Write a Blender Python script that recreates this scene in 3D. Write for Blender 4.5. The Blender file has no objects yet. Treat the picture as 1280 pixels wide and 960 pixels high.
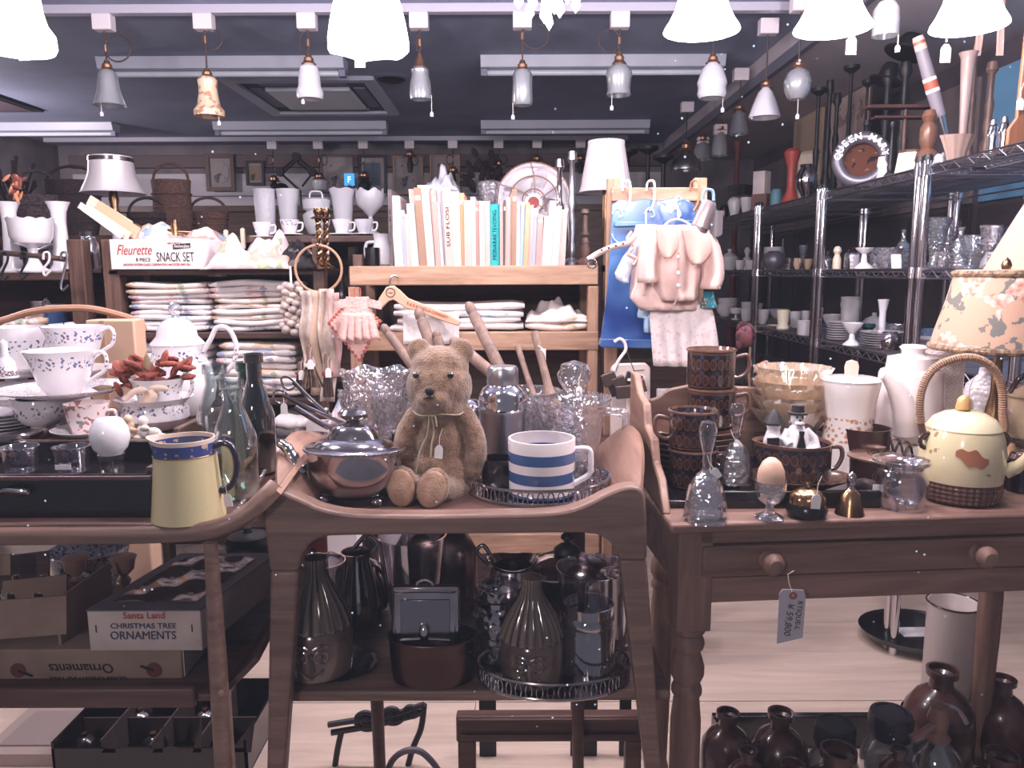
import bpy,math,random
from math import sin,cos,pi,radians
from mathutils import Vector,Matrix
RND=random.Random(11)
scene=bpy.context.scene
COL=scene.collection
# --------------- camera
H=1.12
F=960.0
PITCH=math.atan(140/960)
CP,SP=cos(PITCH),sin(PITCH)
cd=bpy.data.cameras.new('camera');cd.lens=27.0;cd.sensor_width=36.0;cd.clip_start=0.02
cam=bpy.data.objects.new('camera',cd);COL.objects.link(cam)
cam.location=(0,0,H);cam.rotation_euler=(pi/2-PITCH,0.004,0)
scene.camera=cam
# --------------- world (night outside the shop)
w=bpy.data.worlds.new('world');scene.world=w;w.use_nodes=True
bg=w.node_tree.nodes['Background']
bg.inputs[0].default_value=(0.60,0.57,0.70,1);bg.inputs[1].default_value=0.27
vs=scene.view_settings
vs.view_transform='Standard';vs.look='None';vs.gamma=1.0;vs.use_curve_mapping=False
vs.exposure=0.0
CEIL=2.07
# added point light behind the viewer, no fitting, brightens the fronts of things
sd=bpy.data.lights.new('added_front_fill','POINT');sd.energy=85;sd.color=(1,.9,.88);sd.shadow_soft_size=.14
so=bpy.data.objects.new('added_front_fill',sd);COL.objects.link(so);so.location=(-1.1,-2.0,2.0)
# --------------- helpers: pixels to places
def ray(px,py):
 v=(480-py)/F
 return Vector(((px-640)/F,CP+v*SP,-SP+v*CP))
def P(px,py,Y):
 d=ray(px,py);return Vector((0,0,H))+d*(Y/d.y)
def on(px,py,z):
 d=ray(px,py);return Vector((0,0,H))+d*((z-H)/d.z)
def mpp(px,py,Y):
 return Y/ray(px,py).y/F
def zat(py,Y):return P(640,py,Y).z
def L(c):
 c=c/255.0
 return c/12.92 if c<=0.04045 else((c+0.055)/1.055)**2.4
def C(r,g,b):return(L(r),L(g),L(b),1)
# --------------- helpers: mesh building
class MB:
 def __init__(s,k=1.0):s.v=[];s.f=[];s.k=k
 def add(s,vs_,fs,M=None):
  o=len(s.v);k=s.k
  for p in vs_:
   p=Vector(p)*k
   if M is not None:p=M@p
   s.v.append(p)
  s.f+=[tuple(i+o for i in f)for f in fs]
  return s
 def box(s,x0,x1,y0,y1,z0,z1,M=None,taper=0):
  t=taper
  return s.add([(x0,y0,z0),(x1,y0,z0),(x1,y1,z0),(x0,y1,z0),(x0+t,y0+t,z1),(x1-t,y0+t,z1),(x1-t,y1-t,z1),(x0+t,y1-t,z1)],[(3,2,1,0),(4,5,6,7),(0,1,5,4),(1,2,6,5),(2,3,7,6),(3,0,4,7)],M)
 def lathe(s,prof,n=28,fn=None,M=None,sy=1.0,c=(0,0,0),arc=None):
  vs_=[];fs=[];rows=[]
  full=arc is None
  a0,a1=(0,2*pi)if full else arc
  m=n if full else n+1
  for r,z in prof:
   if abs(r)<1e-6 and fn is None:
    rows.append([len(vs_)]);vs_.append((c[0],c[1],z+c[2]))
   else:
    row=[]
    for i in range(m):
     th=a0+(a1-a0)*i/n
     rr,zz=(r,z)if fn is None else fn(r,z,th)
     row.append(len(vs_));vs_.append((c[0]+rr*cos(th),c[1]+rr*sin(th)*sy,zz+c[2]))
    rows.append(row)
  for a,b in zip(rows,rows[1:]):
   q=m if full else m-1
   for i in range(q):
    j=(i+1)%m
    if len(a)==1 and len(b)==1:continue
    if len(a)==1:fs.append((a[0],b[j],b[i]))
    elif len(b)==1:fs.append((a[i],a[j],b[0]))
    else:fs.append((a[i],a[j],b[j],b[i]))
  return s.add(vs_,fs,M)
 def vessel(s,prof,th,n=28,fn=None,M=None,sy=1.0,c=(0,0,0),floor=None):
  """open pot: outer wall up, inner wall down"""
  z0=prof[0][1]
  fl=th if floor is None else floor
  inner=[(max(r-th,th*.3),max(z,z0+fl))for r,z in reversed(prof)if z>z0+fl*.9]
  p=[(0,z0)]+list(prof)+inner+[(0,z0+fl)]
  return s.lathe(p,n,fn,M,sy,c)
 def tube(s,pts,r,n=8,closed=False,M=None,flat=1.0):
  pts=[Vector(p)for p in pts];N=len(pts)
  rs=r if isinstance(r,(list,tuple))else[r]*N
  vs_=[];fs=[]
  up=None
  for i,p in enumerate(pts):
   if closed:t=pts[(i+1)%N]-pts[i-1]
   else:t=pts[min(i+1,N-1)]-pts[max(i-1,0)]
   if t.length<1e-9:t=Vector((0,0,1))
   t.normalize()
   if up is None:
    up=Vector((0,1,0))if abs(t.y)<.9 else Vector((1,0,0))
   a=(up-t*up.dot(t))
   if a.length<1e-6:a=t.orthogonal()
   a.normalize();b=t.cross(a);up=a
   for k in range(n):
    th=2*pi*k/n
    vs_.append(p+(a*cos(th)*flat+b*sin(th))*rs[i])
  q=N if closed else N-1
  for i in range(q):
   i2=(i+1)%N
   for k in range(n):
    k2=(k+1)%n
    fs.append((i*n+k,i*n+k2,i2*n+k2,i2*n+k))
  if not closed:
   fs.append(tuple(reversed(range(n))));fs.append(tuple((N-1)*n+k for k in range(n)))
  return s.add(vs_,fs,M)
 def prism(s,poly,y0,y1,M=None):
  """polygon in the xz plane extruded along y"""
  n=len(poly)
  area=sum(poly[i][0]*poly[(i+1)%n][1]-poly[(i+1)%n][0]*poly[i][1]for i in range(n))
  if area<0:poly=list(reversed(poly))
  vs_=[(x,y0,z)for x,z in poly]+[(x,y1,z)for x,z in poly]
  fs=[tuple(range(n)),tuple(reversed(range(n,2*n)))]
  for i in range(n):
   j=(i+1)%n
   fs.append((j,i,n+i,n+j))
  return s.add(vs_,fs,M)
 def ell(s,c,r,n=14,m=8,M=None,fn=None):
  if not isinstance(r,(tuple,list)):r=(r,r,r)
  vs_=[(c[0],c[1],c[2]-r[2])];fs=[]
  for j in range(1,m):
   ph=-pi/2+pi*j/m
   for i in range(n):
    th=2*pi*i/n
    vs_.append((c[0]+r[0]*cos(ph)*cos(th),c[1]+r[1]*cos(ph)*sin(th),c[2]+r[2]*sin(ph)))
  vs_.append((c[0],c[1],c[2]+r[2]));top=len(vs_)-1
  for i in range(n):
   j=(i+1)%n
   fs.append((0,1+j,1+i));fs.append((top,1+(m-2)*n+i,1+(m-2)*n+j))
   for k in range(m-2):
    a=1+k*n
    fs.append((a+i,a+j,a+n+j,a+n+i))
  return s.add(vs_,fs,M)
 def sheet(s,fn,nu,nv,th=0.0,M=None):
  """two sided sheet fn(u,v)->point, thickened along its normal by th"""
  G=[[Vector(fn(i/nu,j/nv))for j in range(nv+1)]for i in range(nu+1)]
  vs_=[];fs=[]
  idx=lambda i,j:i*(nv+1)+j
  nn=(nu+1)*(nv+1)
  for i in range(nu+1):
   for j in range(nv+1):vs_.append(G[i][j])
  for i in range(nu):
   for j in range(nv):fs.append((idx(i,j),idx(i+1,j),idx(i+1,j+1),idx(i,j+1)))
  if th:
   for i in range(nu+1):
    for j in range(nv+1):
     du=G[min(i+1,nu)][j]-G[max(i-1,0)][j];dv=G[i][min(j+1,nv)]-G[i][max(j-1,0)]
     nrm=du.cross(dv)
     if nrm.length>1e-12:nrm.normalize()
     vs_.append(G[i][j]-nrm*th)
   for i in range(nu):
    for j in range(nv):fs.append((nn+idx(i,j+1),nn+idx(i+1,j+1),nn+idx(i+1,j),nn+idx(i,j)))
   per=[(i,0)for i in range(nu)]+[(nu,j)for j in range(nv)]+[(i,nv)for i in range(nu,0,-1)]+[(0,j)for j in range(nv,0,-1)]
   for a,b in zip(per,per[1:]+per[:1]):
    fs.append((idx(*b),idx(*a),nn+idx(*a),nn+idx(*b)))
  return s.add(vs_,fs,M)
def O(name,mb,material,parent=None,loc=None,rz=0,smooth=True,bev=0.0,ang=40,label=None,rot=None):
 me=bpy.data.meshes.new(name)
 me.from_pydata([tuple(p)for p in mb.v],[],mb.f)
 if smooth:
  me.shade_smooth()
  try:me.set_sharp_from_angle(angle=radians(ang))
  except Exception:pass
 me.materials.append(material)
 o=bpy.data.objects.new(name,me);COL.objects.link(o)
 if parent is not None:o.parent=parent
 if loc is not None:o.location=loc
 o.rotation_euler=rot if rot is not None else(0,0,rz)
 if bev:
  m=o.modifiers.new('bevel','BEVEL');m.width=bev;m.segments=2;m.limit_method='ANGLE';m.angle_limit=radians(35)
  m.harden_normals=False
 if label:o['label']=label
 return o
def tag(o,label,cat,group=None,kind=None):
 o['label']=label;o['category']=cat
 if group:o['group']=group
 if kind:o['kind']=kind
 return o
def struct(o,label=None):
 o['kind']='structure'
 if label:o['label']=label
 return o
def thing(name,label,cat,loc,rz=0,group=None,rot=None):
 o=bpy.data.objects.new(name,None);COL.objects.link(o)
 o.empty_display_size=0.02
 o.location=loc;o.rotation_euler=rot if rot is not None else(0,0,rz)
 return tag(o,label,cat,group)
def make(name,label,cat,loc,parts,rz=0,group=None,rot=None):
 """parts: (name, MB, material[, {opts}]) - one part makes the thing itself that mesh"""
 if len(parts)==1:
  p=parts[0];kw=p[3]if len(p)>3 else{}
  o=O(name,p[1],p[2],None,loc,rz,rot=rot,**kw)
  return tag(o,label,cat,group)
 t=thing(name,label,cat,loc,rz,group,rot)
 byname={}
 for p in parts:
  kw=dict(p[3])if len(p)>3 else{}
  under=kw.pop('under',None)
  o=O(p[0],p[1],p[2],byname[under]if under else t,**kw)
  byname[p[0]]=o
 return t
def dup(o,loc=None,label=None,rz=None,parent=None,scale=None):
 c=o.copy();COL.objects.link(c);c.parent=parent
 if loc is not None:c.location=loc
 if rz is not None:c.rotation_euler[2]=rz
 if label:c['label']=label
 if scale:c.scale=(scale,scale,scale)if not isinstance(scale,tuple)else scale
 for ch in o.children:dup(ch,parent=c)
 return c
 # --------------- helpers: materials
def newmat(name):
 m=bpy.data.materials.new(name);m.use_nodes=True
 nt=m.node_tree;b=nt.nodes['Principled BSDF']
 return m,nt,b
MATS={}
def mat(name,col,rough=.5,metal=0,col2=None,ns=20,nd=4,lo=.4,hi=.6,bump=0,bs=60,stretch=(1,1,1),coat=0,sheen=0,emit=None,es=0,sss=0,spec=.5):
 if name in MATS:return MATS[name]
 m,nt,b=newmat(name);N=nt.nodes.new;K=nt.links.new
 b.inputs['Base Color'].default_value=col;b.inputs['Roughness'].default_value=rough
 b.inputs['Metallic'].default_value=metal;b.inputs['Coat Weight'].default_value=coat
 b.inputs['Specular IOR Level'].default_value=spec
 if sheen:b.inputs['Sheen Weight'].default_value=sheen
 if sss:
  b.inputs['Subsurface Weight'].default_value=sss;b.inputs['Subsurface Radius'].default_value=(.01,.008,.006)
 if emit:b.inputs['Emission Color'].default_value=emit;b.inputs['Emission Strength'].default_value=es
 if col2 or bump:
  tc=N('ShaderNodeTexCoord');mp=N('ShaderNodeMapping');mp.inputs['Scale'].default_value=stretch
  K(tc.outputs['Object'],mp.inputs['Vector'])
 if col2:
  n1=N('ShaderNodeTexNoise');n1.inputs['Scale'].default_value=ns;n1.inputs['Detail'].default_value=nd
  K(mp.outputs[0],n1.inputs['Vector'])
  cr=N('ShaderNodeValToRGB');cr.color_ramp.elements[0].position=lo;cr.color_ramp.elements[1].position=hi
  cr.color_ramp.elements[0].color=col;cr.color_ramp.elements[1].color=col2
  K(n1.outputs['Fac'],cr.inputs[0]);K(cr.outputs[0],b.inputs['Base Color'])
 if bump:
  n2=N('ShaderNodeTexNoise');n2.inputs['Scale'].default_value=bs;n2.inputs['Detail'].default_value=3
  K(mp.outputs[0],n2.inputs['Vector'])
  bp=N('ShaderNodeBump');bp.inputs['Strength'].default_value=min(bump,1);bp.inputs['Distance'].default_value=.004
  K(n2.outputs['Fac'],bp.inputs['Height']);K(bp.outputs[0],b.inputs['Normal'])
 MATS[name]=m
 return m
def glassmat(name,tint=(1,1,1,1),refl=.12,rough=.03,body=None,bw=0.0,bump=0,bs=80):
 """clear glass: see-through with tint, Fresnel gloss and a little milky body"""
 if name in MATS:return MATS[name]
 m=bpy.data.materials.new(name);m.use_nodes=True;nt=m.node_tree;N=nt.nodes.new;K=nt.links.new
 nt.nodes.clear()
 out=N('ShaderNodeOutputMaterial');tr=N('ShaderNodeBsdfTransparent');gl=N('ShaderNodeBsdfGlossy')
 tr.inputs[0].default_value=tint;gl.inputs['Roughness'].default_value=rough
 gl.inputs[0].default_value=(1,1,1,1)
 lw=N('ShaderNodeLayerWeight');lw.inputs['Blend'].default_value=.35
 mr=N('ShaderNodeMapRange');mr.inputs['To Min'].default_value=refl;mr.inputs['To Max'].default_value=.9
 K(lw.outputs['Facing'],mr.inputs['Value'])
 base=tr.outputs[0]
 if bw:
  df=N('ShaderNodeBsdfDiffuse');df.inputs[0].default_value=body or(1,1,1,1)
  mx0=N('ShaderNodeMixShader');mx0.inputs[0].default_value=bw
  K(tr.outputs[0],mx0.inputs[1]);K(df.outputs[0],mx0.inputs[2]);base=mx0.outputs[0]
 mx=N('ShaderNodeMixShader');K(mr.outputs[0],mx.inputs[0]);K(base,mx.inputs[1]);K(gl.outputs[0],mx.inputs[2])
 K(mx.outputs[0],out.inputs[0])
 if bump:
  tc=N('ShaderNodeTexCoord');vo=N('ShaderNodeTexVoronoi');vo.inputs['Scale'].default_value=bs
  K(tc.outputs['Object'],vo.inputs['Vector'])
  bp=N('ShaderNodeBump');bp.inputs['Strength'].default_value=bump;bp.inputs['Distance'].default_value=.006
  K(vo.outputs['Distance'],bp.inputs['Height']);K(bp.outputs[0],gl.inputs['Normal']);K(bp.outputs[0],lw.inputs['Normal'])
 MATS[name]=m
 return m
def woodmat(name,a,b_,rough=.45,axis='x',scale=1.0,coat=0,knots=0):
 if name in MATS:return MATS[name]
 m,nt,b=newmat(name);N=nt.nodes.new;K=nt.links.new
 st={'x':(1.2,14,14),'y':(14,1.2,14),'z':(14,14,1.2)}[axis]
 tc=N('ShaderNodeTexCoord');mp=N('ShaderNodeMapping');mp.inputs['Scale'].default_value=[q*scale for q in st]
 K(tc.outputs['Object'],mp.inputs['Vector'])
 n1=N('ShaderNodeTexNoise');n1.inputs['Scale'].default_value=3;n1.inputs['Detail'].default_value=6;n1.inputs['Roughness'].default_value=.65
 n1.inputs['Distortion'].default_value=.6
 K(mp.outputs[0],n1.inputs['Vector'])
 cr=N('ShaderNodeValToRGB');cr.color_ramp.elements[0].position=.32;cr.color_ramp.elements[1].position=.68
 cr.color_ramp.elements[0].color=a;cr.color_ramp.elements[1].color=b_
 K(n1.outputs['Fac'],cr.inputs[0])
 last=cr.outputs[0]
 if knots:
  vo=N('ShaderNodeTexVoronoi');vo.inputs['Scale'].default_value=knots
  K(tc.outputs['Object'],vo.inputs['Vector'])
  c2=N('ShaderNodeValToRGB');c2.color_ramp.elements[0].position=.03;c2.color_ramp.elements[1].position=.1
  c2.color_ramp.elements[0].color=(.25,.2,.18,1);c2.color_ramp.elements[1].color=(1,1,1,1)
  K(vo.outputs['Distance'],c2.inputs[0])
  mx=N('ShaderNodeMix');mx.data_type='RGBA';mx.blend_type='MULTIPLY';mx.inputs[0].default_value=1
  K(last,mx.inputs[6]);K(c2.outputs[0],mx.inputs[7]);last=mx.outputs[2]
 K(last,b.inputs['Base Color'])
 b.inputs['Roughness'].default_value=rough;b.inputs['Coat Weight'].default_value=coat
 bp=N('ShaderNodeBump');bp.inputs['Strength'].default_value=.25;bp.inputs['Distance'].default_value=.002
 K(n1.outputs['Fac'],bp.inputs['Height']);K(bp.outputs[0],b.inputs['Normal'])
 MATS[name]=m
 return m
class NT:
 """small helper to write pattern maths on an object's own angle and height"""
 def __init__(s,name,rough=.3,metal=0,coat=0):
  s.m,s.nt,s.b=newmat(name);MATS[name]=s.m
  s.b.inputs['Roughness'].default_value=rough;s.b.inputs['Metallic'].default_value=metal;s.b.inputs['Coat Weight'].default_value=coat
  tc=s.nt.nodes.new('ShaderNodeTexCoord');sx=s.nt.nodes.new('ShaderNodeSeparateXYZ')
  s.tc=tc.outputs['Object'];s.nt.links.new(s.tc,sx.inputs[0]);s.x,s.y,s.z=sx.outputs
 def op(s,o,a,b=None,c=None):
  n=s.nt.nodes.new('ShaderNodeMath');n.operation=o
  for i,q in enumerate((a,b,c)):
   if q is None:continue
   if isinstance(q,(int,float)):n.inputs[i].default_value=q
   else:s.nt.links.new(q,n.inputs[i])
  return n.outputs[0]
 def angle(s):return s.op('DIVIDE',s.op('ARCTAN2',s.y,s.x),2*pi)
 def band(s,v,lo,hi):return s.op('MULTIPLY',s.op('GREATER_THAN',v,lo),s.op('LESS_THAN',v,hi))
 def noise(s,scale,out='Fac',detail=3):
  n=s.nt.nodes.new('ShaderNodeTexNoise');n.inputs['Scale'].default_value=scale;n.inputs['Detail'].default_value=detail
  s.nt.links.new(s.tc,n.inputs['Vector']);return n.outputs[out]
 def voro(s,scale,out='Distance'):
  n=s.nt.nodes.new('ShaderNodeTexVoronoi');n.inputs['Scale'].default_value=scale
  s.nt.links.new(s.tc,n.inputs['Vector']);return n.outputs[out]
 def mix(s,fac,a,b):
  n=s.nt.nodes.new('ShaderNodeMix');n.data_type='RGBA'
  for i,q in((0,fac),(6,a),(7,b)):
   if isinstance(q,(int,float)):n.inputs[i].default_value=q
   elif isinstance(q,tuple):n.inputs[i].default_value=q
   else:s.nt.links.new(q,n.inputs[i])
  return n.outputs[2]
 def color(s,c):s.nt.links.new(c,s.b.inputs['Base Color']);return s.m
 def bump(s,h,st=.5,d=.004):
  bp=s.nt.nodes.new('ShaderNodeBump');bp.inputs['Strength'].default_value=st;bp.inputs['Distance'].default_value=d
  s.nt.links.new(h,bp.inputs['Height']);s.nt.links.new(bp.outputs[0],s.b.inputs['Normal'])
def text_mb(txt,size,shear=0,extrude=.0004,bold=0,align='CENTER',spacing=1.0):
 cu=bpy.data.curves.new('t','FONT');cu.body=txt;cu.size=size;cu.shear=shear;cu.extrude=extrude;cu.offset=bold
 cu.align_x=align;cu.align_y='CENTER';cu.space_character=spacing;cu.resolution_u=3
 o=bpy.data.objects.new('t',cu);COL.objects.link(o)
 dg=bpy.context.evaluated_depsgraph_get()
 me=o.evaluated_get(dg).to_mesh()
 mb=MB();mb.v=[Vector((v.co.x,-v.co.z,v.co.y))for v in me.vertices];mb.f=[tuple(p.vertices)for p in me.polygons]
 o.evaluated_get(dg).to_mesh_clear();bpy.data.objects.remove(o);bpy.data.curves.remove(cu)
 return mb
def spline(pts,n=6):
 """Catmull-Rom through points"""
 pts=[Vector(p)for p in pts];out=[]
 for i in range(len(pts)-1):
  p0=pts[max(i-1,0)];p1=pts[i];p2=pts[i+1];p3=pts[min(i+2,len(pts)-1)]
  for k in range(n):
   t=k/n
   out.append(.5*((2*p1)+(p2-p0)*t+(2*p0-5*p1+4*p2-p3)*t*t+(3*p1-p0-3*p2+p3)*t**3))
 out.append(pts[-1]);return out
def sp2(pts,n=5):
 return[(p.x,p.y)for p in spline([(a,b,0)for a,b in pts],n)]
def arcpts(cx,cz,r,a0,a1,n=16,y=0,rz=None):
 rz=rz or r
 return[(cx+r*cos(radians(a0+(a1-a0)*i/n)),y,cz+rz*sin(radians(a0+(a1-a0)*i/n)))for i in range(n+1)]
 # == shared materials
M_dark=mat('dark_iron',C(22,18,24),.5)
M_black=mat('black_lacquer',C(20,14,18),.22,coat=.3)
M_walnut=woodmat('walnut',C(98,74,66),C(142,112,100),.42,'x',1.0)
M_walnut_d=woodmat('walnut_dark',C(66,42,38),C(98,68,60),.45,'x',1.0)
M_teak_y=woodmat('teak_side',C(116,86,74),C(160,124,108),.42,'y',1.0)
M_pine=woodmat('old_pine',C(94,68,60),C(140,106,94),.55,'x',.8,knots=5)
M_pine_z=woodmat('old_pine_leg',C(94,68,60),C(140,106,94),.55,'z',.8)
M_shelfpine=woodmat('shelf_pine',C(144,108,88),C(196,160,136),.55,'x',1.0,knots=4)
M_shelfpine_z=woodmat('shelf_pine_post',C(144,108,88),C(190,152,130),.55,'z',1.0)
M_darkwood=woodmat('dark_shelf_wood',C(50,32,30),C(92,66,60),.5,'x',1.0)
M_darkwood_z=woodmat('dark_post_wood',C(58,38,34),C(112,84,74),.5,'z',1.0)
M_white=mat('white_china',C(226,220,226),.18,coat=.4)
M_milk=mat('milk_glass',C(226,222,230),.15,coat=.5,sss=.1)
M_paper=mat('paper_white',C(232,226,228),.8)
M_cream=mat('cream',C(224,208,190),.5)
M_chrome=mat('chrome',C(215,212,218),.1,1)
M_silver=mat('old_silver',C(190,182,184),.13,1,col2=C(120,108,112),ns=9,lo=.45,hi=.8)
M_steel=mat('brushed_steel',C(180,178,186),.3,1)
M_brass=mat('brass',C(184,148,112),.25,1,col2=C(120,90,70),ns=14)
M_copper=mat('copper',C(84,64,60),.3,1)
M_glass=glassmat('clear_glass',(.93,.92,.95,1),.1,.03)
M_cut=glassmat('cut_glass',(.86,.85,.88,1),.2,.06,C(230,228,235),.06,bump=.55,bs=90)
M_red=mat('red_paint',C(140,50,44),.5)
M_string=mat('string',C(230,222,215),.8)
M_ink=mat('ink_black',C(30,24,30),.6)
M_cord=mat('brown_cord',C(62,44,44),.6)
M_fitting=mat('brass_fitting',C(180,136,110),.3,.9)
def price_tag(parent,at,size=.012,ang=0,yoff=-.004):
 """little white tag on a string, a part of what it hangs on"""
 x,y,z=at
 mb=MB();w_,h_=size*.62,size
 Mx=Matrix.Translation((x,y,z))@Matrix.Rotation(ang,4,'Y')
 mb.prism([(-w_/2,-h_),(w_/2,-h_),(w_/2,-h_*.25),(w_*.25,0),(-w_*.25,0),(-w_/2,-h_*.25)],-.0006,.0006,Mx)
 t=O('price_tag',mb,M_paper,parent,smooth=False,label='small white paper price tag')
 s=MB().tube([Mx@Vector((0,0,-h_*.1)),Mx@Vector((0,0,h_*.7)),Mx@Vector((w_*.3,0,h_*1.3))],.0006,5)
 O('string',s,M_string,t)
 return t
 # == room shell
M_ceil=mat('ceiling_paint',C(136,142,168),.6,col2=C(126,132,160),ns=3)
M_wall=mat('painted_boards',C(196,190,200),.7,col2=C(176,170,182),ns=4,stretch=(.4,1,3))
M_wallr=mat('grey_plaster',C(120,110,118),.75,col2=C(104,96,106),ns=5)
M_bulk=mat('bulkhead_paint',C(178,168,176),.7)
BACK=5.95
o=O('ceiling',MB().box(-3.4,1.12,.45,6.2,CEIL,CEIL+.06),M_ceil,smooth=False);struct(o)
o=O('wall_back',MB().box(-3.4,1.9,BACK,BACK+.1,-.6,CEIL),M_wallr,smooth=False);struct(o)
wb=o
for i,z in enumerate([1.86-.17*k for k in range(7)]):
 O('wall_board',MB().box(-3.3,1.15,BACK-.014,BACK,z-.162,z),M_wall,wb,smooth=False,bev=.003)
O('picture_rail',MB().box(-3.3,1.15,BACK-.05,BACK,1.9,1.99),mat('rail_dark',C(92,74,80),.6),wb,smooth=False,bev=.004)
o=O('wall_left',MB().box(-3.5,-3.4,.4,6.2,-.6,CEIL),M_wallr,smooth=False);struct(o)
o=O('wall_right',MB().box(1.82,1.92,.4,6.2,-.6,CEIL),mat('dark_plaster',C(84,74,84),.75),smooth=False);struct(o)
for k in range(5):
 O('wall_panel',MB().box(1.806,1.82,1.2+k*.95,2.1+k*.95,.1,1.36),mat('panel_warm',C(72,60,68),.7),o,smooth=False,bev=.003)
 O('upper_panel',MB().box(1.806,1.82,1.2+k*.95,2.1+k*.95,1.38,1.86),mat('panel_blue',C(104,152,192),.6)if k<2 else mat('panel_grey',C(120,108,112),.7),o,smooth=False,bev=.003)
bk=O('trim_1',MB().box(1.12,1.82,.45,6.2,1.95,CEIL+.06),M_bulk,smooth=False);struct(bk,'boxed-in bulkhead along the right side of the ceiling')
O('edge_bead',MB().box(1.10,1.125,.45,6.0,1.945,1.99),mat('bead',C(96,94,110),.6),bk,smooth=False)
# display floor of pale boards
M_floor=woodmat('pale_floor',C(196,172,158),C(222,200,186),.5,'x',.6,knots=2.2)
fl=O('floor',MB().box(-3.4,1.82,.45,6.2,-.06,-.012),mat('floor_gap',C(110,80,70),.7),smooth=False);struct(fl)
yy=.5
for i in range(12):
 wdt=.46
 for(x0,x1)in((-3.4,-.9+(i%3)*.4),(-.9+(i%3)*.4,1.82)):
  O('floor_board',MB().box(x0+.001,x1-.001,yy+.0015,yy+wdt-.0015,-.012,0),M_floor,fl,smooth=False)
 yy+=wdt
 # --------------- shop window the picture is taken through
m=bpy.data.materials.new('window_glass');m.use_nodes=True;nt=m.node_tree;nt.nodes.clear();N=nt.nodes.new;K=nt.links.new
out=N('ShaderNodeOutputMaterial');tr=N('ShaderNodeBsdfTransparent');tl=N('ShaderNodeBsdfTranslucent');tl.inputs[0].default_value=(.62,.76,1,1)  # blue tint puts the colour of the haze into the glass
tc=N('ShaderNodeTexCoord');vo=N('ShaderNodeTexVoronoi');vo.inputs['Scale'].default_value=70;K(tc.outputs['Object'],vo.inputs['Vector'])
cr=N('ShaderNodeValToRGB');cr.color_ramp.elements[0].position=.035;cr.color_ramp.elements[0].color=(.55,.55,.55,1)
cr.color_ramp.elements[1].position=.06;cr.color_ramp.elements[1].color=(0,0,0,1);K(vo.outputs['Distance'],cr.inputs[0])
ns_=N('ShaderNodeTexNoise');ns_.inputs['Scale'].default_value=6;K(tc.outputs['Object'],ns_.inputs['Vector'])
c2=N('ShaderNodeValToRGB');c2.color_ramp.elements[0].position=.5;c2.color_ramp.elements[0].color=(0,0,0,1);c2.color_ramp.elements[1].position=.56
K(ns_.outputs['Fac'],c2.inputs[0])
mu=N('ShaderNodeMath');mu.operation='MULTIPLY';K(cr.outputs[0],mu.inputs[0]);K(c2.outputs[0],mu.inputs[1])
ad=N('ShaderNodeMath');ad.operation='ADD';K(mu.outputs[0],ad.inputs[0]);ad.inputs[1].default_value=.005  # besides the dust specks, an even film puts haze over the whole pane
mx=N('ShaderNodeMixShader');K(ad.outputs[0],mx.inputs[0]);K(tr.outputs[0],mx.inputs[1]);K(tl.outputs[0],mx.inputs[2]);K(mx.outputs[0],out.inputs[0])
GLASS_WIN=m
wn=O('window_1',MB().box(-3.4,1.82,.47,.474,.02,CEIL),GLASS_WIN,smooth=False);struct(wn,'dusty, haze-tinted plate glass of the shop window')
# == ceiling fixtures
M_fix=mat('fixture_enamel',C(176,178,196),.4)
M_fixd=mat('fixture_side',C(120,124,148),.5)
def batten(x0,x1,y,label):
 cx=(x0+x1)/2;hl=(x1-x0)/2
 mb=MB().prism([(-.06,0),(.06,0),(.045,-.05),(-.045,-.05)],-hl,hl,Matrix.Rotation(pi/2,4,'Z'))
 t=MB().tube([(-hl+.03,0,-.064),(hl-.03,0,-.064)],.013,10)
 e=MB().box(-hl,-hl+.03,-.02,.02,-.08,-.05);e2=MB().box(hl-.03,hl,-.02,.02,-.08,-.05)
 make('ceiling_batten',label,'ceiling light',(cx,y,CEIL),[('housing',mb,M_fix,{'bev':.003}),('tube',t,mat('tube_off',C(196,200,214),.25)),('end_holder',e,M_fixd,{'bev':.002}),('end_holder',e2,M_fixd,{'bev':.002})],group='unlit ceiling battens')
def xa(px,py,Y):return P(px,py,Y).x
batten(xa(128,78,3.62),xa(433,78,3.62),3.62,'unlit strip light on the ceiling, front row, left one')
batten(xa(602,76,3.62),xa(905,76,3.62),3.62,'unlit strip light on the ceiling, front row, right one')
batten(xa(-90,158,5.1),xa(146,158,5.1),5.1,'unlit strip light on the ceiling, back row, leftmost')
batten(xa(270,156,5.1),xa(485,156,5.1),5.1,'unlit strip light on the ceiling, back row, under the ceiling vent')
batten(xa(602,155,5.1),xa(812,155,5.1),5.1,'unlit strip light on the ceiling, back row, rightmost')
# air-conditioning cassette in the ceiling
x0,x1=xa(322,128,4.3),xa(470,128,4.3);y0,y1=3.98,4.72
ac=thing('ceiling_cassette','square air conditioning cassette with pale centre panel set in the ceiling','air conditioner',((x0+x1)/2,(y0+y1)/2,CEIL))
hx,hy=(x1-x0)/2,(y1-y0)/2
for(a,b,c_,d)in((-hx-.06,hx+.06,-hy-.06,-hy),(-hx-.06,hx+.06,hy,hy+.06),(-hx-.06,-hx,-hy,hy),(hx,hx+.06,-hy,hy)):
 O('frame_side',MB().box(a,b,c_,d,-.022,0),M_fix,ac,smooth=False,bev=.003)
O('recess',MB().box(-hx,hx,-hy,hy,-.006,0),mat('recess_dark',C(84,86,106),.7),ac,smooth=False)
O('grille_panel',MB().box(-hx*.68,hx*.68,-hy*.62,hy*.62,-.026,-.006),mat('ac_panel',C(216,222,234),.5),ac,smooth=False,bev=.004)
for sx in(-1,1):
 O('louvre',MB().box(sx*hx*.84-.03,sx*hx*.84+.03,-hy*.6,hy*.6,-.014,-.006),M_fixd,ac,smooth=False,bev=.002)
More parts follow.
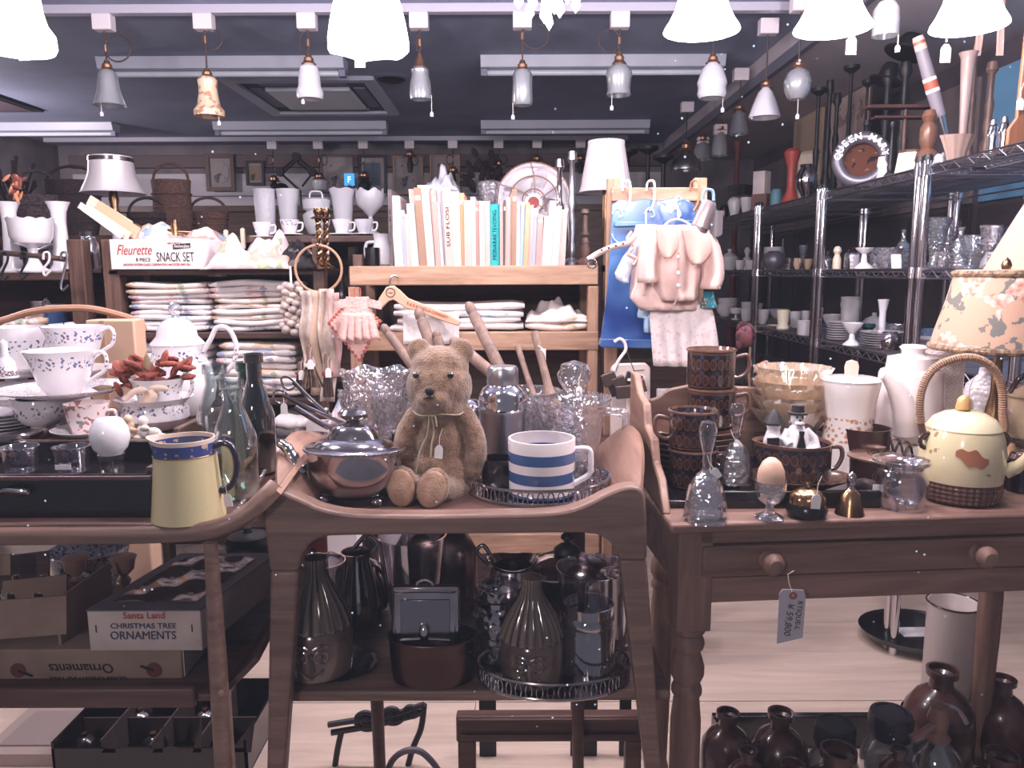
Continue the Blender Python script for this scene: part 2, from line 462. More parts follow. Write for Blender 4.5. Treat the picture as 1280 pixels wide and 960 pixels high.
for sy_ in(-1,1):
 O('louvre',MB().box(-hx*.7,hx*.7,sy_*hy*.84-.03,sy_*hy*.84+.03,-.014,-.006),M_fixd,ac,smooth=False,bev=.002)
c0=P(487,92,3.9)
make('ceiling_vent','round dark flush vent in the ceiling beside the air conditioning cassette','vent',(c0.x+.0,3.98,CEIL),[('flange',MB().lathe([(0,-.004),(.09,-.006),(.115,0),(0,0)],28),M_fixd),('core',MB().lathe([(0,-.016),(.05,-.016),(.07,-.006),(0,-.005)],24),M_dark)])
c0=P(0,124,4.6)
make('ceiling_hatch','dark square ceiling hatch at the far left edge','hatch',(c0.x,4.45,CEIL),[('frame',MB().box(-.24,.2,-.24,.24,-.012,0),M_dark,{'bev':.003}),('panel',MB().box(-.2,.16,-.2,.2,-.016,-.01),mat('hatch_panel',C(74,60,70),.6))])
# lighting track rails
def rail(y,x0,x1,label,z=CEIL):
 make('track_rail',label,'lighting rail',((x0+x1)/2,y,z),[('channel',MB().box(-(x1-x0)/2,(x1-x0)/2,-.018,.018,-.03,0),mat('rail_white',C(176,172,190),.4),{'bev':.002,'smooth':False}),('end_cap',MB().box((x1-x0)/2,(x1-x0)/2+.012,-.02,.02,-.032,0),M_fixd,{'smooth':False})])
RY=2.92
rail(RY,-2.4,1.1,'white lighting rail across the ceiling that carries the front row of pendants')
RY2=5.62
rail(RY2,-3.3,P(785,172,RY2).x,'white lighting rail near the back wall carrying small dark pendants')
# == pendants (unlit) on the rails
M_adapt=mat('adapter_white',C(214,204,214),.4)
M_frost=glassmat('frosted_glass',(.62,.62,.66,1),.08,.25,C(196,198,206),.42)
M_opal=mat('opal_glass',C(206,204,214),.3,coat=.3)
M_marble=NT('marbled_glass',.25,coat=.4)
M_marble=M_marble.color(M_marble.mix(M_marble.op('GREATER_THAN',M_marble.noise(26,detail=5),.54),C(226,196,170),C(186,140,110)))
def pendant(px,ytop,ybot,prof,material,label,Y=RY,rim=None,loop=None,pull=None,fit=18,rz=0,top=CEIL,group='unlit pendants on the front rail',fn=None,cordm=None):
 """prof: (half width px, px below shade top)."""
 s=mpp(px,ybot,Y);b=P(px,ytop,Y)
 if b.x<1.1:top=CEIL
 t=thing('pendant_lamp',label,'pendant lamp',b,rz,group)
 hz=top-b.z
 O('ceiling_adapter',MB().box(-.034,.034,-.022,.022,hz-.085,hz-.03),M_adapt,t,smooth=False,bev=.004)
 pts=[(0,0,hz-.085),(0.001,0,hz*.5),(0,0,fit*s)]
 O('cord',MB().tube(pts,.0032,6),cordm or M_cord,t)
 if loop:
  cx,cy,r,asp=loop
  k=[]
  for i in range(25):
   a=2*pi*i/24
   k.append(((cx-px)*s+r*s*asp*cos(a),.004*sin(a),(ytop-cy)*s+r*s*sin(a)))
  O('cord_loop',MB().tube(k,.003,6),cordm or M_cord,t)
  O('cord_tie',MB().tube([(0,0,(ytop-cy)*s+.012),(0,0,(ytop-cy)*s-.012)],.006,8),M_fitting,t)
 O('lamp_fitting',MB().lathe([(0,fit*s),(3*s,fit*s),(4*s,fit*.7*s),(6*s,fit*.55*s),(6*s,fit*.25*s),(9*s,0),(0,-.5*s)],16),M_fitting,t)
 pr=[(a*s,-b_*s)for a,b_ in prof]
 th=1.3*s
 inner=[(max(a-th,.001),z)for a,z in reversed(pr)]
 O('lamp_shade',MB().lathe(pr+inner,32,fn),material,t)
 if pull:
  dx,y0_,y1_=pull
  pm=MB().tube([(dx*s,-.012,(ytop-y0_)*s),(dx*s,-.012,(ytop-y1_)*s)],.0012,5)
  q=O('pull_cord',pm,M_string,t)
  O('pull_bob',MB().lathe([(0,0),(.006,.001),(.007,.012),(.004,.018),(0,.02)],10,c=(dx*s,-.012,(ytop-y1_-6)*s)),M_paper,q)
 return t
pendant(135,86,129,[(8,0),(11,4),(12,14),(14,26),(19,42)],M_frost,'clear frosted glass bell pendant with pull cord, leftmost of the front row',loop=(150,60,16,1.0),pull=(-9,124,136),fit=12)
pendant(260,95,142,[(9,0),(12,4),(11,12),(11.5,20),(14,34),(18.5,40),(18,47)],M_marble,'amber marbled glass bell pendant with pull cord in the front row',loop=(269,51,12,1.0),pull=(13,143,148),fit=10)
pendant(387,79,122,[(6,0),(11,4),(13,15),(14,27),(16.5,33),(16.5,38),(15,42)],M_opal,'pale opal glass pendant with stepped shade left of the big glowing shade',loop=(383,54,12,.55),pull=(-8,120,122),fit=12)
pendant(526,84,122,[(8,0),(11,3),(10,8),(12.5,18),(14,33),(13,38)],M_frost,'smoky glass pendant with brass cap right of the big glowing shade',loop=(525,55,10,.3),pull=(14,118,138),fit=16)
pendant(654,88,130,[(9,0),(12,5),(12,18),(13,38),(11,42)],M_frost,'straight ribbed clear glass pendant under the crystal lamp',loop=(670,48,15,1.1),pull=(-12,128,142),fit=12,fn=lambda r,z,th:(r*(1+.02*cos(24*th)),z))
pendant(775,80,118,[(6,0),(14,5),(16.5,12),(15,20),(14,32),(15.5,38)],M_frost,'clear tulip shaped glass pendant with wide shoulder on the front rail',loop=(762,53,14,.9),pull=(-9,112,131),fit=14)
pendant(892,80,122,[(6,0),(13,7),(17,19),(18.5,24),(17,29),(17.5,34),(18,37),(15.5,42)],M_opal,'white opal glass acorn shaped pendant with ringed waist',pull=(13,122,134),fit=12)
pendant(958,111,147,[(4,0),(9,6),(14,18),(19,33),(19.5,36)],M_opal,'white conical opal glass pendant beside the globe pendant',Y=3.0,fit=10,top=1.95,group='unlit pendants near the right wall')
pendant(999,86,124,[(4,0),(13,6),(17,17),(15,28),(12,35),(9,38)],M_frost,'frosted glass globe pendant above the wire rack',Y=2.75,pull=(0,125,143),fit=9,top=1.95,group='unlit pendants near the right wall')
pendant(925,140,168,[(4,0),(8,4),(10,16),(12,28)],M_frost,'dim clear glass pendant hanging behind the conical one',Y=3.7,fit=9,top=1.95,group='unlit pendants near the right wall')
pendant(901,165,196,[(4,0),(7,4),(9,16),(10,30)],M_frost,'small dim glass pendant farthest back along the right wall',Y=4.4,fit=9,top=1.95,group='unlit pendants near the right wall')
pendant(879,178,200,[(4,0),(9,4),(11,12),(12,22)],M_frost,'small frosted pendant next to the dark metal pendant',Y=4.8,fit=9,top=1.95,group='unlit pendants near the right wall')
pendant(858,190,213,[(4,0),(12,6),(17,14),(19,20),(19,23)],M_steel,'domed dark metal factory pendant near the back right',Y=4.4,fit=14,group='back pendants',cordm=M_dark)
pendant(1110,5,44,[(10,0),(15,8),(16,22),(15.5,40)],M_frost,'straight frosted glass pendant with amber rim behind the glowing shades',Y=2.1,pull=(14,38,60),fit=9,top=1.95,group='unlit pendants near the right wall')
# little pendants on the rail by the back wall
for i,(px,yt,yb,wd,lb)in enumerate([(343,226,236,5,'tiny dark pendant above the scissor lamp'),(400,223,236,9,'small grey cup-shaped pendant on the back rail'),(456,222,237,8,'small dark bulb pendant in front of the blue framed picture'),(513,196,214,4,'slim black pendant over the left gilt frame'),(567,216,232,4,'slim black pendant over the right gilt frame'),(624,208,226,5,'tiny black pendant above the dried foliage'),(672,202,214,4,'tiny black pendant above the white fan'),(726,202,216,4,'tiny black pendant left of the white pleated lampshade')]):
 if i==1:
  pf=[(5,0),(wd,2),(wd,8),(wd-2,yb-yt)];mm_=M_opal
 else:
  pf=[(wd*.5,0),(wd,(yb-yt)*.5),(wd*.7,yb-yt),(0.5,yb-yt+1)];mm_=M_dark
 pendant(px,yt,yb,pf,mm_,lb,Y=RY2,loop=(px+(6 if i%2 else-4),200,6,.7),fit=8,group='pendants on the back rail',cordm=M_dark)
 # == lit lamps over the display: these light the place
def glow_mat(name,strength):
 return mat(name,C(255,246,250),.4,emit=(1,.94,.95,1),es=strength)
M_glow=glow_mat('lit_opal_glass',5.0)
M_rim=mat('lit_rim',C(255,245,250),.3,emit=(1,.9,.95,1),es=2.5)
LAMP_E=7.0
M_lining=mat('lit_lining',C(250,236,250),.4,emit=(.95,.93,1,1),es=.5)
def lit(px,ybot,prof,label,Y,fn=None,pull=None,energy=LAMP_E,name='glass_pendant_lamp'):
 s=mpp(px,ybot,Y);b=P(px,ybot,Y)
 t=thing(name,label,'lit lamp',b,0,'lit glass pendants above the display')
 hz=CEIL-b.z
 pr=[(a*s,z*s)for a,z in prof]
 inner=[(max(a-1.5*s,.001),z)for a,z in reversed(pr)]
 O('lamp_shade',MB().lathe(pr,40,fn),M_glow,t)
 O('shade_lining',MB().lathe(inner,40,fn),M_lining,t)
 top=pr[-1][1]
 O('lamp_fitting',MB().lathe([(0,top+.05),(.012,top+.05),(.022,top+.02),(.03,top),(0,top-.004)],16),M_brass,t)
 O('cord',MB().tube([(0,0,top+.05),(0,0,hz-.03)],.0035,6),M_cord,t)
 O('ceiling_rose',MB().lathe([(0,hz-.035),(.03,hz-.03),(.045,hz),(0,hz)],18),M_adapt,t)
 O('bulb',MB().ell((0,0,top*.5),(.022,.022,.03),14,10),M_glow,t)
 if pull:
  dx,y1_=pull
  q=O('pull_cord',MB().tube([(dx*s,-.02,.03),(dx*s,-.02,(ybot-y1_)*s+.015)],.0012,5),M_string,t)
  tg=MB().prism([(-.007,-.012),(.007,-.012),(.007,.006),(.003,.012),(-.003,.012),(-.007,.006)],-.0006,.0006)
  tg.v=[v+Vector((dx*s,-.02,(ybot-y1_)*s))for v in tg.v]
  O('price_tag',tg,M_paper,q,smooth=False)
 ld=bpy.data.lights.new('bulb_light','POINT');ld.energy=energy;ld.color=(1,.9,.9);ld.shadow_soft_size=.045
 lo=bpy.data.objects.new('bulb_light',ld);COL.objects.link(lo);lo.parent=t;lo.location=(0,0,-.05)
 return t
bell=[(47,0),(46,3),(40,12),(33,26),(29,42),(28,62),(24,82),(12,92)]
lit(20,60,[(44,0),(47,6),(46,20),(38,32),(34,48),(32,70),(14,88)],'glowing shouldered glass shade cut off by the top left corner',1.12,pull=(21,66))
lit(462,64,[(50,0),(50,14),(47,32),(42,54),(34,78),(14,96)],'largest glowing glass shade with scalloped rim and a hanging tag',1.12,fn=lambda r,z,th:(r,z+(.004*abs(sin(3*th+.5))if z<.003 else 0)),pull=(-8,76))
lit(878,40,bell,'glowing flared bell shade without a paper tag, left of two similar ones',1.13)
lit(1042,38,bell,'glowing flared bell shade with a white tag, middle of the right-hand three',1.13,pull=(17,62))
lit(1212,36,[(45,0),(44,4),(38,14),(31,30),(27,50),(24,75),(12,90)],'glowing flared bell shade at the top right with warm edge and tag',1.13,pull=(-36,72))
# crystal chandelier fragment at top centre
b=P(688,-22,1.15);s=mpp(688,0,1.15)
ch=thing('crystal_lamp','small glowing crystal drop lamp at the top centre','lit lamp',b)
O('crown',MB().lathe([(0,.02),(.02,.022),(.045,.012),(.05,0),(.03,-.006),(0,-.008)],20),M_brass,ch)
O('stem',MB().tube([(0,0,.02),(0,0,CEIL-b.z)],.004,8),M_brass,ch)
O('bulb',MB().ell((0,0,.0),(.03,.03,.02),14,8),M_glow,ch)
for i in range(14):
 a=i*2*pi/14;r=.043 if i%2 else .026
 zz=-.008-(.018 if i in(10,11,4)else(i%3)*.006)
 O('crystal_drop',MB().lathe([(0,-.022),(.007,-.012),(.005,0),(0,.004)],6,c=(r*cos(a),r*sin(a),zz)),M_rim,ch,smooth=False)
O('long_drop',MB().lathe([(0,-.02),(.006,-.01),(.003,.004),(0,.03)],6,c=(0,-.0,-.045)),M_rim,ch,smooth=False)
# unseen pendants added out of view to brighten linen, floor and back wall
for i,(x,y)in enumerate([(-1.25,1.85),(-.45,1.85),(.25,1.85),(.85,1.75),(-3.15,4.2)]):
 t=thing('glass_pendant_lamp','added unseen white glass pendant on the ceiling over the '+['left trolley','linen shelves','bookshelf','pine desk','far left corner'][i],'lit lamp',(x,y,1.86),0,'added unseen pendants behind the display')
 O('lamp_shade',MB().lathe([(.06,0),(.055,.02),(.04,.06),(.035,.1),(.012,.12)],28),M_glow,t)
 O('cord',MB().tube([(0,0,.12),(0,0,CEIL-1.86)],.0035,6),M_cord,t)
 ld=bpy.data.lights.new('bulb_light','POINT');ld.energy=28.0 if i<4 else 45.0;ld.color=(1,.9,.91);ld.shadow_soft_size=.05
 lo=bpy.data.objects.new('bulb_light',ld);COL.objects.link(lo);lo.parent=t;lo.location=(0,0,-.05)
 # == furniture
def polyP(pts,Y,base):
 return[((P(a,b,Y)-base).x,(P(a,b,Y)-base).z)for a,b in pts]
 # ---- centre tea trolley
YT=1.10
Z1=zat(641,YT)-.012
tb=Vector((P(567,650,YT).x,YT,0))
tr_=thing('tea_trolley','walnut tea trolley with curled tray ends carrying the teddy bear','trolley',tb)
top_o=[(329,645),(329,630),(333,619),(343,613),(356,614),(378,624),(402,634),(440,641),(520,643),(620,642),(692,640),(728,631),(756,617),(778,609),(795,609),(804,617),(806,632),(807,660)]
top_i=[(773,700),(768,686),(756,674),(738,667),(690,666),(440,668),(402,671),(386,679),(376,694),(372,712)]
poly=polyP(sp2(top_o,3)+[(807,700)]+sp2(top_i,3)+[(336,712)],YT,tb)
O('front_rail',MB().prism(poly,-.004,.03),M_walnut,tr_,bev=.008)
def leg_to_floor(a0,a1,b0,b1,y0,y1):
# edges given in px at y0 and y1; continues straight to the floor
 A0,A1,B0,B1=[P(x,y,YT)-tb for x,y in((a0,y0),(a1,y0),(b0,y1),(b1,y1))]
 k=(A0.z)/(A0.z-B0.z)
 C0=A0+(B0-A0)*k;C1=A1+(B1-A1)*k
 return[(A0.x,A0.z),(A1.x,A1.z),(C1.x*1.0,0),(C0.x,0)]
lg=MB().prism(leg_to_floor(336,372,331,355,712,940),-.002,.028)
O('leg',lg,M_walnut,tr_,bev=.008)
lg=MB().prism(leg_to_floor(773,807,802,823,700,940),-.002,.028)
O('leg',lg,M_walnut,tr_,bev=.008)
YB=YT+.40
for pxa,pxb in((-.205,-.20),(.215,.225)):
 O('leg',MB().tube([(pxa,.40,.74),(pxb,.41,0)],[.018,.012],10),M_walnut_d,tr_)
O('back_rail',MB().box(-.24,.26,.39,.415,Z1-.03,Z1+.004),M_walnut,tr_,bev=.006)
O('tray_base',MB().box(-.24,.252,.03,.39,Z1-.012,Z1),M_walnut_d,tr_,bev=.003)
# curled tray ends
def tray_end(sgn,x_in,x_out,hgt,label=None):
 def f(u,v):
  env=(sin(pi*(.08+.84*v)))**.7
  h=.012+hgt*env
  x=x_in+(x_out-x_in)*(u**1.6)*(.35+.65*env)
  z=Z1-.004+h*(u**.85)
  return(x,.02+.37*v,z)
 if sgn<0:g=lambda u,v:f(u,1-v)
 else:g=f
 return O('tray_end',MB().sheet(g,12,20,.007),M_teak_y,tr_,ang=60)
tray_end(1,.245,.30,.088)
tray_end(-1,-.215,-.30,.08)
ZL1=zat(868,YT+.02)
O('lower_shelf',MB().box(-.3,.335,.03,.40,ZL1-.018,ZL1),M_walnut,tr_,bev=.004)
# ---- left tea trolley
YL=1.06
lb=Vector((P(60,660,YL).x,YL,0))
Z0=zat(652,YL)-.004
lt=thing('tea_trolley','teak tea trolley at the left with round dowel legs and china on it','trolley',lb)
a=P(-160,665,YL)-lb
pts=[(-160,668),(0,668),(150,667),(235,664),(275,657),(305,643),(326,624),(334,615)]
pp=[P(x,y,YL)-lb for x,y in pts]
O('front_rail',MB().tube(spline([(q.x,0 if i<5 else .0+.012*(i-4),q.z)for i,q in enumerate(pp)],5),.0135,12,flat=.8),M_walnut,lt)
pts=[(-160,651),(0,651),(120,650),(190,651),(215,656),(240,660)]
lipu=[P(x,y,YL+.015)-lb for x,y in pts]
pl=[((q.x),q.z)for q in lipu]+[(P(x,676,YL)-lb).to_2d().to_tuple()[:1]+((P(x,676,YL)-lb).z,)for x in(240,-160)]
O('front_lip',MB().prism(pl,.008,.018),M_walnut,lt,bev=.002)
O('tray_base',MB().box((P(-160,660,YL)-lb).x,(P(270,660,YL)-lb).x,.015,.46,Z0-.014,Z0),M_walnut_d,lt,bev=.002)
xr=(P(268,660,YL)-lb).x
def lend(u,v):return(xr+.085*u**.9,.46*v+.005+.01*u,Z0-.008+(.055+.02*sin(pi*v))*u**1.5)
O('tray_end',MB().sheet(lend,10,14,.009),M_teak_y,lt)
def dowel(px0,y0,px1,y1,Y,nm='leg'):
 A=P(px0,y0,Y)-lb;B=P(px1,y1,Y)-lb;k=A.z/(A.z-B.z);E=A+(B-A)*k
 pts_=[A,A+(E-A)*.25,A+(E-A)*.55,E]
 return O(nm,MB().tube(pts_,[.0095,.0135,.0135,.008],14),M_walnut,lt)
dowel(262,676,277,950,YL+.01)
dowel(-120,676,-135,950,YL+.01)
dowel(262,670,285,950,YL+.42);dowel(-100,670,-110,950,YL+.42)
ZL0=zat(862,YL+.03)
x0=(P(-160,860,YL)-lb).x;x1=(P(262,860,YL)-lb).x
O('lower_shelf',MB().box(x0,x1,.02,.44,ZL0-.012,ZL0),M_walnut_d,lt,bev=.003)
O('lower_front_lip',MB().box(x0,x1-.03,.008,.02,ZL0-.016,ZL0+.016),M_walnut_d,lt,bev=.004)
def lend2(u,v):return(x1-.01+.066*u,.03+.42*v,ZL0-.006+(.06+.055*v)*u**1.2)
O('lower_tray_end',MB().sheet(lend2,8,10,.009),M_walnut_d,lt)
bq=P(275,864,YL)-lb
O('bolt',MB().ell((bq.x,-.004,bq.z),(.007,.006,.007),12,8),M_walnut,lt)
# ---- pine desk at the right
YD=1.09
Z2=zat(657,YD)
db=Vector((P(838,657,YD).x,YD,0))
dk=thing('pine_desk','old pine writing desk with a wide drawer and turned legs','desk',db,radians(4.5))
O('desk_top',MB().box(0,1.06,0,.5,Z2-.014,Z2),M_pine,dk,bev=.004)
za,zb_=Z2-.014,Z2-.135
O('upper_rail',MB().box(.05,1.0,.018,.04,za-.024,za),M_pine,dk,bev=.002)
dr=O('drawer_front',MB().box(.054,1.0,.014,.036,za-.076,za-.027),M_pine,dk,bev=.003)
O('lower_rail',MB().box(.05,1.0,.02,.042,zb_+.002,za-.079),M_pine,dk,bev=.002)
O('side_apron',MB().box(.03,.052,.04,.46,zb_+.01,za),M_pine,dk,bev=.002)
O('back_apron',MB().box(.05,1.0,.45,.47,zb_+.02,za),M_pine,dk,bev=.002)
def knob(x):
 q=MB().lathe([(0,-.034),(.010,-.033),(.0165,-.026),(.0175,-.02),(.014,-.013),(.009,-.008),(.010,-.004),(.014,0),(0,0)],20,M=Matrix.Translation((x,.014,za-.05))@Matrix.Rotation(-pi/2,4,'X')@Matrix.Scale(-1,4,(0,0,1)))
 q.v=[Vector((v.x,.014-abs(v.y-.014),v.z))for v in q.v]
 return O('drawer_knob',q,M_pine_z,dr)
knob(.155);knob(.49)
ft=Z2-.014
def turned(x,y,m_):
 q=MB().box(x-.027,x+.027,y-.027,y+.027,ft-.165,ft,None)
 O('leg',q,m_,dk,bev=.003)
 base=ft-.165
 prof=[(0,base),(.024,base),(.026,base-.008),(.02,base-.014),(.024,base-.02),(.026,base-.028),(.024,base-.036),(.019,base-.042),(.022,base-.05),(.0265,base-.066),(.0265,base-.08),(.02,base-.095),(.024,base-.104),(.024,base-.112),(.02,base-.118),(.024,base-.16),(.024,base-.26),(.018,.06),(.022,.045),(.022,.02),(.014,.0),(0,0)]
 O('turned_leg',MB().lathe(prof,20),m_,dk,loc=(x,y,0))
turned(.045,.045,M_pine_z);turned(1.0,.045,M_pine_z)
bl=P(828,800,YD+.46)-db;turned(.12,.455,M_pine_z);turned(.86,.455,M_pine_z)
# paper price tag on the drawer
tgx=P(988,738,YD+.0)
tg=thing('luggage_tag','large grey luggage tag with handwritten price tied to the drawer knob','tag',P(988,770,YD-.03))
s=mpp(988,770,YD-.03)
O('card',MB(s).prism([(-17,-38),(15,-30),(16,24),(13,33),(-13,34),(-17,28)][::-1],-.6,.6),mat('tag_card',C(172,166,176),.8),tg,smooth=False)
O('eyelet',MB(s).lathe([(2,0),(5,0),(5,1),(2,1)],16,M=Matrix.Translation((0,-.8*s,26*s))@Matrix.Rotation(pi/2,4,'X')),mat('eyelet_red',C(150,84,74),.5),tg)
O('string',MB(s).tube([(0,-1,27),(-6,-2,42),(-9,-4,55),(-4,-10,62)],.6,5),M_string,tg)
for tx,x_,z_,sz in(('¥ 59,800',-4,-6,12),('RTIQUE-L',8,0,9)):
 q=text_mb(tx,sz*s,shear=.1)
 Mx=Matrix.Translation((x_*s,-.9*s,z_*s))@Matrix.Rotation(radians(94),4,'Y')
 q.v=[Mx@v for v in q.v]
 O('lettering',q,mat('pencil',C(84,78,88),.8),tg,smooth=False)
 # ---- pine bookshelf behind
YS=2.36
sb=Vector((P(592,340,YS).x,YS,0))
bs_=thing('bookshelf','raw pine shelf unit holding the row of books and folded linen','shelf',sb)
def bx_px(nm,x0,x1,y0,y1,Y,d,m_,parent,base,bev=.003):
 A=P(x0,y1,Y)-base;B=P(x1,y0,Y)-base
 return O(nm,MB().box(A.x,B.x,A.y,A.y+d,A.z,B.z),m_,parent,bev=bev,smooth=False)
ZS=zat(332,YS)
bx_px('top_board',437,748,332,356,YS,.34,M_shelfpine,bs_,sb)
bx_px('middle_board',437,748,415,438,YS,.34,M_shelfpine,bs_,sb)
bx_px('lower_board',437,748,668,692,YS,.34,M_shelfpine,bs_,sb)
zt=zat(333,YS)
for px_ in(443,741):
 for yo in(.003,.29):
  x_=(P(px_,420,YS)-sb).x
  O('post',MB().box(x_-.016,x_+.016,yo,yo+.045,0,zt-.06),M_shelfpine_z,bs_,bev=.003,smooth=False)
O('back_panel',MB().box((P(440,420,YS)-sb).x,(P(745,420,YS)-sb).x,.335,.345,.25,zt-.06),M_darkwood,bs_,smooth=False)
O('post_stub',MB().box((P(437,340,YS)-sb).x,(P(449,340,YS)-sb).x,.05,.09,zt-.02,zat(317,YS)),M_darkwood_z,bs_,bev=.002,smooth=False)
# ---- dark linen shelf at the left
YN=2.42
nb=Vector((P(250,340,YN).x,YN,0))
ns2=thing('linen_shelf','dark stained ladder-sided shelf stacked with folded linen','shelf',nb)
def post_px(x0,x1,ytop,Y=YN,yo=0,d=.05):
 A=P(x0,ytop,Y)-nb;B=P(x1,ytop,Y)-nb
 O('post',MB().box(A.x,B.x,yo,yo+d,0,A.z),M_darkwood_z,ns2,bev=.004,smooth=False)
post_px(82,102,297);post_px(125,145,297);post_px(391,405,298,yo=-.02)
post_px(110,122,305,yo=.34);post_px(405,417,302,yo=.34)
for y_,th in((335,7),(414,8),(497,8),(575,8),(650,8)):
 A=P(135,y_+th,YN)-nb;B=P(396,y_,YN)-nb
 O('shelf_board',MB().box(A.x,B.x,.0,.38,A.z,B.z),M_darkwood,ns2,bev=.003,smooth=False)
for y_,th in((338,10),(430,9),(520,9),(640,9)):
 A=P(-120,y_+th,YN)-nb;B=P(84,y_,YN)-nb
 O('shelf_board',MB().box(A.x,B.x,.0,.38,A.z,B.z),M_darkwood,ns2,bev=.003,smooth=False)
O('back_panel',MB().box((P(-120,400,YN)-nb).x,(P(405,400,YN)-nb).x,.385,.395,.1,zat(345,YN)),M_darkwood,ns2,smooth=False)
ZN=zat(335,YN)
# ---- long back shelf carrying baskets and milk glass
YK=3.3
ZK=zat(292,YK)
kb=Vector((P(260,300,YK).x,YK,0))
kt=thing('back_counter','dark wooden back shelf carrying baskets and white glass','shelf',kb)
xk0=P(-100,300,YK).x-kb.x;xk1=P(488,300,YK).x-kb.x
O('counter_top',MB().box(xk0,xk1,0,.5,ZK-.035,ZK),M_darkwood,kt,bev=.004,smooth=False)
for x_ in(xk0+.05,0,xk1-.05):
 O('post',MB().box(x_-.03,x_+.03,.05,.11,-.0,ZK-.035),M_darkwood_z,kt,bev=.003,smooth=False)
O('back_panel',MB().box(xk0,xk1,.48,.5,0,ZK-.035),M_darkwood,kt,smooth=False)
YK2=5.3;ZK2=zat(258,YK2)
O('counter_top',MB().box(-2.9,.98,-.15,.5,ZK2-.04,ZK2),M_darkwood,None,bev=.004,smooth=False)
k2=bpy.data.objects['counter_top.001']if 'counter_top.001' in bpy.data.objects else None
k2.name='wall_counter';k2.location=(0,YK2,0);tag(k2,'long dark ledge running along the back wall below the pictures','shelf')
O('counter_front',MB().box(-2.9,.75,-.13,-.1,0,ZK2-.04),M_darkwood,k2,smooth=False)
# == quick builders for turned and thrown things
def place(px,py,Y=None,z=None):
 if Y is None:p=on(px,py,z);Y=p.y
 else:
  p=P(px,py,Y)
  if z is not None:p.z=z
 return p,mpp(px,py,Y)
def pot(name,label,cat,px,py,prof,m_,Y=None,z=None,th=2.0,handle=None,hr=2.2,hm=None,extra=(),group=None,n=28,fn=None,rz=0,sy=1.0,hname='handle',body='body',tags=None,tilt=None):
 p,s=place(px,py,Y,z)
 fs=None if fn is None else(lambda r,z_,t_:tuple(q*s for q in fn(r/s,z_/s,t_)))
 mb=MB()
 pr=[(a*s,b*s)for a,b in prof]
 if th:mb.vessel(pr,th*s,n,fs,None,sy)
 else:mb.lathe([(0,pr[0][1])]+pr+[(0,pr[-1][1])],n,fs,None,sy)
 parts=[(body,mb,m_)]
 if handle:
  hs=handle if isinstance(handle[0],list)else[handle]
  for h_ in hs:
   parts.append((hname,MB().tube(spline([(a*s,0,b*s)for a,b in h_],5),hr*s,10),hm or m_))
 for e in extra:
  nm,ep,em=e[:3];kw=dict(e[3])if len(e)>3 else{}
  if isinstance(ep,MB):parts.append((nm,ep,em,kw))
  else:parts.append((nm,MB().lathe([(a*s,b*s)for a,b in ep],n,None,None,sy),em,kw))
 t=make(name,label,cat,p,parts,rz,group,rot=tilt)
 if tags:
  price_tag(t,(tags[0]*s,-tags[2]*s if len(tags)>2 else-8*s,tags[1]*s),12*s if len(tags)<4 else tags[3]*s)
 return t
def stick(name,label,cat,a,b,Ya,Yb,r,m_,group=None,prof=None):
 A=P(a[0],a[1],Ya);B=P(b[0],b[1],Yb);s=mpp(a[0],a[1],Ya)
 d=B-A
 pr=prof or[(0,.55),(.03,.9),(.10,1.0),(.14,.75),(.17,1.05),(.9,1.05),(1,.95)]
 pts=[d*t_ for t_,_ in pr];rs=[q*r*s for _,q in pr]
 return make(name,label,cat,A,[('shaft',MB().tube(pts,rs,12),m_)],group=group)
def flat(nm,pts,Y,m_,parent,base,d=.004,bev=0,**kw):
 return O(nm,MB().prism(polyP(pts,Y,base),-d/2+(Y-base.y),d/2+(Y-base.y)),m_,parent,bev=bev,**kw)
def tubepx(nm,pts,Y,r,m_,parent,base,n=8,closed=False,smooth_n=4):
 q=[P(a[0],a[1],Y if len(a)<3 else a[2])-base for a in pts]
 if smooth_n>1:q=spline(q+([q[0]]if closed else[]),smooth_n)
 if closed and smooth_n>1:q=q[:-1]
 return O(nm,MB().tube(q,r,n,closed),m_,parent)
 # == on the centre trolley
 # ---- teddy bear
M_fur=NT('bear_fur',.95)
_n=M_fur.noise(60,detail=6);_n2=M_fur.noise(420,detail=3)
M_fur.bump(M_fur.op('ADD',M_fur.op('MULTIPLY',_n,.5),_n2),1.0,.004)
M_fur.b.inputs['Sheen Weight'].default_value=.5
M_fur.b.inputs['Specular IOR Level'].default_value=.1
M_fur=M_fur.color(M_fur.mix(M_fur.op('MULTIPLY_ADD',_n,2.2,-.6),C(102,76,62),C(160,128,106)))
M_felt=mat('paw_felt',C(186,152,130),.95,col2=C(160,124,104),ns=40,bump=.3,bs=300)
YB_=1.27
bp_,s=P(549,636,1.24),mpp(549,560,YB_)
bp_.z=Z1;bp_.y=YB_
bear=thing('teddy_bear','old golden mohair teddy bear seated on the centre trolley with a string round its neck','teddy bear',bp_,radians(-4))
def B(px,py,dy=0):
 q=P(px,py,YB_);return Vector((q.x-bp_.x,dy,q.z-bp_.z))
mb=MB()
def bell_(px,py,dy,rx,ry,rz_,M=None):
 c=B(px,py,dy*s);mb.ell((0,0,0),(rx*s,ry*s,rz_*s),18,12,Matrix.Translation(c)@(M or Matrix.Identity(4)))
bell_(550,588,0,40,34,40);bell_(550,556,2,36,30,40);bell_(551,530,4,30,25,26);bell_(550,612,-4,40,34,26)
bell_(549,482,-2,41,37,39);bell_(549,502,-8,33,32,25);bell_(547,494,-30,21,17,17);bell_(547,488,-22,20,20,19)
bell_(549,458,2,36,30,26)
for ex,sg in((523,-1),(576,1)):
 bell_(ex,439,4,15.5,8,16.5);bell_(ex-sg*3,446,4,11,8,10)
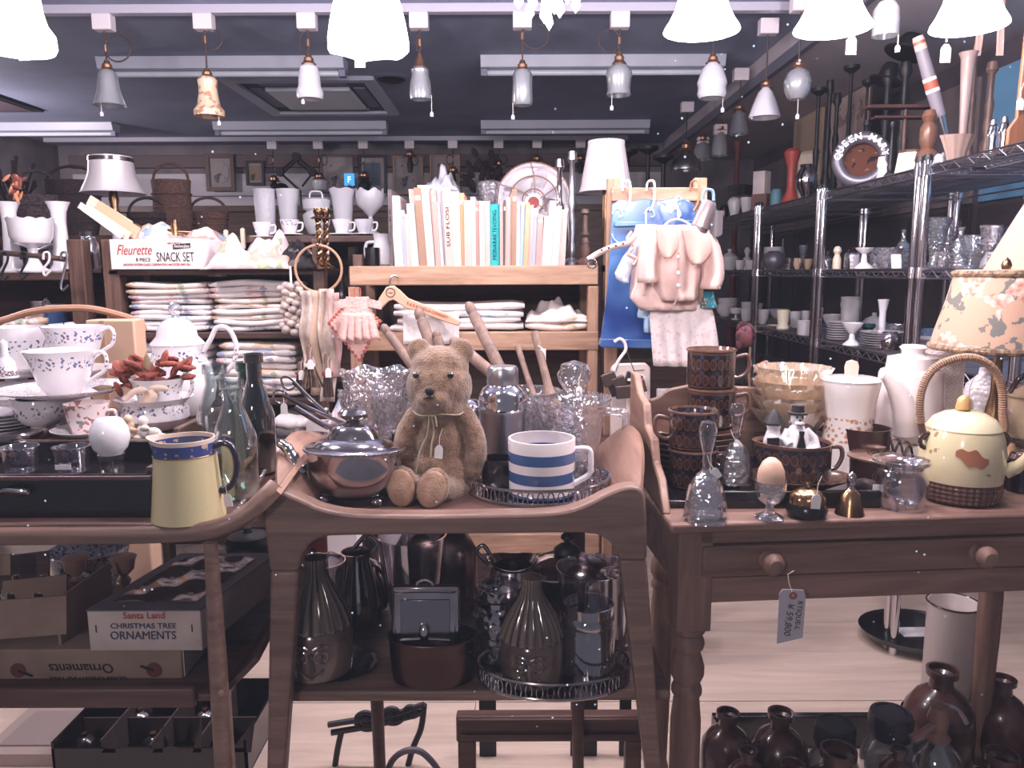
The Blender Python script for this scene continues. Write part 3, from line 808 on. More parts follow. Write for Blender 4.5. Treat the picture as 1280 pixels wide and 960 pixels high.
 # arms
for pts in([(520,520,-2,14),(511,536,-6,15),(507,556,-8,15),(509,574,-8,13),(513,586,-9,10)],[(581,520,-2,14),(590,538,-5,15),(594,558,-7,15),(593,576,-8,13),(589,588,-9,11)]):
 c=[B(a,b,d*s)for a,b,d,r in pts]
 mb.tube(spline(c,3),[r*s for r in[pts[min(int(i/3),len(pts)-1)][3]for i in range(len(pts)*3-2)]],12)
 mb.ell(tuple(c[-1]),11*s,10,8);mb.ell(tuple(c[0]),14*s,10,8)
 # legs reach towards the viewer
feet=[]
for hx,fx,fy,fd,tw in((528,516,620,-62,-.12),(572,552,621,-66,.3)):
 h_=B(hx,612,-8*s);f_=B(fx,fy-0,fd*s);f_.z=max(f_.z,20*s)
 mid=(h_+f_)/2
 mb.tube([h_,mid,f_],[20*s,17*s,15*s],12)
 Mx=Matrix.Translation(f_)@Matrix.Rotation(tw,4,'Y')@Matrix.Rotation(-.15,4,'X')
 mb.ell((0,0,0),(19*s,13*s,25*s),14,10,Mx);feet.append((Mx,f_))
bo=O('body',mb,M_fur,bear)
rm=bo.modifiers.new('skin','REMESH');rm.mode='VOXEL';rm.voxel_size=.0028;rm.use_smooth_shade=True
sm=bo.modifiers.new('smooth','SMOOTH');sm.factor=.8;sm.iterations=5
tx=bpy.data.textures.new('fur_clouds','CLOUDS');tx.noise_scale=.0055
dm=bo.modifiers.new('fluff','DISPLACE');dm.texture=tx;dm.strength=.0022;dm.mid_level=.4
for Mx,f_ in feet:
 O('paw_pad',MB().ell((0,-12.2*s,0),(16.5*s,2.8*s,22*s),18,10,Mx),M_felt,bear,label='flat tan felt sole')
for ex in(526,568):
 O('eye',MB().ell(tuple(B(ex,464,-35*s)),4.2*s,12,8),mat('glass_eye',C(26,16,14),.08,coat=1),bear,label='dark glass eye')
O('nose',MB().ell(tuple(B(545,481,-48*s)),(6*s,4*s,5.5*s),14,8),mat('bear_nose',C(28,20,24),.6),bear,label='black stitched nose')
O('mouth',MB().tube([B(545,486,-47*s),B(545,490,-46.5*s)],.8*s,6),M_ink,bear)
O('mouth',MB().tube(spline([B(537,491,-44*s),B(541,489.5,-46*s),B(545,489.5,-46.5*s),B(549,489.5,-46*s),B(554,489,-44*s)],3),.8*s,6),M_ink,bear)
neck=[(31*cos(a),-10+27*sin(a))for a in[2*pi*i/24 for i in range(24)]]
nz=B(549,512).z
rb=O('neck_string',MB().tube([((x_)*s,y_*s,nz+.002*cos(i))for i,(x_,y_)in enumerate(neck)],1.1*s,6,True),mat('neck_string',C(176,160,140),.9),bear)
for pts in([(543,512),(540,535),(531,555),(526,580),(522,594)],[(546,512),(548,530),(545,548),(544,562)],[(545,512),(550,513),(552,525)]):
 O('string_tail',MB().tube(spline([B(a,b,(-40 if b<530 else-38)*s)for a,b in pts],4),1.1*s,6),MATS['neck_string'],rb)
q=B(555,547,-42*s);price_tag(bear,(q.x,q.y,q.z),16*s,.08)
# ---- silver teapot
M_rope=M_silver
def rope(r,z,tr,s,n=90):
 mb=MB()
 for k in range(n):
  a=2*pi*k/n
  mb.ell((r*cos(a)*s,r*sin(a)*s,z*s),(tr*s,tr*s,tr*s*1.2),6,4)
 return mb
p,s=place(438,632,None,Z1);p.y+=.035;s=mpp(438,600,p.y)
tp=thing('silver_teapot','oval silver plated teapot with domed lid left of the teddy bear','teapot',p,radians(-8))
O('body',MB().lathe([(0,6),(34,6),(50,14),(58,30),(60,46),(58,58),(62,64),(63,68),(58,70),(0,70)],44,sy=.72),M_silver,tp);tp.children[-1].data.transform(Matrix.Scale(s,4))
O('rope_border',rope(63,66,1.7,s,110),M_silver,tp);
for v in tp.children[-1].data.vertices:v.co.y*=.72
for sx,sy_ in((-1,-1),(1,-1),(-1,1),(1,1)):
 O('foot',MB(s).ell((sx*34,sy_*22,5),(9,7,6),12,8),M_silver,tp)
ld=O('lid',MB(s).lathe([(50,70),(46,75),(36,79),(33,80),(30,86),(26,92),(20,96),(10,99),(0,100)],40,sy=.72),M_silver,tp)
O('finial',MB(s).lathe([(0,99),(8,99),(10,102),(18,106),(20,110),(15,115),(0,117)],20,sy=.7),M_silver,ld)
O('spout',MB(s).tube(spline([(-50,-4,28),(-66,-6,32),(-76,-6,48),(-84,-6,64),(-94,-6,72)],5),[15]*4+[12]*5+[9]*4+[7]*4+[6]*4,16),M_silver,tp)
O('handle',MB(s).tube(spline([(40,30,58),(52,44,64),(60,56,54),(56,54,34),(44,34,22)],5),4,10),M_black,tp)
# ---- round gallery tray with fretwork wall
def gallery(name,label,cx_px,cy_px,z,rpx,hpx,sy,nsl,rz=0,Yadd=0,m_=None):
 m_=m_ or M_silver
 p,s=place(cx_px,cy_px,None,z);p.y+=Yadd
 t=thing(name,label,'tray',p,rz)
 O('tray_plate',MB(s).lathe([(0,1),(rpx-2,1),(rpx,3),(rpx+1.5,3),(rpx+1,0),(0,0)],56,sy=sy),m_,t)
 def ring(z0,tr):return MB(s).tube([((rpx+1)*cos(2*pi*i/64),(rpx+1)*sin(2*pi*i/64)*sy,z0)for i in range(64)],tr,6,True)
 O('rim',ring(hpx,1.9),m_,t);O('lower_rim',ring(3.2,1.4),m_,t)
 fr=MB(s)
 for k in range(nsl):
  a=2*pi*(k+.5)/nsl
  Mx=Matrix.Translation(((rpx+.5)*cos(a)*s,(rpx+.5)*sin(a)*sy*s,hpx*.5*s))@Matrix.Rotation(a+pi/2,4,'Z')
  wd=pi*rpx/nsl
  fr.tube([(wd*.62*cos(b),0,hpx*.42*sin(b))for b in[2*pi*j/10 for j in range(10)]],.9,4,True,Mx)
 f_=O('fretwork',fr,m_,t);f_['kind']='stuff'
 return t,p,s
GT,gp,gs=gallery('gallery_tray','round silver gallery tray under the blue striped mug',672,612,Z1,87,19,.86,46,Yadd=.0)
ZG=Z1+.0025
# ---- blue striped mug
M_stripe=NT('blue_band_glaze',.15,coat=.5)
_s=mpp(676,608,1.235)
_z=M_stripe.op('DIVIDE',M_stripe.z,_s)
_f=M_stripe.op('MAXIMUM',M_stripe.op('MAXIMUM',M_stripe.band(_z,-1,5),M_stripe.band(_z,19,32)),M_stripe.band(_z,43,56))
M_stripe=M_stripe.color(M_stripe.mix(_f,C(222,212,214),C(56,84,130)))
pot('striped_mug','large white mug with three broad blue bands on the round silver tray','mug',676,608,[(38,0),(41,1.5),(41,10),(41.5,40),(42,70),(41.5,71)],M_stripe,Y=1.235,z=ZG,th=3,handle=[(40,56),(52,57),(59,55),(61,48),(61,30),(57,22),(40,12)],hr=3.6,hm=M_white)
# ---- black tumbler with black cloth
pot('black_tumbler','small black pot behind the striped mug','pot',622,598,[(18,0),(21,2),(22,36),(22,38)],M_black,Y=1.27,z=ZG,th=2)
# ---- cocktail shaker
pot('cocktail_shaker','chrome cocktail shaker with domed shoulder beside the teddy bear','shaker',628,600,[(22,0),(24,2),(27,40),(29,78),(30,80),(30,82)],M_steel,Y=1.37,z=Z1,th=0,body='cup',extra=[('collar',[(30,82),(31,84),(30,88),(30,94)],M_chrome),('shoulder',[(30,94),(29,101),(24,108),(20,111),(19,113)],M_chrome),('cap',[(19,113),(19.5,114),(19,132),(17,135),(0,136)],M_steel)])
# ---- beaded glass pitcher
def beads(r,z,k,s_):return lambda r_,z_,t:(r_*(1+k*(1 if z_>z else 0)*cos(r*t)),z_)
pot('glass_pitcher','beaded clear glass jug with rope handle behind the striped mug','jug',712,592,[(30,0),(33,2),(34,20),(37,45),(42,70),(47,88),(49,92)],M_cut,Y=1.38,z=Z1,th=3,fn=beads(36,84,.02,1),handle=[(42,78),(58,76),(68,70),(68,52),(60,34),(46,16)],hr=5.5,extra=[('bead_rim',rope(48,93,2.4,mpp(712,592,1.38),44),M_cut)])
# ---- cut glass vases behind the bear
pot('cut_glass_vase','flared cut glass vase standing left of the teddy bear','vase',472,585,[(28,0),(30,3),(24,14),(28,40),(36,80),(42,118),(45,122)],M_cut,Y=1.42,z=Z1,th=3,n=32,fn=lambda r,z,t:(r*(1+.035*cos(12*t)),z+(3*cos(6*t)if z>110 else 0)))
pot('cut_glass_bowl','wide cut crystal fruit bowl between the teapot and the bear','bowl',478,560,[(18,0),(22,3),(36,16),(46,36),(52,58),(53,62)],M_cut,Y=1.52,z=Z1+.03,th=3,n=36,fn=lambda r,z,t:(r*(1+.03*cos(16*t)),z+(2.5*cos(8*t)if z>55 else 0)))
pot('crystal_jar','tall cut crystal jar holding the wooden kitchen tools','jar',655,575,[(34,0),(37,3),(38,30),(40,60),(44,88),(46,92)],M_cut,Y=1.45,z=Z1,th=3,n=32,fn=lambda r,z,t:(r*(1+.03*cos(14*t)),z))
pot('crystal_decanter','cut crystal decanter with ball stopper behind the glass jug','decanter',716,575,[(24,0),(27,4),(28,34),(22,50),(9,60),(9,72),(13,76)],M_cut,Y=1.5,z=Z1,th=0,n=24,extra=[('stopper',[(0,76),(8,78),(18,92),(21,104),(16,116),(0,121)],M_cut)],tags=(4,92,24))
pot('glass_sugar_shaker','small clear glass shaker with chrome top by the cocktail shaker','shaker',590,590,[(14,0),(16,2),(15,30),(17,52),(12,62)],M_cut,Y=1.45,z=Z1,th=0,extra=[('cap',[(12,62),(14,63),(13,72),(6,80),(0,81)],M_chrome)])
# ---- wooden kitchen tools
M_tool=woodmat('tool_wood',C(92,70,64),C(138,110,98),.6,'z',1.2)
gw='wooden kitchen tools standing behind the bear'
stick('rolling_pin','wooden rolling pin leaning left behind the bear, nearest the teapot','rolling pin',(478,406),(530,478),1.58,1.5,5.5,M_tool,gw)
stick('rolling_pin','wooden rolling pin standing nearly upright just behind the bear, left of its ears','rolling pin',(522,386),(556,480),1.6,1.5,6.8,M_tool,gw)
stick('rolling_pin','short wooden pin end peeping above the bear between its ears','rolling pin',(544,414),(560,470),1.55,1.5,6,M_tool,gw)
stick('rolling_pin','long wooden rolling pin rising above the shaker and leaning left','rolling pin',(585,379),(634,480),1.6,1.46,6.8,M_tool,gw)
stick('rolling_pin','wooden rolling pin lying low from behind the bear to the crystal jar','rolling pin',(564,424),(640,488),1.53,1.43,7,M_tool,gw)
def spoon(label,a,b,Ya,Yb,r,bowl):
 A=P(a[0],a[1],Ya);B_=P(b[0],b[1],Yb);s=mpp(a[0],a[1],Ya);d=B_-A
 rot=d.normalized().to_track_quat('Z','Y').to_matrix().to_4x4()
 make('wooden_spoon',label,'spoon',A,[('handle',MB().tube([(0,0,0),d*.5,d*.85,d],[r*s,r*.9*s,r*s,r*1.4*s],10),M_tool),('bowl',MB().ell((0,0,d.length+bowl*.9*s),(bowl*.7*s,3*s,bowl*s),14,8,rot),M_tool)],group=gw)
spoon('slim wooden spoon with handle up in the crystal jar',(647,434),(668,500),1.5,1.42,4,14)
spoon('thick wooden spoon with a tag, handle up, beside the slim one',(668,416),(688,496),1.5,1.42,5.5,16)
p=P(678,436,1.47)
make('paper_tag','white paper tag tied to the thick wooden spoon','tag',p,[('card',MB(mpp(678,436,1.47)).box(-3,4,-.5,.5,-18,0),M_paper,{'smooth':False}),('string',MB(mpp(678,436,1.47)).tube([(0,0,0),(-6,2,4)],.6,5),M_string)])
# ---- silver grape shears and salad tongs behind teapot
def shears(label,Y):
 base=P(400,535,Y)
 t=thing('grape_shears',label,'shears',base)
 tubepx('blade',[(366,476),(395,505),(432,534)],Y,.004,M_silver,t,base)
 tubepx('blade',[(352,492),(392,512),(430,528),(444,526)],Y-.008,.004,M_silver,t,base)
 tubepx('finger_loop',[(352,478),(351,472),(358,470),(366,475),(369,481),(362,486),(355,484)],Y,.0022,M_silver,t,base,closed=True)
 tubepx('finger_loop',[(341,494),(343,488),(351,487),(358,492),(358,499),(350,503),(343,500)],Y-.008,.0022,M_silver,t,base,closed=True)
 O('pivot',MB().ell(tuple(P(407,512,Y-.012)-base),.006,10,6),M_silver,t)
 q=P(354,503,Y-.01)-base;price_tag(t,tuple(q),.02)
shears('silver grape shears with a paper tag lying across the teapot',1.40)
base=P(390,540,1.46);t=thing('salad_server','silver salad server with broad bowl pointing left behind the teapot','cutlery',base)
tubepx('handle',[(368,508),(400,528),(428,542)],1.45,[.006]*9,M_silver,t,base)
q=P(395,546,1.45)-base
O('bowl',MB().ell(tuple(q),(.036,.02,.012),16,8,None),M_silver,t)
pot('black_box','small square black box end between the teapot and the bear','box',499,560,[(10,0),(10,45),(9,46)],M_black,Y=1.40,z=Z1,th=0,n=4,extra=[('clasp',[(0,10),(10.5,10),(10.5,16),(0,16)],M_silver)])
# == lower shelf of the centre trolley
M_onion=NT('onion_glaze',.14,coat=.6)
_fl=M_onion.op('SINE',M_onion.op('MULTIPLY',M_onion.angle(),2*pi*22))
M_onion=M_onion.color(M_onion.mix(M_onion.op('MULTIPLY_ADD',_fl,.5,.5),C(64,52,48),C(122,104,94)))
M_onionb=mat('jar_glaze',C(84,66,60),.18,coat=.6,col2=C(108,88,80),ns=18)
def face_jar(label,px,py,Y,z,k,face):
 p,s=place(px,py,Y,z);s*=k
 t=thing('face_jar',label,'jar',p,0,'brown glazed jars with faces')
 O('body',MB(s).vessel([(34,0),(40,3),(42,20),(42,48),(39,60),(37,62)],3,36),M_onionb,t)
 fn=lambda r,z_,th:(r*(1+.05*cos(22*th)*min(1,r/(12*s))),z_)
 lid=O('lid',MB(s).lathe([(39,60),(41,63),(40,68),(34,84),(25,100),(17,114),(13,126),(12,136),(14,142),(8,146),(0,147)],66,fn),M_onion,t)
 for a in([-.45,.1]if face>0 else[-.1,.5]):
  th=-pi/2+a+face*.25
  c=Vector((41.5*cos(th)*s,41.5*sin(th)*s,36*s));Mx=Matrix.Translation(c)@Matrix.Rotation(th+pi/2,4,'Z')
  e=O('eye',MB(s).tube([(8*cos(b),-.5,7*sin(b))for b in[2*pi*i/16 for i in range(16)]],1.5,6,True,Mx),M_onion,t)
  O('pupil',MB(s).ell((0,0,0),(3.4,2.4,3.4),10,6,Mx),M_onion,e)
  O('eyebrow',MB(s).tube(spline([(-9,-.5,10),(0,-1,14),(9,-.5,11)],4),1.6,6,False,Mx),M_onion,t)
 th=-pi/2-.17+face*.25 if face>0 else-pi/2+.2+face*.25
 c=Vector((42*cos(th)*s,42*sin(th)*s,26*s));Mx=Matrix.Translation(c)@Matrix.Rotation(th+pi/2,4,'Z')
 O('nose',MB(s).lathe([(0,-9),(5,-8),(4,0),(2.5,14),(0,16)],10,None,Mx),M_onion,t)
 O('mouth',MB(s).tube(spline([(-13,1,-8),(-7,-.5,-14),(0,-1,-16),(8,-.5,-13),(14,1.5,-6)],4),1.7,6,False,Mx),M_onion,t)
 return t
ZLs=ZL1
gt2,p2,s2=gallery('gallery_tray','oval silver gallery tray on the lower trolley shelf',690,846,ZLs,93,22,.62,44,Yadd=-.0)
Zg2=ZLs+.003
face_jar('brown jar with ribbed garlic-top lid and smiling face, standing on the oval tray',663,853,1.165,Zg2,.93,.2)
face_jar('brown garlic-topped jar with smiling face at the left end of the lower shelf',398,862,1.19,ZLs+.006,1.02,.9)
p,s=place(405,862,1.21,ZLs)
make('serving_tray','dark wavy-edged metal tray under the left face jar','tray',p,[('plate',MB(s).lathe([(0,0),(52,0),(62,4),(66,6),(60,5),(50,2),(0,2)],40,lambda r,z,t:(r*(1+.02*cos(12*t)),z),sy=.8),M_silver)])
# copper pan and leaning silver dish
p,s=place(540,856,1.17,ZLs)
pan=thing('copper_pan','deep oval copper pan on the lower trolley shelf','pan',p)
O('body',MB(s).vessel([(46,0),(50,2),(53,30),(55,56),(56,58)],2.5,40,sy=.62),M_copper,pan)
O('rim',MB(s).tube([(55.5*cos(a),55.5*sin(a)*.62,58)for a in[2*pi*i/48 for i in range(48)]],1.2,6,True),M_copper,pan)
for xx in(40,48):O('rivet',MB(s).ell((xx,-30*(.9 if xx==40 else .62),44),2,8,5),M_copper,pan)
p,s=place(529,805,1.165,ZLs+.048)
ds=thing('silver_dish','rectangular silver dish with handle standing on edge in the copper pan','dish',p,0,rot=(radians(-10),0,0))
O('dish',MB(s).box(-42,44,-3,6,-28,84),M_silver,ds,bev=.008)
O('border',MB(s).tube(spline([(-36,-4,-14),(-37,-4,66),(-30,-4,75),(32,-4,75),(39,-4,66),(38,-4,-14)],4),1.6,6),M_silver,ds)
O('sunken_panel',MB(s).box(-30,32,-4.5,-2,-12,66),mat('dish_centre',C(150,146,152),.16,1),ds,bev=.004)
O('clasp',MB(s).lathe([(0,-4),(6,-3),(7,8),(4,14),(0,15)],12,c=(0,-7,22)),M_silver,ds)
O('hinge_bar',MB(s).tube([(-30,-6,16),(0,-7,18),(32,-6,16)],1.5,6),M_silver,ds)
O('handle',MB(s).tube(spline([(-10,0,79),(-9,0,86),(0,0,90),(9,0,86),(10,0,79)],4),1.8,8),M_silver,ds)
# glass and pewter behind
M_dglass=glassmat('dim_glass',(.86,.83,.88,1),.2,.04)
pot('glass_bowl','clear glass bowl behind the upright silver dish','bowl',517,850,[(20,0),(24,3),(36,70),(42,120),(43,124)],M_dglass,Y=1.34,z=ZLs,th=2)
pot('oval_dish_cover','domed metal dish cover with black handle at the back of the lower shelf','dish cover',545,835,[(46,0),(52,4),(52,60),(50,82),(40,100),(20,112),(6,115)],mat('cover_metal',C(150,130,126),.25,1),Y=1.42,z=ZLs,th=0,sy=.5,hname='handle',handle=[[(-22,110),(-20,126),(-14,134)],[(24,108),(30,124),(22,138)]],hr=3,hm=M_dark)
pot('glass_tumbler','tall clear glass tumbler behind the left face jar','tumbler',408,842,[(18,0),(20,2),(22,60),(26,100),(27,104)],M_dglass,Y=1.3,z=ZLs,th=1.6)
pot('pewter_jug','dark pewter jug with looping handle behind the left face jar','jug',448,835,[(16,0),(22,4),(26,30),(22,58),(16,84),(19,96)],M_silver,Y=1.36,z=ZLs,th=1.6,handle=[[(-18,88),(-34,92),(-40,70),(-30,44),(-22,36)],[(16,90),(26,104),(14,116),(-2,100)]],hr=3)
pot('silver_bottle','small silver teapot with hinged lid behind the copper pan','teapot',462,822,[(14,0),(24,8),(28,30),(22,50),(16,60),(10,66),(0.1,70)],M_silver,Y=1.42,z=ZLs,th=0,handle=[(-22,52),(-36,54),(-38,34),(-26,20)],hr=2.5,extra=[('knob',[(0,70),(4,72),(3,78),(0,80)],M_black)])
pot('silver_milk_jug','chased silver milk jug with scroll handle at the back of the oval tray','jug',640,818,[(22,0),(24,4),(18,10),(34,28),(42,50),(40,66),(30,78),(26,90),(32,98)],M_silver,Y=1.32,z=ZLs,th=2,handle=[(-30,92),(-44,108),(-36,116),(-26,100)],hr=2.6,fn=lambda r,z,t:(r*(1+.03*cos(16*t)*(1 if 20<z<70 else 0)),z+(3*cos(2*t)if z>95 else 0)))
pot('pewter_teapot','lidded pewter teapot with black fluted finial at the back of the oval tray','teapot',706,822,[(24,0),(30,6),(44,30),(50,52),(52,68),(56,72),(54,76),(40,84),(26,90),(0.2,92)],M_silver,Y=1.36,z=ZLs,th=0,sy=.8,extra=[('finial',[(0,92),(17,93),(16,99),(10,104),(3,107),(8,112),(7,116),(2,120),(0,126)],M_dark)],handle=[(44,64),(60,66),(66,56),(58,40),(48,34)],hr=3)
pot('cut_glass_jug','cut glass jug with metal band left of the face jar on the oval tray','jug',622,838,[(26,0),(32,4),(36,30),(34,56),(28,74),(30,78),(28,92)],glassmat('dim_cut',(.84,.8,.86,1),.22,.05,bump=.6,bs=90),Y=1.24,z=Zg2,th=2,extra=[('metal_band',[(30.5,72),(31.5,73),(31.5,79),(30,80)],M_silver)])
pot('glass_jar','straight clear glass jar with thick rim on the right of the oval tray','jar',733,846,[(30,0),(33,3),(33,60),(31,66),(33,70),(33,76),(30,80),(31,92)],M_dglass,Y=1.18,z=Zg2,th=2)
pot('glass_jar','second clear glass jar, behind the thick-rimmed one on the oval tray','jar',738,835,[(38,0),(41,3),(42,70),(44,96),(46,104)],M_dglass,Y=1.27,z=Zg2,th=2)
pot('glass_goblet','small ribbed glass goblet at the right end of the oval tray','goblet',768,838,[(14,0),(16,2),(4,6),(4,30),(12,40),(20,70),(22,96)],MATS['dim_cut'],Y=1.27,z=Zg2,th=0)
pot('red_tin','orange-red tin behind the left trolley leg','tin',386,838,[(26,0),(27,2),(27,114),(26,118)],mat('orange_tin',C(176,84,64),.5),Y=1.47,z=ZLs,th=1)
# ---- below: iron scroll, picture frame, wheel
base=P(480,930,1.5);base.z=0
t=thing('iron_bracket','black cast iron bracket with scrolls standing on the pale floor','bracket',base)
Yi=1.62
for pts in([(408,905),(440,900),(480,895),(528,880)],[(412,915),(470,905),(520,892),(528,884)],[(528,880),(524,910),(512,940),(500,990)],[(425,912),(418,945),(410,1010)]):
 tubepx('bar',pts,Yi,.007,M_dark,t,base)
for cx,cy,r in((456,899,17),(488,893,15),(512,888,10)):
 pts=[(cx+r*(1-i/26)*cos(i*.55),cy+r*(1-i/26)*.8*sin(i*.55))for i in range(22)]
 tubepx('scroll',pts,Yi,.006,M_dark,t,base,smooth_n=2)
tubepx('arched_handle',[(478,975),(488,950),(505,938),(525,940),(545,962),(550,985)],Yi-.1,.007,mat('grey_iron',C(84,74,84),.5),t,base)
base=P(683,930,1.6);base.z=0
t=thing('slatted_stand','moulded dark wooden frame leaning under the centre trolley','stand',base)
Yf=1.55
for(a,b)in(((568,896),(800,928)),):
 A=P(a[0],b[1],Yf)-base;B_=P(b[0],a[1],Yf)-base
 O('top_rail',MB().box(A.x,B_.x,A.y,A.y+.03,A.z,B_.z),M_walnut_d,t,bev=.004)
 O('moulding',MB().box(A.x+.01,B_.x-.01,A.y-.008,A.y,A.z+.012,A.z+.022),M_walnut_d,t,bev=.002)
 O('moulding',MB().box(A.x+.004,B_.x-.004,A.y-.006,A.y,B_.z-.012,B_.z-.003),M_walnut_d,t,bev=.002)
 zb3=A.z
for x0,x1 in((570,592),(780,800)):
 A=P(x0,928,Yf)-base;B_=P(x1,928,Yf)-base
 O('side_rail',MB().box(A.x,B_.x,A.y,A.y+.03,0,zb3),M_walnut_d,t,bev=.003)
for x0,x1 in((597,618),(711,744),(772,786)):
 A=P(x0,930,Yf+.1)-base;B_=P(x1,930,Yf+.1)-base
 O('slat',MB().box(A.x,B_.x,A.y,A.y+.012,0,zb3+.05),M_dark,t)
base=P(660,950,1.72);base.z=0
t=thing('dried_twig','thin dry twigs on the floor behind the wooden frame','twig',base)
for pts in([(645,928),(643,945),(648,975)],[(657,925),(656,940),(660,975)],[(675,926),(676,945),(670,972)],[(655,945),(664,950),(668,970)],[(671,950),(690,944),(700,940)],[(705,958),(716,948),(730,940)]):
 tubepx('stalk',pts,1.72,.0016,M_dark,t,base)
 # == on the left trolley
def floral(name,z0,z1,base=C(228,222,228),dot=C(96,108,150),sc=150,dens=.42):
 n=NT(name,.15,coat=.5)
 msk=n.band(n.z,z0,z1)
 v=n.voro(sc)
 f=n.op('MULTIPLY',msk,n.op('MULTIPLY',n.op('LESS_THAN',v,dens),n.op('GREATER_THAN',n.noise(90),.47)))
 g=n.op('MULTIPLY',f,n.op('GREATER_THAN',n.noise(70),.52))
 return n.color(n.mix(g,n.mix(f,base,dot),C(120,96,110)))
M_cup=floral('blue_sprig_cup',.054,.078)
M_cupj=floral('blue_sprig_jug',.034,.054)
M_cup2=floral('blue_sprig_bowl',.03,.05,base=C(222,214,220))
M_potf=floral('blue_sprig_pot',.108,.132)
M_lace=NT('lace_border_china',.2,coat=.4)
_v=M_lace.voro(260)
M_lace.bump(_v,.6,.003)
M_lace=M_lace.color(M_lace.mix(M_lace.op('MULTIPLY',M_lace.op('LESS_THAN',_v,.3),M_lace.op('GREATER_THAN',M_lace.noise(60),.48)),C(226,218,222),C(120,116,136)))
# black drawer box at the front
YX=YL+.04
base=P(90,650,YX);base.z=Z0
bxd=thing('drawer_box','black lacquered drawer used as a box at the front of the left trolley','drawer',base)
A=P(-70,650,YX)-base;B_=P(187,593,YX)-base
hD=B_.z
O('front_panel',MB().box(A.x,B_.x,0,.012,0,hD),M_black,bxd,bev=.002)
O('front_bead',MB().box(A.x,B_.x,-.003,.013,hD-.006,hD),mat('drawer_edge',C(96,70,72),.3),bxd,bev=.001)
O('side_panel',MB().box(B_.x-.012,B_.x,.012,.15,0,hD+.004),M_black,bxd,bev=.002)
O('side_edge',MB().box(B_.x-.012,B_.x+.002,.012,.15,hD+.004,hD+.01),MATS['drawer_edge'],bxd,bev=.001)
O('back_panel',MB().box(A.x,B_.x,.14,.15,0,hD+.02),M_black,bxd)
O('drawer_floor',MB().box(A.x,B_.x-.012,.012,.14,hD-.02,hD-.012),M_black,bxd)
hq=P(22,612,YX)-base
O('pull',MB().tube(spline([(hq.x-.035,-.006,hq.z-.004),(hq.x-.012,-.014,hq.z+.006),(hq.x+.012,-.014,hq.z+.004),(hq.x+.02,-.008,hq.z)],4),.003,8),M_silver,bxd)
O('pull_plate',MB().ell((hq.x,-.002,hq.z),(.02,.004,.007),14,6),mat('aged_pull',C(70,62,66),.4,.8),bxd)
ZDf=Z0+.006
pot('glass_ramekin','clear glass ramekin in the black drawer, the left one','ramekin',27,596,[(15,0),(18,2),(20,28),(22,33)],M_dglass,Y=YX+.07,z=Z0+hD-.012,th=1.6,group='ramekins in the black drawer')
pot('glass_ramekin','clear glass ramekin with a white sticker, next to the round milk glass shade','ramekin',91,596,[(15,0),(18,2),(20,28),(22,33)],M_dglass,Y=YX+.07,z=Z0+hD-.012,th=1.6,group='ramekins in the black drawer',extra=[('sticker',MB(mpp(91,596,YX+.07)).box(-10,9,-20,-19.2,8,14),M_paper)])
p,s=place(140,594,YX+.075,Z0+hD-.012)
gl=thing('milk_glass_lamp','small round milk glass globe on a ribbed clear glass foot','lamp',p)
O('foot',MB(s).lathe([(0,0),(13,0),(13,12),(15,22),(0,22)],36,lambda r,z,t:(r*(1+.06*cos(18*t)),z)),M_dglass,gl)
O('globe',MB(s).lathe([(0,20),(12,21),(20,30),(23.5,42),(22,54),(16,65),(13,67),(11,66),(0,60)],36),M_milk,gl)
# raised dark tray that carries the china
YC=YX+.17
ZC=Z0+.075
base=P(90,565,YC);base.z=Z0
ct=thing('china_tray','dark wooden tray with loop handle raised behind the black drawer','tray',base)
A=P(-70,565,YC)-base;B_=P(215,565,YC)-base
O('tray_base',MB().box(A.x,B_.x+.05,-.01,.36,.06,.073),M_walnut_d,ct,bev=.002)
O('tray_lip',MB().box(A.x,B_.x-.01,-.016,-.006,.055,.083),M_walnut_d,ct,bev=.002)
O('support',MB().box(A.x,B_.x,.02,.34,0,.06),M_black,ct)
q=P(222,548,YC+.02)-base;q2=P(262,525,YC+.2)-base
O('handle',MB().tube(spline([(q.x,q.y,.083),(q.x+.004,q.y,q.z+.012),((q.x+q2.x)/2,(q.y+q2.y)/2,(q.z+q2.z)/2+.008),(q2.x,q2.y,q2.z),(q2.x+.002,q2.y+.02,.083)],4),.007,10),M_walnut,ct)
O('tray_side',MB().prism([(q.x-.0,.06),(q.x+.012,.06),(q.x+.012,.1),(q.x,.1)],-.0,.3),M_walnut_d,ct,bev=.003)
def Yc(d):return YC+d
# plates at left
for k in range(6):
 pot('china_plate','white plate in the small stack at the left edge, '+['lowest','second from the bottom','third from the bottom','third from the top','second from the top','topmost'][k],'plate',5,556,[(22,0),(24,.6),(40,4),(41,5)],M_white,Y=Yc(.1),z=ZC+.006*k,th=1,group='stack of white plates at the left edge')
pot('silver_coaster','low round silver dish with raised rim in front of the plate stack','dish',8,558,[(40,0),(45,2),(46,7),(44,12)],M_silver,Y=Yc(.03),z=ZC,th=2.5)
pot('pedestal_bowl','blue sprigged china bowl under the lace edged plate','bowl',56,548,[(16,0),(20,3),(14,7),(24,12),(32,24),(32,36),(30,42)],M_cup2,Y=Yc(.10),z=ZC,th=2)
pot('lace_plate','lace-bordered white plate with a teacup standing on it','plate',82,504,[(22,0),(26,1),(50,6),(74,13),(76,15)],M_lace,Y=Yc(.13),z=ZC+.055,th=1.4,n=48,fn=lambda r,z,t:(r*(1+(.012*cos(20*t)if r>40 else 0)),z))
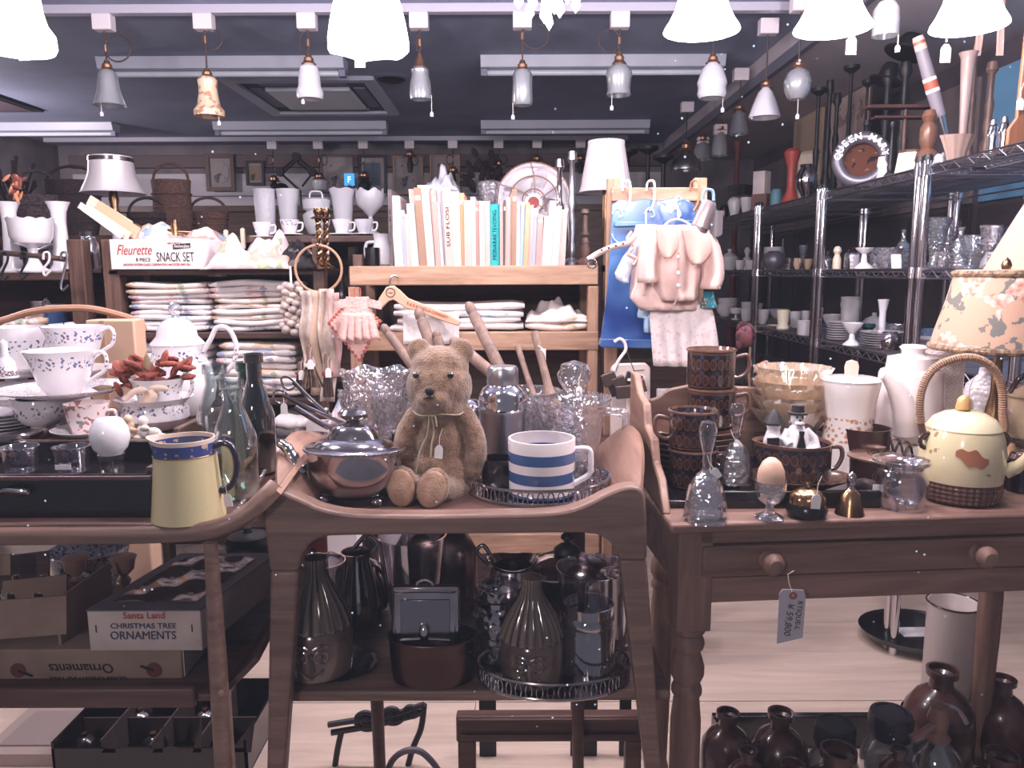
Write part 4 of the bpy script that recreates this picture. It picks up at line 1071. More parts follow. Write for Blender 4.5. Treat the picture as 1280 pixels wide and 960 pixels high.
def teacup(label,px,py,Y,z,k,hnd,sau=None,m_=None):
 prof=[(16,0),(18,2),(17,4),(24,14),(29,28),(33,42),(37,51),(38,53)]
 return pot('teacup',label,'teacup',px,py,[(a*k,b*k)for a,b in prof],m_ or M_cup,Y=Y,z=z,th=1.5,hr=2.4,group='white china teacups with blue sprigs',handle=None if not hnd else[(32*k,46*k),(44*k,51*k),(50*k,44*k),(47*k,30*k),(38*k,24*k),(26*k,16*k)])
teacup('white china teacup with blue sprigs standing on the lace plate, handle to the right',80,492,Yc(.13),ZC+.0575,1.12,True)
pot('saucer_stack','pile of scalloped saucers behind the teacup at far left','saucers',20,530,[(30,0),(50,8),(52,12),(48,14),(50,22),(52,27),(46,30),(48,38)],M_lace,Y=Yc(.26),z=ZC,th=0,n=40)
bpy.data.objects['saucer_stack']['category']='dish';bpy.data.objects['saucer_stack'].name='covered_dish';bpy.data.objects['covered_dish']['label']='layered white covered dish with scalloped edges at the far left'
zc2=P(100,480,Yc(.3)).z
pot('china_plinth','tall white china pedestal dish behind the front teacup','dish',100,525,[(28,0),(30,2),(14,8),(12,30),(20,44),(46,52),(48,55)],M_white,Y=Yc(.3),z=ZC,th=0)
zz=ZC+55*mpp(100,525,Yc(.3))
teacup('white china teacup with blue sprigs at the back, before the cane',97,470,Yc(.3),zz,.98,True)
pot('sugar_bowl','big white china bowl with blue sprigs at the back left','bowl',24,470,[(24,0),(28,3),(34,30),(37,56),(38,62)],M_cup,Y=Yc(.33),z=ZC+.07,th=1.6,n=32)
pot('china_pedestal','white china cake stand that lifts the back left bowl','stand',24,520,[(28,0),(30,2),(12,8),(12,40),(40,50),(42,53)],M_white,Y=Yc(.33),z=ZC,th=0)
pot('china_bell','small china bell with a painted scene at the left edge','bell',8,470,[(14,0),(12,6),(10,20),(5,26)],floral('painted_bell',.004,.022,dot=C(150,90,70),sc=300,dens=.6),Y=Yc(.2),z=ZC+.085,th=0,extra=[('grip',[(5,26),(4,34),(4,44),(0,48)],M_white)])
# floral cup on saucer
pot('saucer','china saucer under the pink flowered cup','saucer',116,562,[(20,0),(24,1),(44,10),(46,12)],M_white,Y=Yc(.05),z=ZC,th=1.4)
M_pinkcup=NT('pink_flower_cup',.18,coat=.4)
_m=M_pinkcup.op('GREATER_THAN',M_pinkcup.noise(75,detail=2),.6);_g=M_pinkcup.op('GREATER_THAN',M_pinkcup.noise(55,detail=1),.63)
M_pinkcup=M_pinkcup.color(M_pinkcup.mix(M_pinkcup.op('MULTIPLY',_g,M_pinkcup.op('LESS_THAN',M_pinkcup.z,.03)),M_pinkcup.mix(_m,C(224,206,208),C(156,108,104)),C(84,130,116)))
pot('flowered_cup','pale china cup painted with pink flowers and green leaves on a saucer','teacup',112,556,[(17,0),(19,2),(23,16),(25,34),(26,40)],M_pinkcup,Y=Yc(.05),z=ZC+.004,th=1.5,handle=[(24,30),(34,30),(34,18),(22,14)],hr=2)
# gravy bowl and creamer with the dried flower
pot('soup_bowl','wide blue sprigged china bowl under the cream jug','bowl',195,545,[(26,0),(30,3),(40,14),(40,24),(37,32),(44,39),(46,40)],M_cup2,Y=Yc(.12),z=ZC,th=2,n=36)
zz=ZC+22*mpp(195,545,Yc(.12))
pot('cream_jug','white china cream jug with blue sprigs holding a dried red flower','jug',200,523,[(20,0),(24,3),(25,18),(30,36),(33,42)],M_cupj,Y=Yc(.12),z=zz,th=1.5,handle=[(28,36),(34,46),(41,44),(42,30),(34,16),(24,10)],hr=2.4)
M_petal=mat('dry_red_petal',C(150,74,58),.8,col2=C(110,50,42),ns=60)
base=P(195,478,Yc(.12));s=mpp(195,478,Yc(.12))
df=thing('dried_protea','dried red-brown flower spray lying in the cream jug','dried flower',base)
RR=random.Random(5)
for k in range(46):
 x_=RR.uniform(-46,42);z_=RR.uniform(0,32)-abs(x_)*.25+4;y_=RR.uniform(-9,9)
 Mx=Matrix.Translation((x_*s,y_*s,z_*s))@Matrix.Rotation(RR.uniform(-.8,.8)+(.5 if x_<0 else-.5),4,'Y')@Matrix.Rotation(RR.uniform(-.6,.6),4,'X')@Matrix.Rotation(RR.uniform(-1,1),4,'Z')
 O('petal',MB(s).ell((0,0,0),(12,8,4),8,5,Mx),M_petal,df)
O('bud',MB(s).lathe([(0,-14),(5,-10),(6,4),(3,16),(0,24)],12,None,Matrix.Translation((-6*s,-8*s,18*s))),mat('dry_bud',C(126,104,82),.8),df)
O('bud',MB(s).lathe([(0,-14),(5,-8),(5,4),(0,16)],12,None,Matrix.Translation((-66*s,0,-6*s))@Matrix.Rotation(-1.5,4,'Y')),MATS['dry_bud'],df)
O('stem',MB(s).tube([(-60,0,-6),(-40,0,-1),(0,0,4)],2.2,6),M_petal,df)
base=P(183,487,Yc(.08));s=mpp(183,487,Yc(.08))
M_rib=mat('cream_ribbon',C(220,192,176),.7)
rb_=thing('paper_bow','cream paper bow with twisted ends hanging on the cream jug','bow',base)
O('bow_tail',MB(s).sheet(lambda u,v:(-8+18*u+3*sin(6*v),-2+3*sin(7*u),-24*v+2),8,8,.8),M_rib,rb_)
O('bow_wing',MB(s).tube(spline([(2,0,2),(-14,-2,0),(-28,-2,-12)],5),[4,4,5,5,4,4,4,4,3,3,2],8,flat=.5),M_rib,rb_)
O('bow_wing',MB(s).tube(spline([(2,0,2),(16,-2,4),(28,-2,2)],5),[4,4,5,5,4,4,4,4,3,3,2],8,flat=.5),M_rib,rb_)
# coffee pot
pot('coffee_pot','tall white china coffee pot with ball knob and looping handle','coffee pot',228,532,[(26,0),(30,3),(40,18),(43,36),(38,58),(30,76),(31,88)],M_potf,Y=Yc(.26),z=ZC,th=0,n=36,handle=[(28,74),(40,92),(50,108),(64,106),(72,86),(66,62),(44,44)],hr=3,extra=[('lid',[(32,88),(31,90),(24,98),(22,108),(16,116),(8,120),(0,121)],M_white),('knob',[(0,119),(5,121),(4,124),(8,129),(8,134),(4,139),(0,140)],M_cut)])
# two small figurines
for px_,m_,lb_ in((163,mat('bisque_tan',C(206,176,152),.6),'tan bisque child figurine beside the milk glass globe'),(186,mat('bisque_white',C(224,214,210),.6),'white bisque figurine lying behind the yellow jug')):
 p,s=place(px_,556,Yc(.02),ZC)
 mb=MB(s)
 if px_==163:
  mb.ell((0,0,8),(9,7,8));mb.ell((0,0,18),(6,5,7));mb.ell((-1,-1,27),(5.5,5.5,5.5));mb.ell((6,-5,14),(6,3,3));mb.ell((-6,-5,5),(4,6,4))
 else:
  mb.ell((-6,0,10),(9,7,10));mb.ell((-6,0,24),(6.5,6,6.5));mb.ell((6,0,9),(10,6,7));mb.ell((16,-1,5),(8,4,4));mb.ell((22,-2,4),(4,3,3));mb.ell((-2,-5,16),(6,3,3));mb.ell((-12,-3,4),(6,5,4))
 o=O('figurine',mb,m_,None,p);tag(o,lb_,'figurine','bisque figurines')
 r_=o.modifiers.new('skin','REMESH');r_.mode='VOXEL';r_.voxel_size=.0014;r_.use_smooth_shade=True
 # ---- yellow jug
M_yjug=NT('yellow_jug_glaze',.2,coat=.4)
_k=mpp(235,650,1.10)
_z=M_yjug.op('DIVIDE',M_yjug.z,_k)
_bn=M_yjug.band(_z,82,96)
_fl=M_yjug.op('GREATER_THAN',M_yjug.noise(70,detail=3),.6)
_rim=M_yjug.op('GREATER_THAN',_z,96)
M_yjug=M_yjug.color(M_yjug.mix(_rim,M_yjug.mix(_bn,C(204,190,148),M_yjug.mix(_fl,C(52,66,120),C(176,150,130))),C(208,186,174)))
p,s=place(236,652,1.10,Z0)
yj=thing('yellow_jug','pale yellow pottery jug with a blue flowered band and dark handle','jug',p)
def spout_fn(r,z,t):
 k=max(0,(z/s-86)/16);d=max(0,cos(t-pi))**10
 return(r*(1+.3*k*d),z+2.5*s*k*d)
mb=MB();prof=[(42,0),(44,1),(43,10),(39,50),(36.5,84),(36,97),(36,101)]
mb.vessel([(a*s,b*s)for a,b in prof],2.4*s,44,spout_fn)
O('body',mb,M_yjug,yj)
O('handle',MB(s).tube(spline([(36,0,90),(48,0,94),(58,0,88),(63,0,68),(58,0,46),(46,0,34),(40,0,36)],5),4.2,10),mat('dark_handle',C(40,34,52),.2,coat=.5),yj)
O('gilt_line',MB(s).tube([(36.8*cos(a),36.8*sin(a),81.5)for a in[2*pi*i/40 for i in range(40)]],.8,5,True),M_brass,yj)
price_tag(yj,(50*s,-4*s,30*s),16*s,-.1)
# bead necklace over the tray lip
base=P(275,650,YL+.02);bd=thing('bead_necklace','string of small clear beads along the left trolley edge','necklace',base)
pth=spline([P(205,651,YL+.02),P(240,656,YL+.015),P(270,654,YL+.03),P(288,643,YL+.06),P(306,622,YL+.12),P(322,600,YL+.2),P(332,584,YL+.28)],9)
for q in pth:O('bead',MB().ell(tuple(q-base),.0038,8,6),M_cut,bd)
# bottles
def bottle(label,px,py,Y,k,m_,z=None,neck=(10,112,138),shoulder=(28,74),gp='empty glass bottles by the yellow jug',hpx=1.0):
 r,sh=shoulder;nr,nz,tz=neck
 prof=[(r*.8,0),(r,4),(r,sh*.5),(r,sh),(r*.82,sh+14),(nr+4,nz-12),(nr,nz),(nr,tz-12),(nr+2.5,tz-11),(nr+2.5,tz)]
 return pot('glass_bottle',label,'bottle',px,py,[(a*k,b*k*hpx)for a,b in prof],m_,Y=Y,z=z,th=1.8,group=gp)
M_bclear=glassmat('bottle_clear',(.88,.93,.92,1),.12,.03)
M_bgreen=glassmat('bottle_green',(.3,.48,.4,1),.08,.03)
M_bdark=glassmat('bottle_olive',(.36,.37,.34,1),.08,.03)
bottle('clear pale-green bottle with embossed shoulders, right behind the yellow jug',297,632,1.2,1.0,M_bclear,Z0,(12,118,148),(26,78))
bottle('clear pale-green bottle standing farther back, half hidden',276,610,1.32,1.0,M_bclear,Z0,(12,118,142),(24,80))
bottle('dark olive glass bottle beside the linen, tallest of the bottles',324,610,1.35,1.0,M_bdark,Z0,(9,118,150),(22,74))
bottle('green glass bottle behind the dark olive one',312,590,1.42,1.0,M_bgreen,Z0,(9,100,128),(18,70))
p=P(296,622,1.24);p.z=Z0
make('glass_dish','small teal glass dish behind the jug handle','dish',p,[('bowl',MB(mpp(296,622,1.24)).vessel([(16,0),(20,2),(26,12),(28,16)],2,24,lambda r,z,t:(r*(1+.04*cos(10*t)),z)),glassmat('teal_glass',(.4,.75,.68,1),.15))])
# cane handle and hanging handbag tops
base=P(88,388,2.0);cn=thing('cane_hoop','bent bamboo hoop arching over the china at the left','hoop',base)
tubepx('hoop',[(-20,404),(10,396),(40,387),(80,383),(115,384),(150,392),(174,401),(180,412)],2.0,.009,mat('bamboo',C(178,132,108),.45),cn,base)
tubepx('chain',[(80,384),(79,400),(82,416)],1.995,.0015,M_dark,cn,base);tubepx('chain',[(120,386),(116,405)],1.995,.0015,M_dark,cn,base)
O('tip',MB().ell(tuple(P(-20,405,2.0)-base),.009,8,6),MATS['bamboo'],cn)
# == lower shelf of the left trolley
ZB=ZL0
M_card=mat('old_cardboard',C(150,126,112),.8,col2=C(128,104,94),ns=8)
M_cardw=mat('white_card',C(196,178,172),.7,col2=C(176,156,150),ns=10)
def boxtext(t,lines,Y,base):
 for tx,px,py,hgt,m_,sh,flip,wide in lines:
  s=mpp(px,py,Y);q=text_mb(tx,hgt*s*1.38,shear=sh)
  if wide:
   w0=max(v.x for v in q.v)-min(v.x for v in q.v);kx=wide*s/w0
  else:kx=1
  c=P(px,py,Y)-base
  for v in q.v:
   v.x=(v.x*kx)*(-1 if flip else 1);v.z=v.z*(-1 if flip else 1)
  q.v=[Vector((v.x+c.x,v.y+c.y,v.z+c.z))for v in q.v]
  if flip:pass
  O('lettering',q,m_,t,smooth=False)
M_redink=mat('red_ink',C(170,62,48),.6);M_blueink=mat('blue_ink',C(54,62,92),.6);M_blackink=mat('black_ink',C(38,30,36),.6)
Yo=1.125
base=P(180,850,Yo);base.z=ZB
t=thing('ornament_carton','worn cardboard ornament carton turned upside down under the Christmas ornaments box','box',base)
A=P(-30,850,Yo)-base;B_=P(224,808,Yo)-base;z1_=P(100,810,Yo).z-ZB
O('carton',MB().box(A.x,B_.x,0,.25,0,z1_),M_card,t,bev=.002)
boxtext(t,[('Ornaments',98,833,13,M_blackink,-.2,True,80),('GLASS CHRISTMAS TREE',108,846,5,M_blackink,0,True,96)],Yo-.001,base)
for cx in(20,190):
 q=P(cx,836,Yo-.002)-base
 O('printed_bauble',MB().lathe([(0,-.001),(.012,-.001),(.012,0),(0,0)],18,None,Matrix.Translation(q)@Matrix.Rotation(pi/2,4,'X')),mat('bauble_print',C(104,54,50),.7),t)
 O('printed_sprig',MB().tube([q+Vector((.0,-.0005,0)),q+Vector((-.02,-.0005,.007))]if cx>100 else[q,q+Vector((.022,-.0005,-.009))],.0018,5),M_blackink,t)
O('end_flap',MB().box(B_.x-.001,B_.x+.002,.004,.246,.002,z1_-.004),M_cardw,t)
Ys=1.12
zc_=ZB+z1_
base=P(182,800,Ys);base.z=zc_
t=thing('ornament_box','white Christmas tree ornaments box with a window lid on the left trolley','box',base)
A=P(110,804,Ys)-base;B_=P(248,760,Ys)-base;hb=P(180,762,Ys).z-zc_
yw=.24
xs=.05
def par(x0,x1,y0,y1,z0,z1):
 m=MB();m.box(x0,x1,y0,y1,z0,z1)
 m.v=[Vector((v.x+v.y*.18,v.y,v.z))for v in m.v];return m
O('carton',par(A.x,B_.x,0,yw,0,hb),M_cardw,t,bev=.0015)
O('lid_edge',par(A.x-.001,B_.x+.001,-.001,.03,hb,hb+.002),mat('blue_grey_print',C(92,84,96),.6),t)
O('lid_edge',par(A.x-.001,B_.x+.001,yw-.02,yw+.001,hb,hb+.002),MATS['blue_grey_print'],t)
O('lid_edge',par(A.x-.001,A.x+.022,.03,yw-.02,hb,hb+.002),MATS['blue_grey_print'],t)
O('lid_edge',par(B_.x-.022,B_.x+.001,.03,yw-.02,hb,hb+.002),MATS['blue_grey_print'],t)
def crinkle(u,v):
 return(A.x+.022+(B_.x-A.x-.044)*u+.18*(.03+(yw-.05)*v),.03+(yw-.05)*v,hb+.001+.0035*sin(9*u+5*v)*sin(14*v+3*u)+.002)
O('film_window',MB().sheet(crinkle,24,20,0),mat('crinkled_film',C(96,84,92),.12,.6),t)
boxtext(t,[('Santa Land',178,768,9,M_redink,0,False,52),('CHRISTMAS TREE',177,781,7,M_blueink,0,False,82),('ORNAMENTS',177,793,11,M_blueink,0,False,82)],Ys-.001,base)
for cx in(118,238):
 q=P(cx,784,Ys-.001)-base;O('staple',MB().tube([q+Vector((0,0,.006)),q-Vector((0,0,.006))],.0008,5),M_dark,t)
 # open crate at far left, jars inside
Yq=1.14
base=P(30,800,Yq);base.z=ZB+z1_+.0
t=thing('card_crate','open brown divided carton tipped up at the left end of the lower shelf','box',base)
flat('front_wall',[(-60,800),(82,790),(82,742),(-60,752)],Yq,M_card,t,base,.004)
flat('back_wall',[(-60,800),(60,740),(60,686),(-60,700)],Yq+.16,M_darkwood,t,base,.004)
flat('divider',[(2,750),(82,742),(82,716),(2,724)],Yq+.06,M_card,t,base,.003)
flat('divider',[(-60,720),(12,716),(12,690),(-60,700)],Yq+.1,M_card,t,base,.003)
q=P(80,770,Yq+.02)-base
O('side_wall',MB().box(q.x-.002,q.x+.002,0+.0,.16,.0,.075),M_card,t)
for cx,cy in((20,738),(55,738)):
 c=P(cx,cy,Yq+.08);make('glass_bauble',('left' if cx==20 else 'right')+' dark glass bauble in the tipped divided carton','bauble',c,[('ball',MB().ell((0,0,0),.024,16,10),M_silver),('cap',MB().lathe([(0,.022),(.006,.022),(.006,.03),(0,.031)],10),M_brass)],group='baubles in the divided carton')
for cx,lb_ in((97,'turned wooden candlestick left of the ornaments box'),(157,'turned wooden candlestick touching the ornaments box')):
 pot('candlestick',lb_,'candlestick',cx,760,[(14,0),(14,3),(5,10),(7,30),(5,44),(8,50),(4,56),(12,64),(14,76),(16,80),(12,82)],mat('pale_turned_wood',C(150,116,106),.5),Y=1.34,z=ZB,th=0,n=20,group='pair of turned candlesticks')
pot('blue_print_bowl','blue printed china bowl half hidden behind the candlesticks','bowl',115,758,[(20,0),(24,3),(40,30),(46,56),(47,60)],floral('blue_print',.0,.2,C(196,198,214),C(90,110,160),160,.5),Y=1.45,z=ZB,th=2)
pot('cream_tin','pale tin box under the left tray end behind the dowel leg','tin',258,745,[(26,0),(26,56),(27,58),(27,66),(26,67)],M_cream,Y=1.42,z=ZB,th=0,n=4)
pot('dark_pot','dark round lidded pot below the right end of the left tray','pot',312,735,[(24,0),(28,6),(30,40),(26,52),(28,56),(24,62),(6,66),(4,72)],M_dark,Y=1.5,z=ZB,th=0)
# crate on the floor bottom left
Yz=1.58
base=P(120,960,Yz);base.z=0
t=thing('card_crate','dark divided carton with torn flaps on the floor at bottom left','box',base)
xa0,xa1=(P(62,940,Yz)-base).x,(P(306,940,Yz)-base).x
M_flap=mat('brown_flap',C(62,46,44),.8)
for bb in((xa0,xa1,0,.006,0,.07),(xa0,xa1,.24,.246,0,.1),(xa0,xa0+.006,0,.246,0,.085),(xa1-.006,xa1,0,.246,0,.09)):
 O('carton_wall',MB().box(*bb),M_black,t,smooth=False)
O('carton_floor',MB().box(xa0,xa1,0,.246,0,.004),M_black,t,smooth=False)
for k in range(1,4):
 xx=xa0+(xa1-xa0)*k/4
 O('divider',MB().box(xx-.002,xx+.002,.006,.24,.004,.075+.012*(k%2)),M_flap,t,smooth=False)
O('divider',MB().box(xa0+.006,xa1-.006,.12,.124,.004,.07),M_flap,t,smooth=False)
for k,(xx,w_)in enumerate(((.3,.02),(.55,.014),(.98,.03),(.75,.012))):
 x_=xa0+(xa1-xa0)*xx
 O('flap',MB().prism([(x_-w_,.06),(x_+w_*.6,.06),(x_+w_,.115+.01*k)],.0,.004),M_flap,t,smooth=False)
for k in range(5):
 x_=xa0+.04+k*.08
 make('glass_bauble',['first','second','third','fourth','fifth'][k]+' dark bauble from the left in the floor carton','bauble',base+Vector((x_,.06+.1*(k%2),.034)),[('ball',MB().ell((0,0,0),.03,14,10),M_silver if k%2 else M_black),('cap',MB().lathe([(0,.028),(.007,.028),(.007,.037),(0,.038)],10),M_brass)],group='baubles in the floor carton')
base=P(20,960,1.62);base.z=0
make('picture_board','pale framed panel lying on the floor in the bottom left corner','frame',base,[('board',MB().box(-.09,.1,0,.2,0,.03),mat('pale_panel',C(170,150,144),.6)),('inset',MB().box(-.06,.07,.03,.17,.03,.034),mat('pale_inset',C(150,134,132),.5))])
# == on the pine desk
# pattern of overlapping leaves on brown glaze
def leafmat(name,nu,z0,z1,rows,s):
 n=NT(name,.2,coat=.6)
 a=n.op('MULTIPLY',n.angle(),nu)
 v=n.op('MULTIPLY',n.op('DIVIDE',n.op('SUBTRACT',n.z,z0*s),(z1-z0)*s),rows)
 fu=n.op('SUBTRACT',n.op('FRACT',a),.5);fv=n.op('FRACT',v)
 inside=n.band(v,0,rows)
 # two leaf lobes per cell
 def lobe(cx,cy,rx,ry):
  dx=n.op('DIVIDE',n.op('SUBTRACT',fu,cx),rx);dy=n.op('DIVIDE',n.op('SUBTRACT',fv,cy),ry)
  return n.op('ADD',n.op('MULTIPLY',dx,dx),n.op('MULTIPLY',dy,dy))
 l1=lobe(-.26,.4,.23,.36);l2=lobe(.26,.4,.23,.36)
 leaf=n.op('MINIMUM',l1,l2)
 isleaf=n.op('LESS_THAN',leaf,1.0);core=n.op('LESS_THAN',leaf,.45)
 dot=n.op('LESS_THAN',lobe(0,.85,.16,.14),1.0)
 c=n.mix(isleaf,C(38,26,30),C(92,62,52));c=n.mix(core,c,C(64,42,40));c=n.mix(dot,c,C(52,52,72))
 c=n.mix(inside,C(104,72,58),c)
 return n.color(c)
_s=mpp(880,590,1.3)
M_leaf=leafmat('brown_leaf_mug',10,4,44,2,_s)
M_brown=mat('brown_glaze',C(104,74,62),.2,coat=.6,col2=C(78,52,46),ns=14)
M_darkbr=mat('dark_brown_glaze',C(60,38,36),.22,coat=.5)
# black stand
base=P(880,640,1.17);base.z=Z2
bst=thing('black_tray','black painted wooden tray base that carries the brown crockery','tray',base)
A=P(812,640,1.19)-base;B_=P(1090,640,1.19)-base
O('tray_board',MB().box(A.x+.02,B_.x,0,.3,0,.012),M_black,bst,bev=.003)
O('front_lip',MB().box(A.x+.05,B_.x,-.004,.006,0,.028),M_black,bst,bev=.002)
ZT=Z2+.012
# wooden scalloped rack
base=P(830,640,1.16);base.z=Z2
rk=thing('scalloped_rack','wooden rack with stepped scalloped side and back behind the brown mugs','rack',base)
pts=[(1.14,0),(1.18,.045),(1.23,.06),(1.25,.095),(1.31,.105),(1.33,.14),(1.40,.15),(1.44,.178),(1.48,.178),(1.48,0)]
prof=[(y-1.14,z)for y,z in pts]
xm=(P(845,640,1.16)-base).x
m=MB().prism(prof,-.007,.007,Matrix.Rotation(pi/2,4,'Z'))
m.v=[Vector((v.x+xm-.02+.0,v.y-.02,v.z))for v in m.v]
O('side_panel',m,M_teak_y,rk,bev=.003)
zb5=[(810,640),(810,500),(822,496),(832,488),(848,484),(870,481),(900,484),(930,484),(960,488),(985,498),(1010,508),(1010,640)]
q=polyP(sp2(zb5[1:11],3),1.47,base)
O('back_panel',MB().prism([(q[0][0],0)]+q+[(q[-1][0],0)],1.46-base.y,1.475-base.y),M_walnut,rk,bev=.003)
# plates
zz=ZT
for k in range(8):
 pot('brown_plate',['lowest','second lowest','third lowest','fourth from the bottom','fourth from the top','third from the top','second from the top','topmost'][k]+' brown ribbed plate in the stack behind the mugs','plate',862,600,[(30,0),(32,1),(58,7),(61,9),(60,10)],M_brown,Y=1.36,z=ZT+.0098*k,th=1.4,group='stack of brown ribbed plates',n=36)
def bmug(label,px,py,Y,z,side,rz=0):
 h=[(28,36),(42,40),(47,34),(46,20),(36,12),(28,12)]
 if side<0:h=[(-a,b)for a,b in h]
 return pot('brown_mug',label,'mug',px,py,[(24,0),(27,1),(29,4),(29,44),(30,46)],M_leaf,Y=Y,z=z,th=1.8,handle=h,hr=2.6,hm=M_brown,n=36,group='brown leaf-patterned mugs',extra=[('rim_band',[(29.6,45),(30.8,46),(30.6,48),(29,48.5),(28,46)],M_brown)])
sm_=mpp(866,600,1.25);hm_=48.5*sm_
m0=bmug('brown leaf-patterned mug, lower front one behind the glass bell',864,600,1.26,ZT,1)
z_b=ZT;s1=mpp(864,600,1.26)
bmug('brown leaf-patterned mug with handle left, on top of the lower front mug',864,560,1.26,ZT+48.5*s1,-1)
zpl=ZT+.0098*8
bmug('brown leaf-patterned mug, lower one of the rear pile',886,560,1.38,zpl,1)
s2_=mpp(886,560,1.38)
bmug('brown leaf-patterned mug, topmost of all',886,520,1.38,zpl+48.5*s2_,1)
# brown gravy boat with clown
M_leafb=leafmat('brown_leaf_boat',12,4,44,2,mpp(1000,610,1.24))
pot('brown_dish','brown ribbed oval dish below the brown sauce boat','dish',995,628,[(40,0),(44,2),(62,10),(66,13)],M_brown,Y=1.23,z=Z2+.02,th=2,sy=.7,n=36)
zz=Z2+.02+6*mpp(995,628,1.23)
pot('sauce_boat','brown leaf-patterned sauce boat with pulled spout holding a clown pair','sauce boat',992,612,[(36,0),(40,2),(41,10),(41,44),(42,48)],M_leafb,Y=1.24,z=zz,th=2,n=36,handle=[(40,40),(54,40),(57,28),(50,14),(40,12)],hr=2.8,hm=M_brown,fn=lambda r,z,t:(r*(1+.32*max(0,cos(t-pi))**6*max(0,z/48)),z+2*max(0,cos(t-pi))**6*max(0,z/48)))
M_clown=mat('clown_white',C(224,220,226),.2,coat=.5)
p,s=place(992,600,1.24,zz+.01)
ck=thing('clown_figurine','black and white china clown in hat and tie standing in the sauce boat','figurine',p)
mb=MB(s)
mb.lathe([(0,20),(16,20),(17,36),(13,52),(8,60),(0,62)],18);mb.ell((0,0,69),(8.5,8,10));mb.ell((0,-3,62),(5,5,6));mb.tube([(10,0,54),(20,-3,44),(22,-8,34),(12,-16,32)],[6,6,5.5,5],10);mb.tube([(-10,0,54),(-17,-4,44),(-12,-12,38)],[6,5.5,5],10);mb.ell((8,-16,32),(5,4,4));mb.ell((0,-8,64),(6,4,4))
O('body',mb,M_clown,ck);r_=ck.children[-1].modifiers.new('skin','REMESH');r_.mode='VOXEL';r_.voxel_size=.0014;r_.use_smooth_shade=True
O('hat',MB(s).lathe([(0,74),(12,75),(12,77),(8,78),(7,86),(0,87)],18),M_ink,ck)
O('tie',MB(s).prism([(-3,56),(3,56),(2,50),(6,34),(0,28),(-6,34),(-2,50)],-18,-14),M_ink,ck)
O('nose',MB(s).ell((0,-9,68),1.8,8,6),M_red,ck)
for ex in(-3.4,3.4):O('eye',MB(s).ell((ex,-7.2,72),(1.2,1,1.6),8,6),M_ink,ck)
O('mouth',MB(s).tube([(-4,-10,63.5),(0,-12,62),(4,-10,63.5)],.9,6),M_ink,ck)
p2_,s=place(963,600,1.25,zz+.01)
c2=thing('clown_figurine','smaller black and white china clown with pointed cap left of the hatted one','figurine',p2_)
mb=MB(s);mb.lathe([(0,20),(13,20),(12,40),(8,52),(0,54)],16);mb.ell((0,0,58),(9,8,9));mb.ell((-6,-10,40),(8,5,9))
O('body',mb,M_clown,c2);r_=c2.children[-1].modifiers.new('skin','REMESH');r_.mode='VOXEL';r_.voxel_size=.0014;r_.use_smooth_shade=True
O('cap',MB(s).lathe([(11,60),(12,62),(6,74),(0,80)],14,lambda r,z,t:(r*(1+.1*cos(5*t)),z)),M_ink,c2)
O('book',MB(s).box(-12,2,-17,-12,34,46),M_ink,c2)
# glass bells
def gbell(label,px,py,Y,z,k,tg):
 p,s=place(px,py,Y,z);s*=k
 t=thing('glass_bell',label,'bell',p,0,'cut glass table bells')
 O('bell',MB(s).vessel([(27,0),(25,8),(23,26),(20,40),(12,54),(6,60)],2,40,lambda r,z_,th:(r*(1+(.05*cos(6*th)if z_<12*s else .02*cos(20*th))),z_+(4*s*max(0,-cos(6*th))if z_<4*s else 0))),M_cut,t)
 O('handle',MB(s).lathe([(0,58),(6,60),(5,66),(6,70),(5,78),(9,96),(11,110),(8,118),(0,121)],16),M_glass,t)
 price_tag(t,(tg*s,-7*s,64*s),13*s,-.6)
gbell('cut glass table bell with petal rim at the front edge of the desk',880,652,1.115,Z2,1.05,6)
gbell('cut glass table bell farther back on the black tray base',917,612,1.24,ZT+.012,.84,-3)
# egg cup with egg
p,s=place(960,654,1.12,Z2)
ec=thing('egg_cup','pressed glass egg cup at the desk front holding an egg','egg cup',p)
O('cup',MB(s).lathe([(0,0),(18,0),(18,2),(8,7),(5,12),(6,18),(14,24),(19,36),(19,48),(17,48),(14,36),(0,28)],32,lambda r,z,t:(r*(1+.03*cos(14*t+z*900)),z)),M_cut,ec)
O('sticker',MB(s).box(-1,10,-18,-10,2,2.6),M_paper,ec)
make('egg','brown hen egg sitting in the glass egg cup','egg',p+Vector((0,0,34*s)),[('shell',MB(s).lathe([(0,0),(9,2),(15,9),(17,18),(15.5,28),(11,38),(5,43),(0,44)],24),mat('egg_shell',C(206,168,146),.5))])
# pincushion shaped inkwell, brass bell
p,s=place(1006,654,1.13,Z2)
iw=thing('lidded_trinket_pot','black glass trinket pot with fluted brass lid','trinket pot',p)
O('base',MB(s).lathe([(0,0),(18,0),(24,4),(25,10),(22,16),(0,16)],32),M_black,iw)
O('lid',MB(s).lathe([(0,16),(20,16),(21,22),(18,30),(10,35),(0,36)],54,lambda r,z,t:(r*(1+.04*cos(18*t)),z)),M_brass,iw)
O('knob',MB(s).lathe([(0,35),(3,36),(4,40),(2,44),(0,44)],12),M_brass,iw)
price_tag(iw,(3*s,-22*s,34*s),18*s,.06)
p,s=place(1060,652,1.14,Z2)
bb=thing('brass_bell','small brass hand bell with figure handle','bell',p)
O('bell',MB(s).vessel([(18,0),(17,3),(13,14),(11,26),(5,32)],2,28),M_brass,bb)
O('handle',MB(s).lathe([(0,30),(5,32),(3,36),(6,42),(5,50),(2,53),(0,54)],14),M_silver,bb)
